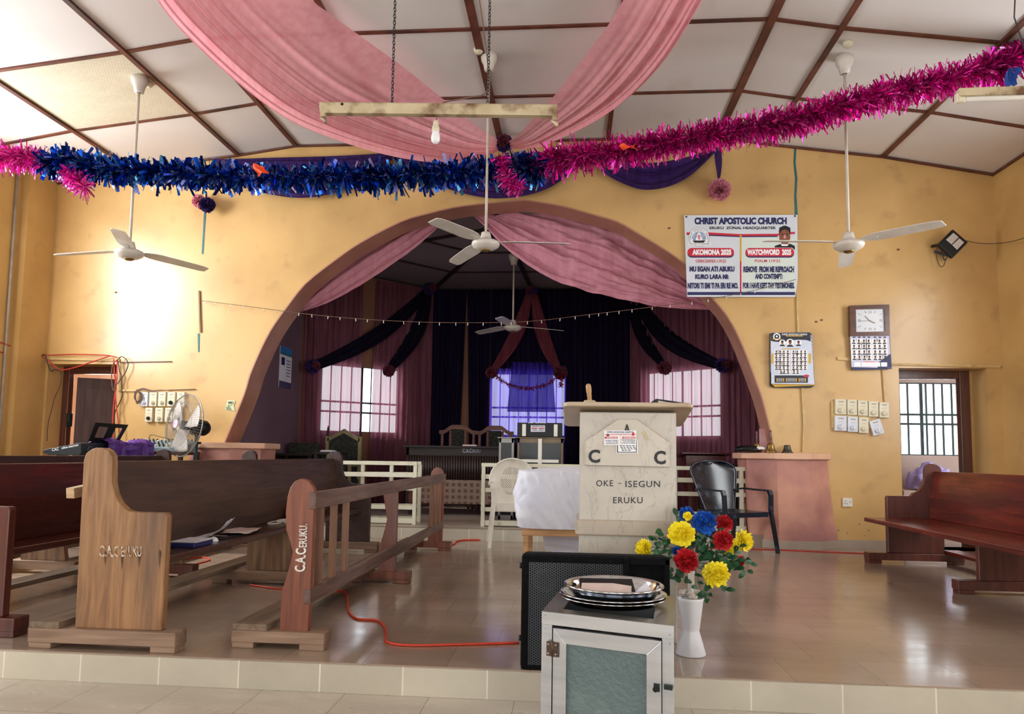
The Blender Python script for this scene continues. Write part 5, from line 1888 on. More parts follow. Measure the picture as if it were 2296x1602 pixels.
for r_, y in enumerate((645, 740, 835, 930, 1025, 1120)):
    for x in ((435, 525, 615, 710, 845, 935, 1030, 1125) if r_ < 5 else (545, 625, 715, 855, 945)):
        mini(m, *cn(x, y), 84 * .0936, y1 - .0006, rnd, 2)
px_quad(m, *(cn(312, 675) + cn(365, 915)), y1, 4)
px_quad(m, *(cn(1205, 675) + cn(1270, 915)), y1, 4)
px_quad(m, *(cn(392, 1200) + cn(1192, 1376)), y1, 0)
for x0_, x1_ in ((440, 620), (665, 925), (970, 1145)):
    for x in (x0_, x1_ - 26):
        px_quad(m, *(cn(x, 1265) + cn(x + 26, 1350)), y1 - .0005, 4)
    for k in range(4):
        px_quad(m, *(cn(x0_ + 36, 1270 + 22 * k) + cn(x1_ - 36, 1276 + 22 * k)), y1 - .0005, 2)
px_disc(m, *cn(1150, 1212), 7, 2.8, y1 - .0006, 1, 20)
build('printing', m, mats2, t)


def kn(x, y):
    return (1880 + x * .1186, 660 + y * .1186)


t = thing('wall_calendar', 'lilac calendar of portrait rows hanging below the clock', 'calendar', P(1953, 790, Y=YC))
q = [P(*kn(*p), Y=YC + .02) for p in ((218, 760), (960, 750), (1002, 1415), (255, 1438))]
build('pages', MB().prism([(p.x, p.z) for p in q], 'Y', YC + .01, YC + .03, 0), mats, t)
mats3 = list(mats)
mats3[6] = mk('calendar_lilac', 'cfcde4', 'c1bfdb', scale=4, rough=.4)
q = [P(*kn(*p), Y=YC) for p in ((220, 760), (958, 750), (985, 1130), (995, 1400), (250, 1378))]
build('sheet', MB().prism([(p.x, p.z) for p in q], 'Y', YC + .003, YC + .008, 6), mats3, t)
m = MB()
y1 = YC + .002
for r_, y in enumerate((800, 900, 1000, 1105, 1205)):
    for x in (290, 385, 480, 570, 685, 775, 870):
        if r_ == 0:
            px_quad(m, *(kn(x - 30 + 12, 805) + kn(x + 30, 826)), y1, 3)
        else:
            mini(m, *kn(x + (y - 900) * .04, y), 84 * .1186, y1, rnd, 2)
px_quad(m, *(kn(465, 1272) + kn(705, 1296)), y1, 8)
px_poly(m, [kn(*p) for p in ((740, 1300), (960, 1140), (985, 1130), (992, 1396), (740, 1400))], y1, 0)
for a_, b_ in ((300, 420), (435, 790), (805, 920)):
    px_quad(m, *(kn(a_, 1290) + kn(b_, 1370)), y1 - .0006, 2)
build('printing', m, mats3, t)

YK = 8.44
t = thing('wall_clock', 'square wall clock in brown wooden frame at right wall', 'clock', P(1951, 719, Y=YK))
o_ = [P(x, y, Y=YK) for x, y in ((1905.5, 685.5), (1994, 683), (1995.6, 752.5), (1907, 754))]
i_ = [P(x, y, Y=YK) for x, y in ((1919, 694), (1982.6, 692.6), (1985, 743.6), (1920, 745))]
m = MB()
for k in range(4):
    j = (k + 1) % 4
    m.prism([(o_[k].x, o_[k].z), (o_[j].x, o_[j].z), (i_[j].x, i_[j].z), (i_[k].x, i_[k].z)], 'Y', YK, YK + .06)
build('frame', m, wood('clock_wood', '5c3120', '44221a', 'X', rough=.35, coat=.3), t)
build('face', MB().prism([(p.x, p.z) for p in i_], 'Y', YK + .02, YK + .03), mk('clock_face', 'd7dbe2', rough=.3), t)
m = MB()
cx, cy = 1951, 719
for k in range(12):
    a_ = k * PI / 6
    dx, dy = math.sin(a_), -math.cos(a_)
    s_ = min(27 / max(abs(dx), 1e-3), 21 / max(abs(dy), 1e-3))
    for off in ((-2, 0, 2) if k in (3, 9) else (-2, 2) if k in (0, 6) else (0,)):
        a = Vector((cx + dx * s_ * .78 - dy * off, cy + dy * s_ * .78 + dx * off))
        b = Vector((cx + dx * s_ - dy * off, cy + dy * s_ + dx * off))
        m.bar(P(a.x, a.y, Y=YK + .018), P(b.x, b.y, Y=YK + .018), .004, .002, up=(0, 1, 0))
build('marks', m, mk('grey_print', '6e737c', rough=.5), t)
m = MB()
m.bar(P(1949, 719, Y=YK + .014), P(1939.3, 708.6, Y=YK + .014), .006, .002, up=(0, 1, 0))
m.bar(P(1949, 719, Y=YK + .012), P(1962, 725, Y=YK + .012), .007, .002, up=(0, 1, 0))
m.bar(P(1953, 719, Y=YK + .010), P(1927.4, 720.7, Y=YK + .010), .003, .002, up=(0, 1, 0))
build('hands', m, mk('clock_hand', '7b5c52', rough=.5), t)

# ================================================================ fan regulators
def regulator(lab, x0_, y0_, x1_, y1_, mat, grp, rot=0., knob=0., broken=False):
    a, b = P(x0_, y1_, Y=8.475), P(x1_, y0_, Y=8.475)
    cx, cz_ = (a.x + b.x) / 2, (a.z + b.z) / 2
    w_, h_ = (b.x - a.x) * .96, (b.z - a.z) * .97
    t = thing('fan_regulator', lab, 'switch', (cx, 8.50, cz_), grp)
    build('box', MB().box((cx - w_ / 2, 8.475, cz_ - h_ / 2), (cx + w_ / 2, 8.518, cz_ + h_ / 2)), mat, t, bevel=.004)
    kc = Vector((cx, 8.474, cz_ - h_ * .24))
    R3 = Matrix.Rotation(PI / 2, 3, 'X')
    kk = build('dial', MB().lathe([(.001, .018), (w_ * .20, .018), (w_ * .24, .014), (w_ * .25, 0)], kc, 20, M=R3), mat if not broken else M['dark_metal'], t)
    c_, s_ = math.cos(knob), math.sin(knob)
    build('dial_grip', MB().bar(kc + Vector((-s_ * w_ * .2, -.020, -c_ * w_ * .2)), kc + Vector((s_ * w_ * .2, -.020, c_ * w_ * .2)), .008, .012, up=(0, 1, 0)), mat if not broken else M['dark_metal'], kk)
    m = MB().box((cx - w_ * .22, 8.4735, cz_ + h_ * .28), (cx + w_ * .25, 8.475, cz_ + h_ * .38)).box((cx - w_ * .2, 8.4735, cz_ + h_ * .10), (cx + w_ * .2, 8.475, cz_ + h_ * .125))
    build('printed_label', m, mk('grey_label', 'a9a394', rough=.6) if 'greylab' not in M else M['greylab'], t)
    t.rotation_euler = (0, rot, 0)
    return t


M['greylab'] = mk('grey_label', 'aaa596', rough=.6)
g_ = 'fan regulators right of the arch'
nm_ = ['first', 'second', 'third', 'fourth', 'fifth']
for k, (x0_, x1_, y0_, y1_) in enumerate(((1873, 1898, 895, 930), (1900, 1922, 896, 931.5), (1924, 1946, 898, 933), (1948, 1970, 900, 935.5), (1972, 1994, 902, 937.5))):
    regulator('cream fan regulator, %s from left in upper right-wall row' % nm_[k], x0_, y0_, x1_, y1_, M['cream'], g_, .02, 0 if k < 3 else .9)
for k, (x0_, x1_, y0_, y1_, mt) in enumerate(((1872, 1898.7, 932.5, 967, 'grey_plastic'), (1901, 1924, 934.5, 969.5, 'grey_plastic'), (1926, 1948, 936, 972, 'cream'))):
    regulator('%s fan regulator, %s from left in lower right-wall row' % (('pale blue', 'pale blue', 'cream')[k], nm_[k]), x0_, y0_, x1_, y1_, M[mt], g_, .02)
regulator('tilted pale blue fan regulator at the end of the lower right-wall row', 1953.5, 941, 1979, 976, M['grey_plastic'], g_, -.28)
m = MB()
a, b = P(1864, 901, Y=8.50), P(1874, 960, Y=8.50)
single('wood_pad', m.box((a.x, 8.50, b.z), (P(1950, 900, Y=8.5).x, 8.519, a.z)), M['trunk'], 'beige wooden backing board behind the right-wall regulators', 'board')
g_ = 'fan regulators left of the arch'
for k, (x0_, x1_) in enumerate(((313, 332), (333, 352), (353, 372), (373.5, 393), (395, 414))):
    regulator('%s fan regulator, %s from left in upper left-wall row' % ('pale blue' if k == 0 else 'cream', nm_[k]), x0_, 879.5, x1_, 912, M['grey_plastic' if k == 0 else 'cream'], g_, 0, 0, k == 3)
for k, (x0_, x1_) in enumerate(((324, 342), (346, 365.6), (368, 387), (389, 407))):
    regulator('cream fan regulator, %s from left in lower left-wall row' % nm_[k], x0_, 914.5, x1_, 947, M['cream'], g_, 0, .6 if k == 0 else 0, k == 0)

# socket outlet
a, b = P(1890, 1137, Y=8.5), P(1911.5, 1117.5, Y=8.5)
t = thing('socket_outlet', 'white wall socket low on wall beside the red pew', 'socket', ((a.x + b.x) / 2, 8.5, a.z))
build('plate', MB().box((a.x, 8.50, a.z), (b.x, 8.519, b.z)), M['white_plastic'], t, bevel=.004)
m = MB()
for fx, fz in ((.28, .62), (.18, .35), (.42, .35), (.75, .55)):
    x, z = lerp(a.x, b.x, fx), lerp(a.z, b.z, fz)
    m.box((x - .005, 8.4985, z - .004), (x + .005, 8.5, z + .004))
build('socket_holes', m, M['ink'], t)

# floodlight
R4 = lambda x, y: (2060 + x * .1028, 490 + y * .1028)
YFl = 8.34
qs = [P(*R4(*p), Y=YFl) for p in ((750, 235), (1080, 520), (740, 865), (430, 560))]
t = thing('floodlight', 'black floodlight tilted on the upper right wall', 'floodlight', (sum((q.x for q in qs)) / 4, YFl, min(q.z for q in qs)))
build('housing', MB().prism([(q.x, q.z) for q in qs], 'Y', YFl, YFl + .05), M['black'], t, bevel=.008)
refl = mk('led_reflector', 'dfe4ea', rough=.15, metal=.6)
for pts_ in (((755, 315), (872, 410), (715, 568), (595, 465)), ((885, 435), (990, 525), (835, 685), (730, 580))):
    q = [P(*R4(*p), Y=YFl - .001) for p in pts_]
    build('led_panel', MB().prism([(p.x, p.z) for p in q], 'Y', YFl - .003, YFl), refl, t, bevel=.001)
m = MB()
m.bar(qs[3] + Vector((.03, .03, 0)), qs[3] + Vector((.0, .16, .02)), .012, .03).bar(qs[2] + Vector((-.02, .03, .03)), qs[3] + Vector((.03, .15, -.04)), .012, .03)
build('bracket', m, M['black'], t)
m = MB().tube(curve_pts([P(*R4(415, 600), Y=8.42), P(*R4(380, 780), Y=8.44), P(*R4(420, 960), Y=8.44), P(*R4(480, 1050), Y=8.44), P(*R4(545, 1030), Y=8.44), P(*R4(590, 900), Y=8.43), P(*R4(650, 815), Y=8.38)], 30), .004, 6)
m.tube(curve_pts([P(*R4(430, 640), Y=8.42), P(*R4(500, 700), Y=8.43), P(*R4(550, 900), Y=8.43), P(*R4(600, 880), Y=8.42)], 20), .007, 6)
build('cable_loop', m, M['blackcable'], t)
m = MB().tube(curve_pts([P(*R4(1035, 485), Y=8.38), P(*R4(1300, 540), Y=8.35), P(*R4(1650, 550), Y=8.2), P(*R4(2000, 510), Y=8.0), P(*R4(2296, 430), Y=7.8), P(2340, 520, Y=7.6)], 30), .004, 6)
single('floodlight_cable', m, M['blackcable'], 'black cable running right from the floodlight', 'cable')

# ================================================================ trunking, paint lines and cables on the walls
def trunking(lab, p, q, w=.02, d=.015, mat='trunk', Y=8.505):
    a, b = P(p[0], p[1], Y=Y), P(q[0], q[1], Y=Y)
    single('cable_trunking', MB().bar(a, b, w, d, up=(0, 1, 0)), M[mat], lab, 'trunking', group='cable trunking on the walls')


trunking('vertical cable trunking between banner and navy calendar', (1786, 627), (1790, 746), .022)
trunking('vertical cable trunking below the navy calendar', (1799, 868), (1804, 955), .03)
trunking('thin trunking reaching down to the right pedestal', (1802, 955), (1800, 1014), .016)
trunking('short horizontal trunking left of the lilac calendar', (1878, 804), (1914, 807), .035)
trunking('long horizontal trunking above the right doorway', (1998, 817), (2242, 823), .024)
trunking('thin vertical trunking down to the right-wall regulators', (1979, 830), (1984, 902), .012)
trunking('horizontal trunking over the left doorway', (90, 804), (268, 808), .03)
trunking('thin horizontal wire casing right of the left doorway', (268, 813), (384, 811), .010, mat='brown_cable')
trunking('horizontal trunking beside the left-wall regulators', (265, 876), (308, 876), .026)
trunking('thin casing above the left-wall regulators', (375, 875), (438, 873), .008, mat='brown_cable')
trunking('dark upright wood casing on the left wall', (446, 652), (449, 746), .018, mat='w_mid1')
m = MB()
for pts_ in ([(1781, 327), (1786, 327), (1784, 365), (1788, 400), (1786, 440), (1789, 482), (1782, 482), (1781, 440), (1783, 400), (1779, 365)], [(457, 478), (462, 478), (459, 520), (456, 570), (452, 570), (455, 520)],
             [(443, 748), (448, 748), (447, 790), (444, 790)], [(1744, 762), (1745, 762), (1745, 763), (1744, 763)]):
    q = [P(x, y, Y=8.517) for x, y in pts_]
    m.prism([(p.x, p.z) for p in q], 'Y', 8.5165, 8.5195)
tag(build('teal_paint_streak', m, M['teal'], loc=(0, 8.518, 2)), 'teal paint streaks left on the yellow front wall', 'paint', kind='structure')
# hairline joints and marks on the wall
m = MB()
rnd = random.Random(12)
for (x, y) in ((1830, 722), (1842, 718), (2014, 560), (260, 656), (1500, 512)):
    q = P(x, y, Y=8.518)
    m.lathe([(.001, 0), (.012, .001), (.001, .003)], q, 8, M=Matrix.Rotation(PI / 2, 3, 'X'), sx=1.6)
struct('trim_6', m, M['w_mid1'])
m = MB()
for x, y, s_ in ((1865, 1187, 9), (1880, 1190, 4), (1900, 1196, 3), (1928, 1176, 4), (1948, 1190, 4), (1862, 1198, 3), (1940, 1202, 3), (1843, 1184, 3)):
    q = [P(x + math.cos(k) * s_ * rnd.uniform(.4, 1), y + math.sin(k) * s_ * .6 * rnd.uniform(.4, 1), Y=8.517) for k in [i * .9 for i in range(7)]]
    m.prism([(p.x, p.z) for p in q], 'Y', 8.5165, 8.5195)
struct('trim_7', m, mk('bare_plaster_grey', '77797a', '8d8b86', scale=30, rough=.8))
# small torn poster left of the arch
m = MB()
px_poly(m, [(510, 897), (528, 899), (524, 910), (527, 922), (514, 920), (504, 919), (507, 908)], 8.513, 0)
text_px(m, 'MID', (512, 901, 524, 906), 8.512, 1, .04)
px_quad(m, 511, 908, 521, 910, 8.512, 2)
px_poly(m, [(506, 914), (514, 910), (520, 920), (508, 919)], 8.512, 2)
single('torn_notice', m, [mk('notice_paper', 'd4d8b0', 'c4ca9c', scale=30, rough=.7), M['ink'], mk('notice_green', '7f9370', rough=.7)], 'small torn green notice beside the left foot of the arch', 'poster')


def cable(lab, pts, Y, r, mat, nm='cable', n=40):
    single(nm, MB().tube(curve_pts([P(p[0], p[1], Y=(p[2] if len(p) > 2 else Y)) for p in pts], n), r, 6), M[mat], lab, 'cable', group='cables near the left doorway')


cable('red cable running level over the left doorway', [(-30, 756, 7.5), (40, 782, 8.2), (95, 796, 8.46), (170, 795), (240, 797), (262, 802)], 8.48, .007, 'red')
cable('red cable entering low from left edge over the doorway', [(-30, 783, 7.5), (30, 795, 8.2), (75, 797, 8.4), (105, 806, 8.45), (134, 829, 8.47), (170, 824), (209, 811), (245, 799)], 8.46, .008, 'red')
cable('thick red cable hanging beside the door leaf', [(255, 806), (257, 840), (260, 866), (255, 911), (253, 950), (254, 985)], 8.45, .009, 'red')
cable('second red cable hanging beside the door leaf', [(263, 806), (262, 850), (259, 880), (262, 920), (266, 955), (268, 990)], 8.44, .007, 'red')
cable('black cable loop right of the left doorway', [(265, 806), (273, 800), (284, 808), (287, 820), (281, 836), (274, 848), (273, 872), (275, 886), (266, 908), (257, 930), (258, 985)], 8.46, .006, 'blackcable')
cable('dark cable crossing to the door edge', [(264, 806), (268, 832), (272, 845), (266, 858), (260, 864)], 8.47, .005, 'blackcable')
cable('grey cable hanging in a narrow loop at the door edge', [(262, 808), (253, 818), (250, 842), (252, 868), (256, 876), (258, 860)], 8.43, .006, 'brown_cable')
cable('black knotted cable at upper left of the doorway', [(94, 798), (100, 796), (104, 806), (107, 816), (111, 828), (116, 833), (122, 829), (134, 831)], 8.44, .007, 'blackcable')
cable('thin dark cable wandering down left of the door', [(136, 832), (137, 850), (134, 868), (123, 892), (117, 915), (108, 950), (105, 990)], 8.50, .004, 'blackcable')
cable('slim pipe running down the left wall', [(42, 380, 8.0)], 8, .01, 'brown_cable') if False else None
m = MB()
pts = []
rnd = random.Random(8)
for k in range(70):
    a_ = k * .9
    pts.append(P(306 + 9 * math.cos(a_) * rnd.uniform(.5, 1) + 3, 890 + 17 * math.sin(a_) * rnd.uniform(.5, 1), Y=8.48 - .0006 * k))
m.tube(curve_pts(pts, 260), .004, 5)
for k in range(5):
    m.tube(curve_pts([P(303, 878 + k, Y=8.47), P(320, 871 + k, Y=8.465), P(340, 876 + k * .6, Y=8.465), (P(360, 875 + k * .5, Y=8.47)), P(376, 876, Y=8.48)], 16), .004, 5)
single('cable_coil', m, M['brown_cable'], 'tangled brown cable coil hanging by the left-wall regulators', 'cable')
# pipe on the left wall
m = MB()
a, b = P(40, 385, X=XL + .02), P(5, 900, X=XL + .02)
m.cyl((XL + .02, a.y, 4.35), (XL + .02, b.y, .0), .014, 10)
single('wall_pipe', m, mk('grey_pipe', 'a29a92', '8d857d', scale=8, rough=.5), 'thin grey pipe running down the left side wall', 'pipe')

# floor cables
def floor_cable(lab, pts, r=.006, mat='orange', z=0., n=80):
    single('floor_cable', MB().tube(curve_pts([P(x, y, Z=z + r) for x, y in pts], n), r, 8), M[mat], lab, 'cable', group='orange cables on the stage floor')


floor_cable('orange cable curling from the rail to the stage speaker', [(560, 1312), (600, 1318), (632, 1321), (700, 1322), (760, 1324), (776, 1330), (779, 1348), (782, 1372), (800, 1388), (840, 1391), (858, 1400), (866, 1420), (864, 1436), (880, 1444), (930, 1448), (1030, 1446), (1164, 1442)], .0065)
floor_cable('orange cable along the foot of the apse platform', [(860, 1212), (930, 1222), (1010, 1222), (1025, 1214), (1060, 1211), (1180, 1212), (1300, 1214)], .008)
floor_cable('thin red cable along the right pedestal foot', [(1520, 1226), (1620, 1229), (1700, 1232), (1760, 1234), (1850, 1238), (1950, 1242), (2040, 1246)], .006, 'red')
floor_cable('orange cable beneath the front pew', [(380, 1262), (440, 1250), (470, 1256), (430, 1268), (420, 1272), (450, 1283), (500, 1296)], .006)

# ================================================================ pedestals
def pedestal(name, lab, mirror):
    c0 = -.88

    def X(x):
        return x if not mirror else 2 * c0 - x
    top = [(1.96, 8.95), (1.96, 8.47), (2.28, 8.27), (2.68, 8.27), (2.96, 8.47), (2.96, 8.519), (2.43, 8.519), (2.43, 8.95)]
    bt = [(2.02, 8.94), (2.02, 8.50), (2.31, 8.30), (2.65, 8.30), (2.92, 8.48), (2.92, 8.519), (2.44, 8.519), (2.44, 8.94)]
    bb = [(2.06, 8.94), (2.06, 8.50), (2.32, 8.28), (2.76, 8.28), (3.02, 8.47), (3.02, 8.519), (2.44, 8.519), (2.44, 8.94)]
    h = 1.0 if not mirror else 1.03
    t = thing(name, lab, 'pedestal', (X(2.4), 8.5, 0))
    n = len(bt)
    lv = []
    for f, z in ((0, .09), (.25, .3), (.6, .65), (1, h)):
        e = (1 - f) ** 1.6
        lv.append([(X(lerp(q[0], p[0], e)), lerp(q[1], p[1], e), z) for p, q in zip(bb, bt)])
    m = MB()
    vs = [p for l in lv for p in l]
    fs = [(l * n + i, l * n + (i + 1) % n, (l + 1) * n + (i + 1) % n, (l + 1) * n + i) for l in range(3) for i in range(n)]
    m.add(vs, fs)
    build('body', m, M['pink'], t)
    m = MB().prism([(X(x), y) for x, y in top], 'Z', h - .005, h + .065)
    build('cap', m, M['pink_top'], t, bevel=.012)
    m = MB().prism([(X(x + (.01 if x > 2.5 else -.01)), y - (.01 if y < 8.5 else 0)) for x, y in bb], 'Z', 0, .092)
    build('plinth_tiles', m, M['plinth'], t, bevel=.003)
    return t


pedestal('pedestal', 'pink plastered pedestal at right foot of the arch with bells', False)
pedestal('pedestal', 'pink plastered pedestal at left foot of the arch behind pews', True)
ZPd = 1.066


def hand_bell(lab, px, y, s, z0=ZPd):
    q = P(px, 1000, Y=y)
    t = thing('hand_bell', lab, 'bell', (q.x, y, z0))
    build('bell_body', MB().lathe([(.001, .001), (.062 * s, .001), (.068 * s, .006), (.060 * s, .02), (.046 * s, .045), (.040 * s, .075), (.036 * s, .095), (.024 * s, .112), (.001, .118)], (q.x, y, z0), 28), M['brass'], t)
    build('handle', MB().lathe([(.012 * s, .112), (.009 * s, .13), (.014 * s, .16), (.015 * s, .19), (.011 * s, .22), (.014 * s, .24), (.010 * s, .256), (.001, .26)], (q.x, y, z0), 16), wood('bell_handle', '6b2f20', '51211a', 'Z', rough=.4, coat=.3), t)


hand_bell('brass hand bell with brown handle on the right pedestal', 1728, 8.40, 1.0)
hand_bell('smaller hand bell with dark handle behind the black bag', 1697, 8.60, .8, ZPd + .0)
q = P(1765, 1000, Y=8.42)
single('bell', MB().lathe([(.001, .001), (.062, .001), (.066, .006), (.050, .02), (.038, .06), (.034, .085), (.030, .092), (.001, .094)], (q.x, 8.42, ZPd), 28), mk('dark_bronze', '5a5548', '474338', scale=12, rough=.4, metal=.7), 'small dark bell without handle on the right pedestal', 'bell')
q = P(1683, 1010, Y=8.46)
single('bag', blob((q.x - .02, 8.46, ZPd + .04), (.15, .09, .045), 5), M['black'], 'small black bag lying on the right pedestal', 'bag', weld=True)
q = P(1700, 1005, Y=8.40)
single('folded_cloth', blob((q.x + .02, 8.41, ZPd + .05), (.065, .025, .022), 6, .1), M['white_plastic'], 'white folded object on the black bag', 'cloth', weld=True)
a, b = P(1704, 1000, Y=8.75), P(1716, 962, Y=8.75)
single('paper_box', MB().box((a.x, 8.72, ZPd), (b.x + .01, 8.78, b.z)), [mk('carton', 'd8b2b4', 'c98f94', scale=8, rough=.6)], 'pale pink carton standing behind the brass bell', 'box')

# ================================================================ altar rails
def altar_rail(lab, pts, posts, inner=()):
    t = thing('altar_rail', lab, 'rail', (pts[0][0], pts[0][1], .14))
    a, b = Vector(pts[0] + (0,)), Vector(pts[1] + (0,))
    for nm, z, w_, h_ in (('top_rail', .875, .05, .045), ('middle_rail', .735, .03, .055), ('middle_rail', .575, .03, .05), ('bottom_rail', .345, .03, .05), ('bottom_rail', .185, .03, .06)):
        build(nm, MB().bar(a + Vector((0, 0, z)), b + Vector((0, 0, z)), w_, h_), M['railw'], t, bevel=.003)
    d = (b - a)
    for k in posts:
        p = a + d * k
        build('post', MB().box((p.x - .022, p.y - .022, .14), (p.x + .022, p.y + .022, .86)), M['railw'], t, bevel=.003)
    return t


M['railw'] = mk('rail_gloss_paint', 'd9d7c4', 'cdcab3', scale=5, rough=.4, c3='a9a58c', scale3=7, lo3=.62, hi3=.8)
altar_rail('cream altar rail right of the entrance, running behind the pulpit', (-1.07, 8.60), (.012, .30, .62, .99)) if False else None
altar_rail('cream altar rail behind the white chair and the pulpit', ((-1.07, 8.60), (2.03, 8.60)), (.008, .24, .50, .74, .985))
altar_rail('cream altar rail at left of the platform entrance', ((-3.3, 8.62), (-1.86, 8.62)), (.01, .3, .985))
altar_rail('loose cream rail section leaning inward behind the left one', ((-2.60, 8.35 + .45), (-1.88, 8.95)), (.02, .5, .98))

# ================================================================ plastic chairs
def chair_parts(t, o, mat, backmat, wid, seat_z, back_top, lean, back_w, round_back, arm_z=.66, dep=.46):
    """built facing -y at o"""
    ox, oy, oz = o
    hw = wid / 2
    fy, by = oy - dep / 2, oy + dep / 2

    def s_(u, v):
        x = (u - .5) * 2
        y = fy + v * dep
        dip = -.018 * (1 - x * x) * math.sin(PI * v) - (.03 if v < .04 else 0)
        w_ = hw * (1 - .10 * v) * .92
        return (ox + x * w_, y, oz + seat_z + dip)
    build('seat', MB().grid(s_, 20, 20), mat, t, solid=.006)
    m = MB()
    for sg in (-1, 1):
        m.bar((ox + sg * hw * .9, fy, oz + seat_z - .025), (ox + sg * hw * .82, by, oz + seat_z - .025), .012, .05)
    m.bar((ox - hw * .9, fy, oz + seat_z - .025), (ox + hw * .9, fy, oz + seat_z - .025), .012, .05)
    build('seat_apron', m, mat, t)

    def b_(u, v):
        x = (u - .5) * 2
        z = lerp(seat_z - .01, back_top, v)
        if round_back:
            w_ = back_w * (.62 + .46 * math.sin(min(v * 1.12 + .12, 1) * PI * .62)) if v < .62 else back_w * 1.06 * math.sqrt(max(1 - ((v - .55) / .455) ** 2, 0.0))
        else:
            w_ = back_w * (.66 + .42 * min(v * 1.35, 1)) if v < .80 else back_w * 1.08 * math.sqrt(max(1 - ((v - .80) / .21) ** 2 * .92, 0.0))
        y = by - .02 + lean * v - .07 * x * x * (.5 + .6 * v)
        return (ox + x * w_, y, oz + z)
    bk = build('backrest', MB().grid(b_, 28, 30), backmat, t, solid=.006)
    rim = [b_(0, k / 30) for k in range(31)] + [b_(1, 1 - k / 30) for k in range(31)]
    build('back_rim', MB().tube(rim, .010, 6), mat, bk)
    for sg in (-1, 1):
        top = b_(.5 + sg * .5, .42)
        pts = curve_pts([top, (ox + sg * hw * .98, by - .10, oz + arm_z + .005), (ox + sg * (hw + .01), oy - .02, oz + arm_z), (ox + sg * (hw + .01), fy + .03, oz + arm_z - .003)], 14)
        m = MB()
        for p, q in zip(pts, pts[1:]):
            m.bar(p, q, .05, .018, ext=.003)
        build('armrest', m, mat, t)
        m = MB()
        pts = [(ox + sg * (hw + .01), fy + .02, oz + arm_z - .004), (ox + sg * (hw + .012), fy - .0, oz + arm_z - .05), (ox + sg * (hw + .005), fy - .005, oz + seat_z), (ox + sg * (hw + .03), fy - .03, oz + .2), (ox + sg * (hw + .05), fy - .05, oz)]
        for k, (p, q) in enumerate(zip(pts, pts[1:])):
            m.bar(p, q, .048 - .004 * k, .03, ext=.002, up=(0, 1, 0))
        build('leg', m, mat, t)
        m = MB()
        m.bar((ox + sg * hw * .80, by - .02, oz + seat_z), (ox + sg * (hw * .88), by + .04, oz + .2), .045, .03, up=(0, 1, 0), ext=.002)
        m.bar((ox + sg * (hw * .88), by + .04, oz + .2), (ox + sg * (hw * .95), by + .08, oz), .04, .028, up=(0, 1, 0), ext=.0)
        build('leg', m, mat, t)


def spin(t, rz, loc):
    t.location = loc
    t.rotation_euler = (0, 0, rz)


M['chairw'] = mk('ivory_chair_plastic', 'dedbd0', 'd0ccbf', scale=6, rough=.4, c3='b3ab98', scale3=6, lo3=.62, hi3=.8)
M['chairw_p'] = mk('ivory_perforated', 'dcd8cc', 'cfcabc', scale=6, rough=.4)
nt = M['chairw_p'].node_tree
N, L = nt.nodes, nt.links
tc = N.new('ShaderNodeTexCoord')
sx = N.new('ShaderNodeSeparateXYZ')
L.new(tc.outputs['Object'], sx.inputs[0])


def mth(op, a_, b_=None):
    n_ = N.new('ShaderNodeMath')
    n_.operation = op
    for i, v in enumerate((a_, b_)):
        if v is None:
            continue
        if isinstance(v, (int, float)):
            n_.inputs[i].default_value = v
        else:
            L.new(v, n_.inputs[i])
    return n_.outputs[0]


cx_ = mth('COSINE', mth('MULTIPLY', sx.outputs['X'], 2 * PI / .026))
cz2 = mth('COSINE', mth('MULTIPLY', sx.outputs['Z'], 2 * PI / .026))
hole = mth('GREATER_THAN', mth('MULTIPLY', cx_, cz2), .45)
rx = mth('DIVIDE', sx.outputs['X'], .135)
rz_ = mth('DIVIDE', mth('SUBTRACT', sx.outputs['Z'], .70), .165)
ins = mth('LESS_THAN', mth('ADD', mth('MULTIPLY', rx, rx), mth('MULTIPLY', rz_, rz_)), 1.)
L.new(mth('SUBTRACT', 1., mth('MULTIPLY', hole, ins)), N['Principled BSDF'].inputs['Alpha'])
t = thing('plastic_chair', 'ivory plastic armchair with round perforated back beside covered table', 'chair', (0, 0, 0))
chair_parts(t, (0, 0, 0), M['chairw'], M['chairw_p'], .54, .44, .955, .10, .245, True, .68)
spin(t, math.radians(14), (-.62, 8.08, 0))
M['chairb'] = mk('navy_chair_plastic', '1b2333', '12171f', scale=4, rough=.22, c3='4a5a70', scale3=7, lo3=.56, hi3=.75, spec=.6)
t = thing('plastic_chair', 'glossy dark navy plastic armchair standing by right pedestal', 'chair', (0, 0, 0))
chair_parts(t, (0, 0, 0), M['chairb'], M['chairb'],   .62, .43, .965, .17, .30, False, .66, .48)
spin(t, math.radians(30), (1.74, 7.98, 0))

# ================================================================ covered table behind the pulpit
YTb = 5.1
a, b = P(1170, 1190, Y=YTb), P(1302, 1190, Y=YTb)
M['pine'] = wood('pale_pine', 'c49a6c', 'a87b4d', 'X', rough=.55)
zr = P(1230, 1187, Y=YTb).z
t = thing('side_table', 'pale wooden stand with white cloth on top, left of pulpit', 'table', (a.x, YTb, 0))
xe = a.x + .72
build('frame', MB().box((a.x, YTb, zr - .05), (xe, YTb + .04, zr)).box((a.x, YTb + .56, zr - .05), (xe, YTb + .6, zr)).box((a.x, YTb + .04, zr - .05), (a.x + .04, YTb + .56, zr)).box((xe - .04, YTb + .04, zr - .05), (xe, YTb + .56, zr)), M['pine'], t, bevel=.003)
for x in (a.x + .01, xe - .05):
    for y in (YTb + .01, YTb + .555):
        build('leg', MB().box((x, y, 0), (x + .036, y + .036, zr - .05)), M['pine'], t, bevel=.003)
M['cloth_w'] = mk('white_cotton', 'd6d8e2', 'c8cbda', scale=3, rough=.8, bump=1., bscale=11, detail=9)
zt_ = P(1180, 1048, Y=YTb).z
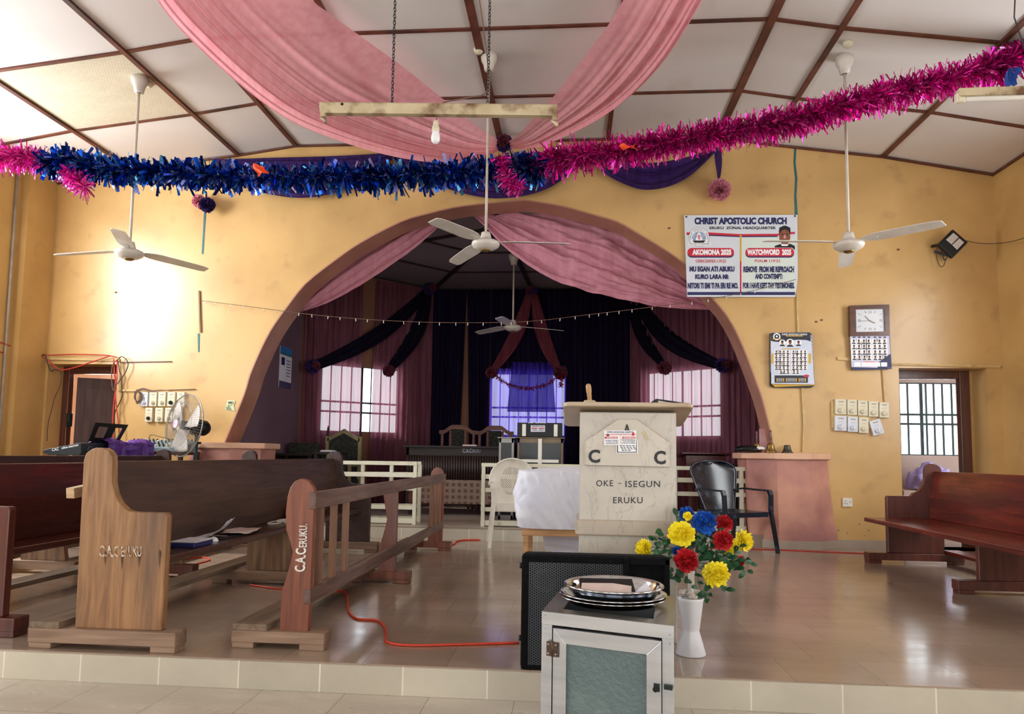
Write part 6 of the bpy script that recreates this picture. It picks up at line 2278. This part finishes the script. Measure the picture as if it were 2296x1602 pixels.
cxm, cym = (a.x + xe) / 2, YTb + .30
m = MB()


def cl(u, v):
    """a bulging bundle wrapped in cloth: u round, v from the bottom to the top centre"""
    a_ = u * 2 * PI
    ca, sa = math.cos(a_), math.sin(a_)
    k = 1 / max((abs(ca) ** 5 + abs(sa) ** 5) ** .2, 1e-3)
    hx, hy = (xe - a.x) / 2 + .05, .34
    if v < .7:
        q = v / .7
        z = lerp(zr + .002, zt_ - .03, q)
        bul = .96 + .06 * math.sin(PI * (q * .95 + .05)) - .03 * q ** 4
        f = 1
    else:
        q = (v - .7) / .3
        z = zt_ - .03 + .03 * math.sin(q * PI / 2) + .01 * noise.noise(Vector((ca * (1 - q) * 3, sa * (1 - q) * 3, 2)))
        bul, f = .93, 1 - q
    w = 1 + .02 * noise.noise(Vector((ca * 3, sa * 3, v * 3))) + .06 * abs(noise.noise(Vector((ca * 7 + v * 5, sa * 7, v * 2)))) + .018 * noise.noise(Vector((ca * 22, sa * 22, v * 10)))
    return (cxm + ca * k * hx * bul * w * f, cym + sa * k * hy * bul * w * f, z)


m.grid(cl, 200, 80)
single('table_cloth', m, M['cloth_w'], 'white cloth wrapped over a boxy bundle left of the pulpit', 'cloth', weld=True)
m = strip_cloth('h', [Vector((a.x + .12, YTb + .58, zr - .06)), Vector((a.x + .5, YTb + .6, zr - .02)), Vector((xe, YTb + .58, zr - .05))], [Vector((a.x + .14, YTb + .62, .26)), Vector((a.x + .5, YTb + .66, .17)), Vector((xe, YTb + .62, .16))], M['cloth_w'], 3, .012, 40, 20, 8)
single('table_cloth', m, M['cloth_w'], 'hanging white cloth end seen beneath the stand frame', 'cloth')

# ================================================================ keyboard corner
M['kb'] = mk('keyboard_shell', '17222a', '111a20', scale=6, rough=.5)
M['kbblack'] = mk('keyboard_black', '0c0e10', rough=.5, spec=.3)
KX, KY0, KY1 = -4.75, 6.62, 7.82
zk = P(133, 1021, Y=KY0).z
t = thing('keyboard', 'dark electronic keyboard on a stand behind the pews at left', 'keyboard', (KX - .2, KY0, zk))
prof = [(KX - .02, zk), (KX, zk + .02), (KX - .01, zk + .118), (KX - .02, zk + .122), (KX - .33, zk + .062), (KX - .40, zk + .040), (KX - .395, zk + .022), (KX - .34, zk)]
build('shell', MB().prism(prof, 'Y', KY0, KY1), M['kb'], t, bevel=.004)
m = MB()
for k in range(36):
    y = KY0 + .08 + k * .029
    m.box((KX - .39, y, zk + .045), (KX - .27, y + .027, zk + .066))
build('keys', m, M['white_plastic'], t)
m = MB()
text(m, 'CAC', (KX - .30, KY0 - .001, zk + .035), (.07, 0, .012), (-.004, 0, .028), 0, .02)
text(m, 'oke-isegun', (KX - .20, KY0 - .001, zk + .050), (.17, 0, .035), (-.006, 0, .030), 0, .02)
build('marker_writing', m, M['white'], t)
m = MB()
text(m, 'YAMAHA', (KX + .0015, KY0 + .22, zk + .03), (0, .42, 0), (-.004, 0, .05), 0, .02)
m.tube([Vector((KX + .001, KY0 + .13 + .035 * math.cos(k * PI / 12), zk + .055 + .035 * math.sin(k * PI / 12))) for k in range(24)], .003, 4, closed=True)
build('maker_lettering', m, mk('grey_lettering', '6b7780', rough=.5), t)
m = MB()
for y in (KY0 + .2, KY1 - .2):
    m.bar((KX - .38, y, 0), (KX - .02, y, zk), .03, .03).bar((KX - .02, y, 0), (KX - .38, y, zk), .03, .03)
build('stand', m, M['kbblack'], t)
# music rest
t2 = thing('music_rest', 'black music rest with two openings standing on the keyboard', 'music rest', (KX - .05, 7.2, zk + .12))
pts4 = [P(196, 990, X=KX - .05), P(262, 995, X=KX - .05), P(286, 953, X=KX + .02), P(212, 948, X=KX + .02)]


def mr(u, v):
    return lerp(lerp(pts4[0], pts4[1], u), lerp(pts4[3], pts4[2], u), v)


m = MB()
for (u0, v0, u1, v1) in ((0, 0, 1, .22), (0, .80, 1, 1), (0, .22, .14, .80), (.42, .22, .66, .80), (.88, .22, 1, .80)):
    q = [mr(u0, v0), mr(u1, v0), mr(u1, v1), mr(u0, v1)]
    n_ = Vector((.012, 0, 0))
    m.add(q + [p + n_ for p in q], [(0, 1, 2, 3), (7, 6, 5, 4), (0, 4, 5, 1), (1, 5, 6, 2), (2, 6, 7, 3), (3, 7, 4, 0)])
build('frame', m, M['kbblack'], t2)
# purple cloth
def pc_(u, v):
    y = lerp(6.95, 7.80, u)
    s_ = v
    if s_ < .45:
        x, z = KX + .035 + .02 * math.sin(u * 40 + v * 5) * (1 - v), lerp(zk - .04, zk + .13, s_ / .45)
    else:
        q = (s_ - .45) / .55
        x, z = KX + .03 - .20 * q, zk + .135 - .02 * q + .03 * math.sin(q * PI) * (1 + .8 * math.sin(u * 9))
    d = .016 * noise.noise(Vector((u * 9, v * 4, 3))) + .012 * math.sin(u * 55 + 3 * v)
    return (x + d, y + .02 * noise.noise(Vector((u * 5, v * 7, 0))), z + abs(d) * .6)


single('purple_cloth', MB().grid(pc_, 90, 36), mk('purple_satin', '5a2a8c', '431c70', scale=10, rough=.5), 'purple cloth draped over the back of the keyboard', 'cloth')
# mixer on its table
MX0, MX1, MY0, MY1 = -5.25, -4.45, 7.88, 8.22
zm = P(330, 1012, Y=MY0).z
t = thing('mixing_console', 'grey green audio mixer with rows of knobs near left regulators', 'mixer', (MX0, MY0, zm))
build('body', MB().prism([(MY0, zm), (MY1, zm), (MY1, zm + .13), (MY0, zm + .045)], 'X', MX0, MX1), mk('mixer_grey', '7e9096', '6d8086', scale=6, rough=.45), t, bevel=.004)
m = MB()
rnd = random.Random(6)
kc = 0
kmats = [M['kbblack'], M['white_plastic'], M['red'], M['gold'], M['teal']]
for i in range(16):
    for j in range(5):
        x, v = lerp(MX0 + .04, MX1 - .04, i / 15), lerp(.12, .9, j / 4)
        y, z = lerp(MY0, MY1, v), lerp(zm + .045, zm + .13, v)
        m.cyl((x, y, z), (x, y - .006, z + .024), .009, 8, rnd.choice((0, 0, 0, 1, 1, 2, 3, 4)) if j == 0 else rnd.choice((0, 0, 1, 4)))
o_ = build('knobs', m, kmats, t)
o_['kind'] = 'stuff'
t = thing('equipment_table', 'dark table under the audio mixer', 'table', (MX0, MY0, 0))
build('top', MB().box((MX0 - .06, MY0 - .02, zm - .04), (MX1 + .04, MY1 + .02, zm - .002)), M['w_dark'], t, bevel=.003)
for x in (MX0 - .04, MX1 - .02):
    for y in (MY0 - .02, MY1 - .0):
        build('leg', MB().box((x, y, 0), (x + .04, y + .04, zm - .04)), M['w_dark'], t)
m = MB().tube(curve_pts([(MX0 + .2, MY1, zm + .12), (MX0 + .25, MY1 - .05, zm + .19), (MX0 + .4, MY1 - .1, zm + .17), (MX0 + .55, MY1 - .05, zm + .13)], 20), .004, 6)
m.tube(curve_pts([(MX1 - .2, MY1, zm + .13), (MX1 - .17, MY1 - .02, zm + .2), (MX1 - .16, MY1, zm + .24)], 12), .004, 6)
single('mixer_lead', m, M['blackcable'], 'thin black lead curling over the audio mixer', 'cable')

# ================================================================ standing fan
FX = P(413, 954, Y=7.86)
fc = Vector((FX.x, 7.86, FX.z))
nrm = Vector((-.50, -.86, .10)).normalized()
uu = nrm.cross(Vector((0, 0, 1))).normalized()
vv = uu.cross(nrm).normalized()
RF = .362
t = thing('standing_fan', 'tall standing fan with round wire cage facing left', 'fan', (fc.x, fc.y, 0))
M['wire'] = mk('cage_wire', 'a8a49f', '8d8984', scale=8, rough=.4, metal=.6)


def ring(r, o, rad, m):
    m.tube([fc + nrm * o + (uu * math.cos(k * PI / 24) + vv * math.sin(k * PI / 24)) * r for k in range(48)], rad, 5, closed=True)


m = MB()
ring(RF, 0, .007, m)
for s_, dd in ((1, .10), (-1, -.09)):
    for r_, f_ in ((.10, 1), (.26, .72)):
        ring(r_, dd * f_, .0022, m)
    for k in range(72):
        a_ = k * 2 * PI / 72
        e = uu * math.cos(a_) + vv * math.sin(a_)
        m.tube([fc + nrm * dd * f_ + e * r_ for r_, f_ in ((.05, 1), (.16, .96), (.27, .70), (.33, .36), (RF, 0))], .0018, 3, caps=False)
build('wire_cage', m, M['wire'], t)
m = MB()
for k in range(24):
    pass
m.tube([fc + nrm * .098, fc + nrm * .108], .045, 20)
build('badge', m, mk('fan_badge', 'e3d3dc', 'd98fb0', scale=20, rough=.4), t)
bl = mk('fan_blade_grey', 'cfc9c2', 'b5aea6', scale=6, rough=.4)
for k in range(3):
    a_ = k * 2 * PI / 3 + .5

    def bf(u, v):
        an = a_ + (u - .35) * 1.25 * (1 - .25 * v)
        r_ = lerp(.05, .31, v)
        e = uu * math.cos(an) + vv * math.sin(an)
        return fc + e * r_ + nrm * (.045 * (u - .5))
    build('blade', MB().grid(bf, 10, 8), bl, t, solid=.003)
m = MB()
m.tube([fc + nrm * .03, fc - nrm * .10, fc - nrm * .12, fc - nrm * .26, fc - nrm * .30, fc - nrm * .31], [.05, .05, .095, .09, .06, .02], 20)
build('motor', m, M['kbblack'], t)
base = fc - nrm * .16
m = MB().cyl((base.x, base.y, .03), (base.x, base.y, fc.z - .08), .022, 14)
build('pole', m, mk('fan_pole', '3d5155', rough=.3, metal=.4), t)
m = MB().lathe([(.001, 0), (.22, 0), (.22, .02), (.05, .045), (.03, .06)], (base.x, base.y, 0), 32)
m.bar((base.x, base.y, fc.z - .10), (base.x, base.y, fc.z - .04), .06, .05)
m.cyl((base.x + .02, base.y, fc.z - .2), (base.x + .06, base.y - .02, fc.z - .2), .014, 10)
build('base', m, M['kbblack'], t)

# ================================================================ apse furniture
ZF = .14
M['oak'] = wood('orange_wood', '6e3a20', '552a16', 'X', rough=.5)
M['uph'] = mk('dark_leaf_upholstery', '141512', '2c2f22', scale=26, rough=.8, lo=.45, hi=.6)
# long desk
YD = 10.0
dx0, dx1 = P(911, 1060, Y=YD).x, P(1180, 1060, Y=YD).x
dz1 = P(1000, 1000, Y=YD).z
M['deskdark'] = wood('desk_dark_wood', '211412', '170d0c', 'X', rough=.65)
t = thing('altar_desk', 'long dark desk with slatted front and stencilled church name', 'desk', ((dx0 + dx1) / 2, YD, ZF))
build('top', MB().box((dx0 - .05, YD - .04, dz1 - .03), (dx1 + .05, YD + .62, dz1)), M['deskdark'], t, bevel=.004)
za, zb_ = P(1000, 1022, Y=YD).z, P(1000, 1078, Y=YD).z
build('name_board', MB().box((dx0, YD, za), (dx1, YD + .02, dz1 - .03)), M['deskdark'], t)
m = MB()
n = 46
for k in range(n):
    x = lerp(dx0, dx1, (k + .5) / n)
    m.tube([(x, YD + .012, zb_), (x, YD + .012, za)], (dx1 - dx0) / n * .48, 8)
sl = build('slatted_front', m, wood('slat_dark', '33211d', '241614', 'Z', rough=.5), t)
m = MB()
text_px(m, 'C.A.C', (1037, 1006, 1058, 1016), YD - .002, 0, .03)
text_px(m, 'ERUKU', (1059, 1008, 1077, 1016), YD - .002, 0, .0)
build('stencil_lettering', m, mk('dull_stencil', '8f95a0', rough=.7), t)
zc_ = P(1000, 1130, Y=YD).z


def pattern_mat():
    m, nt, b, L = new_mat('octagon_print')
    N = nt.nodes
    tc = N.new('ShaderNodeTexCoord')
    mp = N.new('ShaderNodeMapping')
    mp.inputs['Scale'].default_value = (8.2, 8.2, 8.2)
    mp.inputs['Rotation'].default_value = (0, PI / 4, 0)
    L.new(tc.outputs['Object'], mp.inputs[0])
    v = N.new('ShaderNodeTexVoronoi')
    v.voronoi_dimensions = '2D'
    v.inputs['Randomness'].default_value = 0
    sp = N.new('ShaderNodeSeparateXYZ')
    cb = N.new('ShaderNodeCombineXYZ')
    L.new(mp.outputs[0], sp.inputs[0])
    L.new(sp.outputs['X'], cb.inputs['X'])
    L.new(sp.outputs['Z'], cb.inputs['Y'])
    L.new(cb.outputs[0], v.inputs['Vector'])
    v.inputs['Scale'].default_value = 1
    cr = N.new('ShaderNodeValToRGB')
    cr.color_ramp.interpolation = 'CONSTANT'
    e = cr.color_ramp.elements
    e[0].position, e[0].color = 0, col4('5c3f34')
    e[1].position, e[1].color = .20, col4('9a8a7c')
    for p, c in ((.25, '604337'), (.36, 'bfae9e'), (.41, '573b2f'), (.47, '948374'), (.52, '5e4136')):
        k = e.new(p)
        k.color = col4(c)
    L.new(v.outputs['Distance'], cr.inputs[0])
    L.new(cr.outputs[0], b.inputs['Base Color'])
    b.inputs['Roughness'].default_value = .8
    return m


px0_, px1_ = P(928, 1100, Y=YD).x, P(1105, 1100, Y=YD).x
build('patterned_cloth', MB().box((px0_, YD - .008, zc_), (dx1, YD, zb_ + .01)), pattern_mat(), t)
build('side_panel', MB().box((dx0, YD, zc_), (dx0 + .03, YD + .6, dz1 - .03)), M['deskdark'], t)
build('side_panel', MB().box((dx1 - .03, YD + .002, zc_), (dx1, YD + .6, dz1 - .03)), M['deskdark'], t)
build('lower_board', MB().box((dx0 + .02, YD + .02, zc_), (dx1 - .04, YD + .04, zb_ + .02)), M['oak'], t)
for x in (dx0 + .02, dx1 - .08):
    for y in (YD + .05, YD + .5):
        build('leg', MB().box((x + .01, y, ZF), (x + .06, y + .05, zc_ + .02)), M['deskdark'], t)
q = P(1055, 998, Y=YD + .15)
single('book', MB().box((q.x - .10, YD + .05, dz1), (q.x + .10, YD + .2, dz1 + .02)), M['paperp'], 'small pale book lying on the long dark desk', 'book', bevel=.003)

# two wooden chairs with arched tops
def arch_chair(lab, pxa, pxb, ytop, Y):
    a, b = P(pxa, 1000, Y=Y), P(pxb, 1000, Y=Y)
    zt_ = P((pxa + pxb) / 2, ytop, Y=Y).z
    t = thing('carved_chair', lab, 'chair', ((a.x + b.x) / 2, Y, ZF), 'arched wooden chairs behind the desk')
    w_ = b.x - a.x
    top = []
    for k in range(25):
        u = k / 24
        s_ = abs(u - .5) * 2
        z = zt_ - (.0 if s_ < .25 else .09 * math.sin(min((s_ - .25) / .6, 1) * PI / 2) ** 2)
        top.append((a.x + w_ * u, z))
    poly = top + [(x, z - .075 + .03 * abs((x - a.x) / w_ - .5)) for x, z in reversed(top)]
    build('crest_rail', MB().prism(poly, 'Y', Y, Y + .04), M['oak'], t, bevel=.004)
    for f in (.08, .30, .70, .92):
        x = a.x + w_ * f
        build('upright', MB().box((x - .02, Y + .005, ZF + (0 if f in (.08, .92) else .45)), (x + .02, Y + .035, zt_ - .09)), M['oak'], t, bevel=.003)
    build('back_pad', MB().box((a.x + w_ * .33, Y - .01, ZF + .5), (a.x + w_ * .67, Y + .03, zt_ - .08)), M['uph'], t, bevel=.01)
    build('seat', MB().box((a.x + w_ * .08, Y - .45, ZF + .42), (a.x + w_ * .92, Y + .02, ZF + .48)), M['uph'], t, bevel=.01)
    for f in (.08, .92):
        x = a.x + w_ * f
        build('leg', MB().box((x - .02, Y - .44, ZF), (x + .02, Y - .40, ZF + .66)), M['oak'], t)
        build('armrest', MB().box((x - .025, Y - .45, ZF + .65), (x + .025, Y + .0, ZF + .69)), M['oak'], t)


arch_chair('left arched wooden chair with dark pad behind the long desk', 984, 1068, 953, 11.3)
arch_chair('right arched wooden chair with dark pad behind the long desk', 1068, 1151, 955, 11.3)

# throne chair at left
M['olive'] = mk('faded_gilt_wood', '8e8258', '6f6544', scale=7, rough=.5)
Yt = 10.35
t = thing('throne_chair', 'tall pointed-back chair with pale frame and black upholstery', 'chair', (P(770, 1000, Y=Yt).x, Yt, ZF))
xl, xr, xm = P(733, 1000, Y=Yt).x, P(806, 1000, Y=Yt).x, P(770, 1000, Y=Yt).x
zs, zp_ = P(733, 980, Y=Yt).z, P(771, 962, Y=Yt).z
for x in (xl, xr):
    build('post', MB().box((x - .025, Yt, ZF), (x + .025, Yt + .05, zs + .01)), M['olive'], t, bevel=.003)
    build('finial', MB().lathe([(.02, 0), (.022, .02), (.012, .03), (.02, .05), (.02, .07), (.01, .08), (.016, .10), (.010, .125), (.003, .16)], (x, Yt + .025, zs + .01), 12), M['deskdark'], t)
build('gable', MB().prism([(xl, zs - .02), (xm, zp_), (xr, zs - .02), (xr, zs - .075), (xm, zp_ - .065), (xl, zs - .075)], 'Y', Yt, Yt + .045), M['olive'], t, bevel=.003)
build('back_panel', MB().prism([(xl + .02, ZF + .4), (xl + .02, zs - .07), (xm, zp_ - .06), (xr - .02, zs - .07), (xr - .02, ZF + .4)], 'Y', Yt + .01, Yt + .035), M['uph'], t)
build('seat', MB().box((xl, Yt - .5, ZF + .38), (xr, Yt + .02, ZF + .47)), M['uph'], t, bevel=.01)
for x in (xl, xr):
    build('armrest', MB().box((x - .03, Yt - .48, ZF + .66), (x + .03, Yt, ZF + .71)).box((x - .02, Yt - .46, ZF), (x + .02, Yt - .42, ZF + .66)), M['olive'], t)
# low dark tables left in the apse
def low_table(lab, pa, pb, yt, Y, mat, legs=True, dep=.5):
    a, b = P(pa, yt, Y=Y), P(pb, yt, Y=Y)
    t = thing('low_table', lab, 'table', ((a.x + b.x) / 2, Y, ZF))
    build('top', MB().box((a.x, Y, a.z - .035), (b.x, Y + dep, a.z)), mat, t, bevel=.003)
    for x in (a.x + .02, b.x - .06):
        for y in (Y + .02, Y + dep - .06):
            build('leg', MB().box((x, y, ZF), (x + .04, y + .04, a.z - .035)), mat, t)
    return a.z


low_table('dark low table in the far left corner of the apse', 600, 700, 1016, 9.75, M['deskdark'])
zt3 = low_table('dark small table beside the throne chair', 700, 762, 1013, 9.35, M['deskdark'], dep=.4)
q = P(735, 1010, Y=9.5)
m = MB().box((q.x - .08, 9.42, zt3), (q.x + .09, 9.6, zt3 + .012)).box((q.x - .07, 9.43, zt3 + .012), (q.x + .07, 9.6, zt3 + .022))
single('magazine', m, M['paper'], 'pale magazines lying on the small dark table', 'book')
a, b = P(645, 1012, Y=10.3), P(712, 994, Y=10.3)
single('sofa', MB().box((a.x, 10.3, ZF), (b.x, 10.42, b.z)), M['uph'], 'dark upholstered seat back under the left apse window', 'sofa', bevel=.02)
# poster on the left side wall of the apse
a, b = P(625, 868, X=-4.24), P(655, 785, X=-4.24)
t = thing('wall_poster', 'blue and white poster on the left side wall of apse', 'poster', (-4.24, a.y, a.z))
y0_, y1_, z0_, z1_ = min(a.y, b.y), max(a.y, b.y), a.z, b.z
m = MB().box((-4.248, y0_, z0_), (-4.238, y1_, z1_), 0)
build('sheet', m, [M['paper']], t)
m = MB()
for (v0, v1, mi) in ((0, .16, 0), (.85, 1, 1), (.80, .85, 2)):
    m.box((-4.2375, y0_, lerp(z0_, z1_, v0)), (-4.2365, y1_, lerp(z0_, z1_, v1)), mi)
for k in range(6):
    m.box((-4.2375, lerp(y0_, y1_, .55), lerp(z0_, z1_, .3 + k * .075)), (-4.2365, lerp(y0_, y1_, .9), lerp(z0_, z1_, .32 + k * .075)), 0)
m.box((-4.2375, lerp(y0_, y1_, .12), lerp(z0_, z1_, .55)), (-4.2365, lerp(y0_, y1_, .4), lerp(z0_, z1_, .74)), 0)
build('printing', m, [M['navy'], mk('poster_blue', '2b6fb5', rough=.5), M['teal']], t)

# aluminium show cabinets
Yg = 9.6
def alu_case(nm, lab, pa, pb, yt, yb, Y, dep, panes, midbar=None, mat='alu'):
    a, b = P(pa, yt, Y=Y), P(pb, yb, Y=Y)
    zb2 = ZF if yb > 1060 else b.z
    t = thing(nm, lab, 'cabinet', ((a.x + b.x) / 2, Y, zb2))
    x0, x1, z0, z1 = a.x, b.x, zb2, a.z
    m = MB()
    w_ = .035
    for x in (x0, x1 - w_):
        m.box((x, Y, z0), (x + w_, Y + .03, z1)).box((x, Y + dep - .03, z0), (x + w_, Y + dep, z1))
    m.box((x0, Y, z1 - w_), (x1, Y + .03, z1)).box((x0, Y, z0), (x1, Y + .03, z0 + w_)).box((x0 - .02, Y - .02, z1), (x1 + .02, Y + dep, z1 + .015))
    m.box((x0, Y + dep - .01, z0), (x1, Y + dep, z1)).box((x0, Y + .03, z0), (x0 + .005, Y + dep, z1)).box((x1 - .005, Y + .03, z0), (x1, Y + dep, z1))
    build('body_frame', m, M[mat], t, bevel=.002)
    for k in range(panes):
        u0, u1 = lerp(x0, x1, k / panes), lerp(x0, x1, (k + 1) / panes)
        d = MB()
        e = .03
        for p in ((u0 + .005, z0 + .03, u0 + e, z1 - .03), (u1 - e, z0 + .03, u1 - .005, z1 - .03), (u0, z1 - .06, u1, z1 - .03), (u0, z0 + .03, u1, z0 + .06)):
            d.box((p[0], Y - .008, p[1]), (p[2], Y + .004, p[3]))
        o = build('door', d, M[mat], t)
        build('pane', MB().box((u0 + e, Y, z0 + .06), (u1 - e, Y + .003, z1 - .06)), M['darkglass'], o)
    if midbar:
        q = P(midbar, yt, Y=Y - .01)
        zz = P(midbar, 1031, Y=Y).z
        build('white_strip', MB().box((q.x - .025, Y - .016, z0 + .02), (q.x + .025, Y - .008, z1 - .005)).box((x0 + .06, Y - .015, zz - .04), (x1 - .06, Y - .008, zz + .0)), M['white_plastic'], t)
    return t


M['darkglass'] = mk('dark_cabinet_glass', '121214', rough=.2, spec=.25)
M['brownalu'] = mk('bronze_aluminium', '6f5f4b', '5c4e3d', scale=4, rough=.4, metal=.5)
M['greyalu'] = mk('grey_aluminium', '8d8a88', '7a7775', scale=4, rough=.4, metal=.6)
alu_case('display_cabinet', 'bronze glass display cabinet with white centre strip behind white chair', 1160, 1262, 983, 1100, Yg, .36, 2, 1211, 'brownalu')
alu_case('display_cabinet', 'narrow grey aluminium cabinet left of bronze display cabinet', 1119, 1151, 983, 1100, Yg - .03, .36, 1, None, 'greyalu')
z0 = P(1211, 983, Y=Yg).z + .016
a, b = P(1160, 948, Y=Yg + .05), P(1260, 980, Y=Yg + .05)
t = thing('glass_box', 'black box with white side strips on top of display cabinet', 'box', ((a.x + b.x) / 2, Yg + .05, z0))
build('body', MB().box((a.x, Yg + .05, z0), (b.x, Yg + .4, a.z)), M['black'], t, bevel=.004)
m = MB()
for px_ in (1175, 1246):
    q = P(px_, 965, Y=Yg + .04)
    m.box((q.x - .025, Yg + .040, z0 + .01), (q.x + .025, Yg + .05, a.z - .02))
build('white_strip', m, M['white_plastic'], t)
m = MB()
text_px(m, 'CAC   oke-isegun', (1184, 946.5, 1224, 950.5), Yg + .046, 0, .02)
build('marker_writing', m, M['white'], t)
m = MB()
px_quad(m, 1190, 954, 1222, 969, Yg + .046, 0)
text_px(m, 'CHRIST APOSTOLIC CHURCH', (1193, 955, 1219, 957.5), Yg + .045, 1, .02)
px_quad(m, 1192, 960, 1205, 962, Yg + .045, 2)
px_quad(m, 1208, 960, 1220, 962, Yg + .045, 2)
for k in range(2):
    px_quad(m, 1193, 963.5 + 2 * k, 1204, 964.3 + 2 * k, Yg + .045, 1)
    px_quad(m, 1208, 963.5 + 2 * k, 1219, 964.3 + 2 * k, Yg + .045, 1)
build('sticker', m, [M['paper'], M['navy'], M['redp']], t)

# brown lectern on the right of the apse
Yl = 9.9
a, b = P(1538, 1022, Y=Yl), P(1628, 1018, Y=Yl)
t = thing('small_lectern', 'dark red wooden lectern behind the navy chair', 'lectern', ((a.x + b.x) / 2, Yl, ZF))
build('body', MB().prism([(a.x + .05, ZF), (a.x + .0, a.z), (b.x - .0, a.z), (b.x - .05, ZF)], 'Y', Yl, Yl + .4), M['w_darkred'], t)
build('desk_top', MB().prism([(Yl - .05, a.z + .045), (Yl - .05, a.z + .02), (Yl + .45, a.z - .03), (Yl + .45, a.z)], 'X', a.x - .06, b.x + .06), M['w_darkred'], t, bevel=.004)
a, b = P(1600, 1040, Y=9.4), P(1662, 1030, Y=9.4)
low_table('dark bench board behind the right rail near pedestal', 1570, 1665, 1040, 9.4, M['deskdark'], dep=.36)

# ================================================================ light
w = bpy.data.worlds.new('World')
scene.world = w
w.use_nodes = True
bg = w.node_tree.nodes['Background']
bg.inputs[0].default_value = (.90, .96, 1.0, 1)
bg.inputs[1].default_value = 3.4


def area(name, loc, direc, sx, sy, power, color=(1, 1, 1)):
    d = bpy.data.lights.new(name, 'AREA')
    d.shape = 'RECTANGLE'
    d.size, d.size_y = sx, sy
    d.energy = power
    d.color = color
    o = bpy.data.objects.new(name, d)
    COL.objects.link(o)
    o.location = loc
    o.rotation_euler = Vector(direc).to_track_quat('-Z', 'Z').to_euler()
    return o


for i, (a, b, c, d) in enumerate(WL):
    area('daylight_left', (XL - .2, (a + c) / 2, (b + d) / 2), (1, 0, -.3), c - a, d - b, [290, 90, 60, 50][i], (.96, .98, 1))
for i, (a, b, c, d) in enumerate(WR):
    area('daylight_right', (XR + .2, (a + c) / 2, (b + d) / 2), (-1, 0, -.12), c - a, d - b, [95, 60, 45, 40][i], (.96, .98, 1))
for x, wd in ((-4.4, 2.2), (-.8, 2.8), (2.8, 2.2)):
    area('rear_fill', (x, -9.2, 1.7), (0, 1, .05), wd, 3.0, 62, (1, .98, .95))  # front fill added at unseen rear openings, lights what faces the camera
area('daylight_back_room', (-7.4, 10.9, 2.4), (.6, -1, -.3), 1.2, 1.2, 60, (1, .93, .85))
sd = bpy.data.lights.new('sun', 'SUN')
sd.energy = 3.0
sd.angle = .01
sd.color = (1, .95, .85)
so = bpy.data.objects.new('sun', sd)
COL.objects.link(so)
so.rotation_euler = Vector((.68, -.05, -.72)).to_track_quat('-Z', 'Z').to_euler()

vs = scene.view_settings
vs.view_transform = 'Standard'
vs.look = 'None'
vs.exposure = .26
vs.gamma = 1
vs.use_curve_mapping = False
scene.cycles.max_bounces = 10
scene.cycles.transparent_max_bounces = 16
scene.cycles.diffuse_bounces = 5
scene.cycles.sample_clamp_indirect = 6
scene.cycles.caustics_reflective = False
scene.cycles.caustics_refractive = False
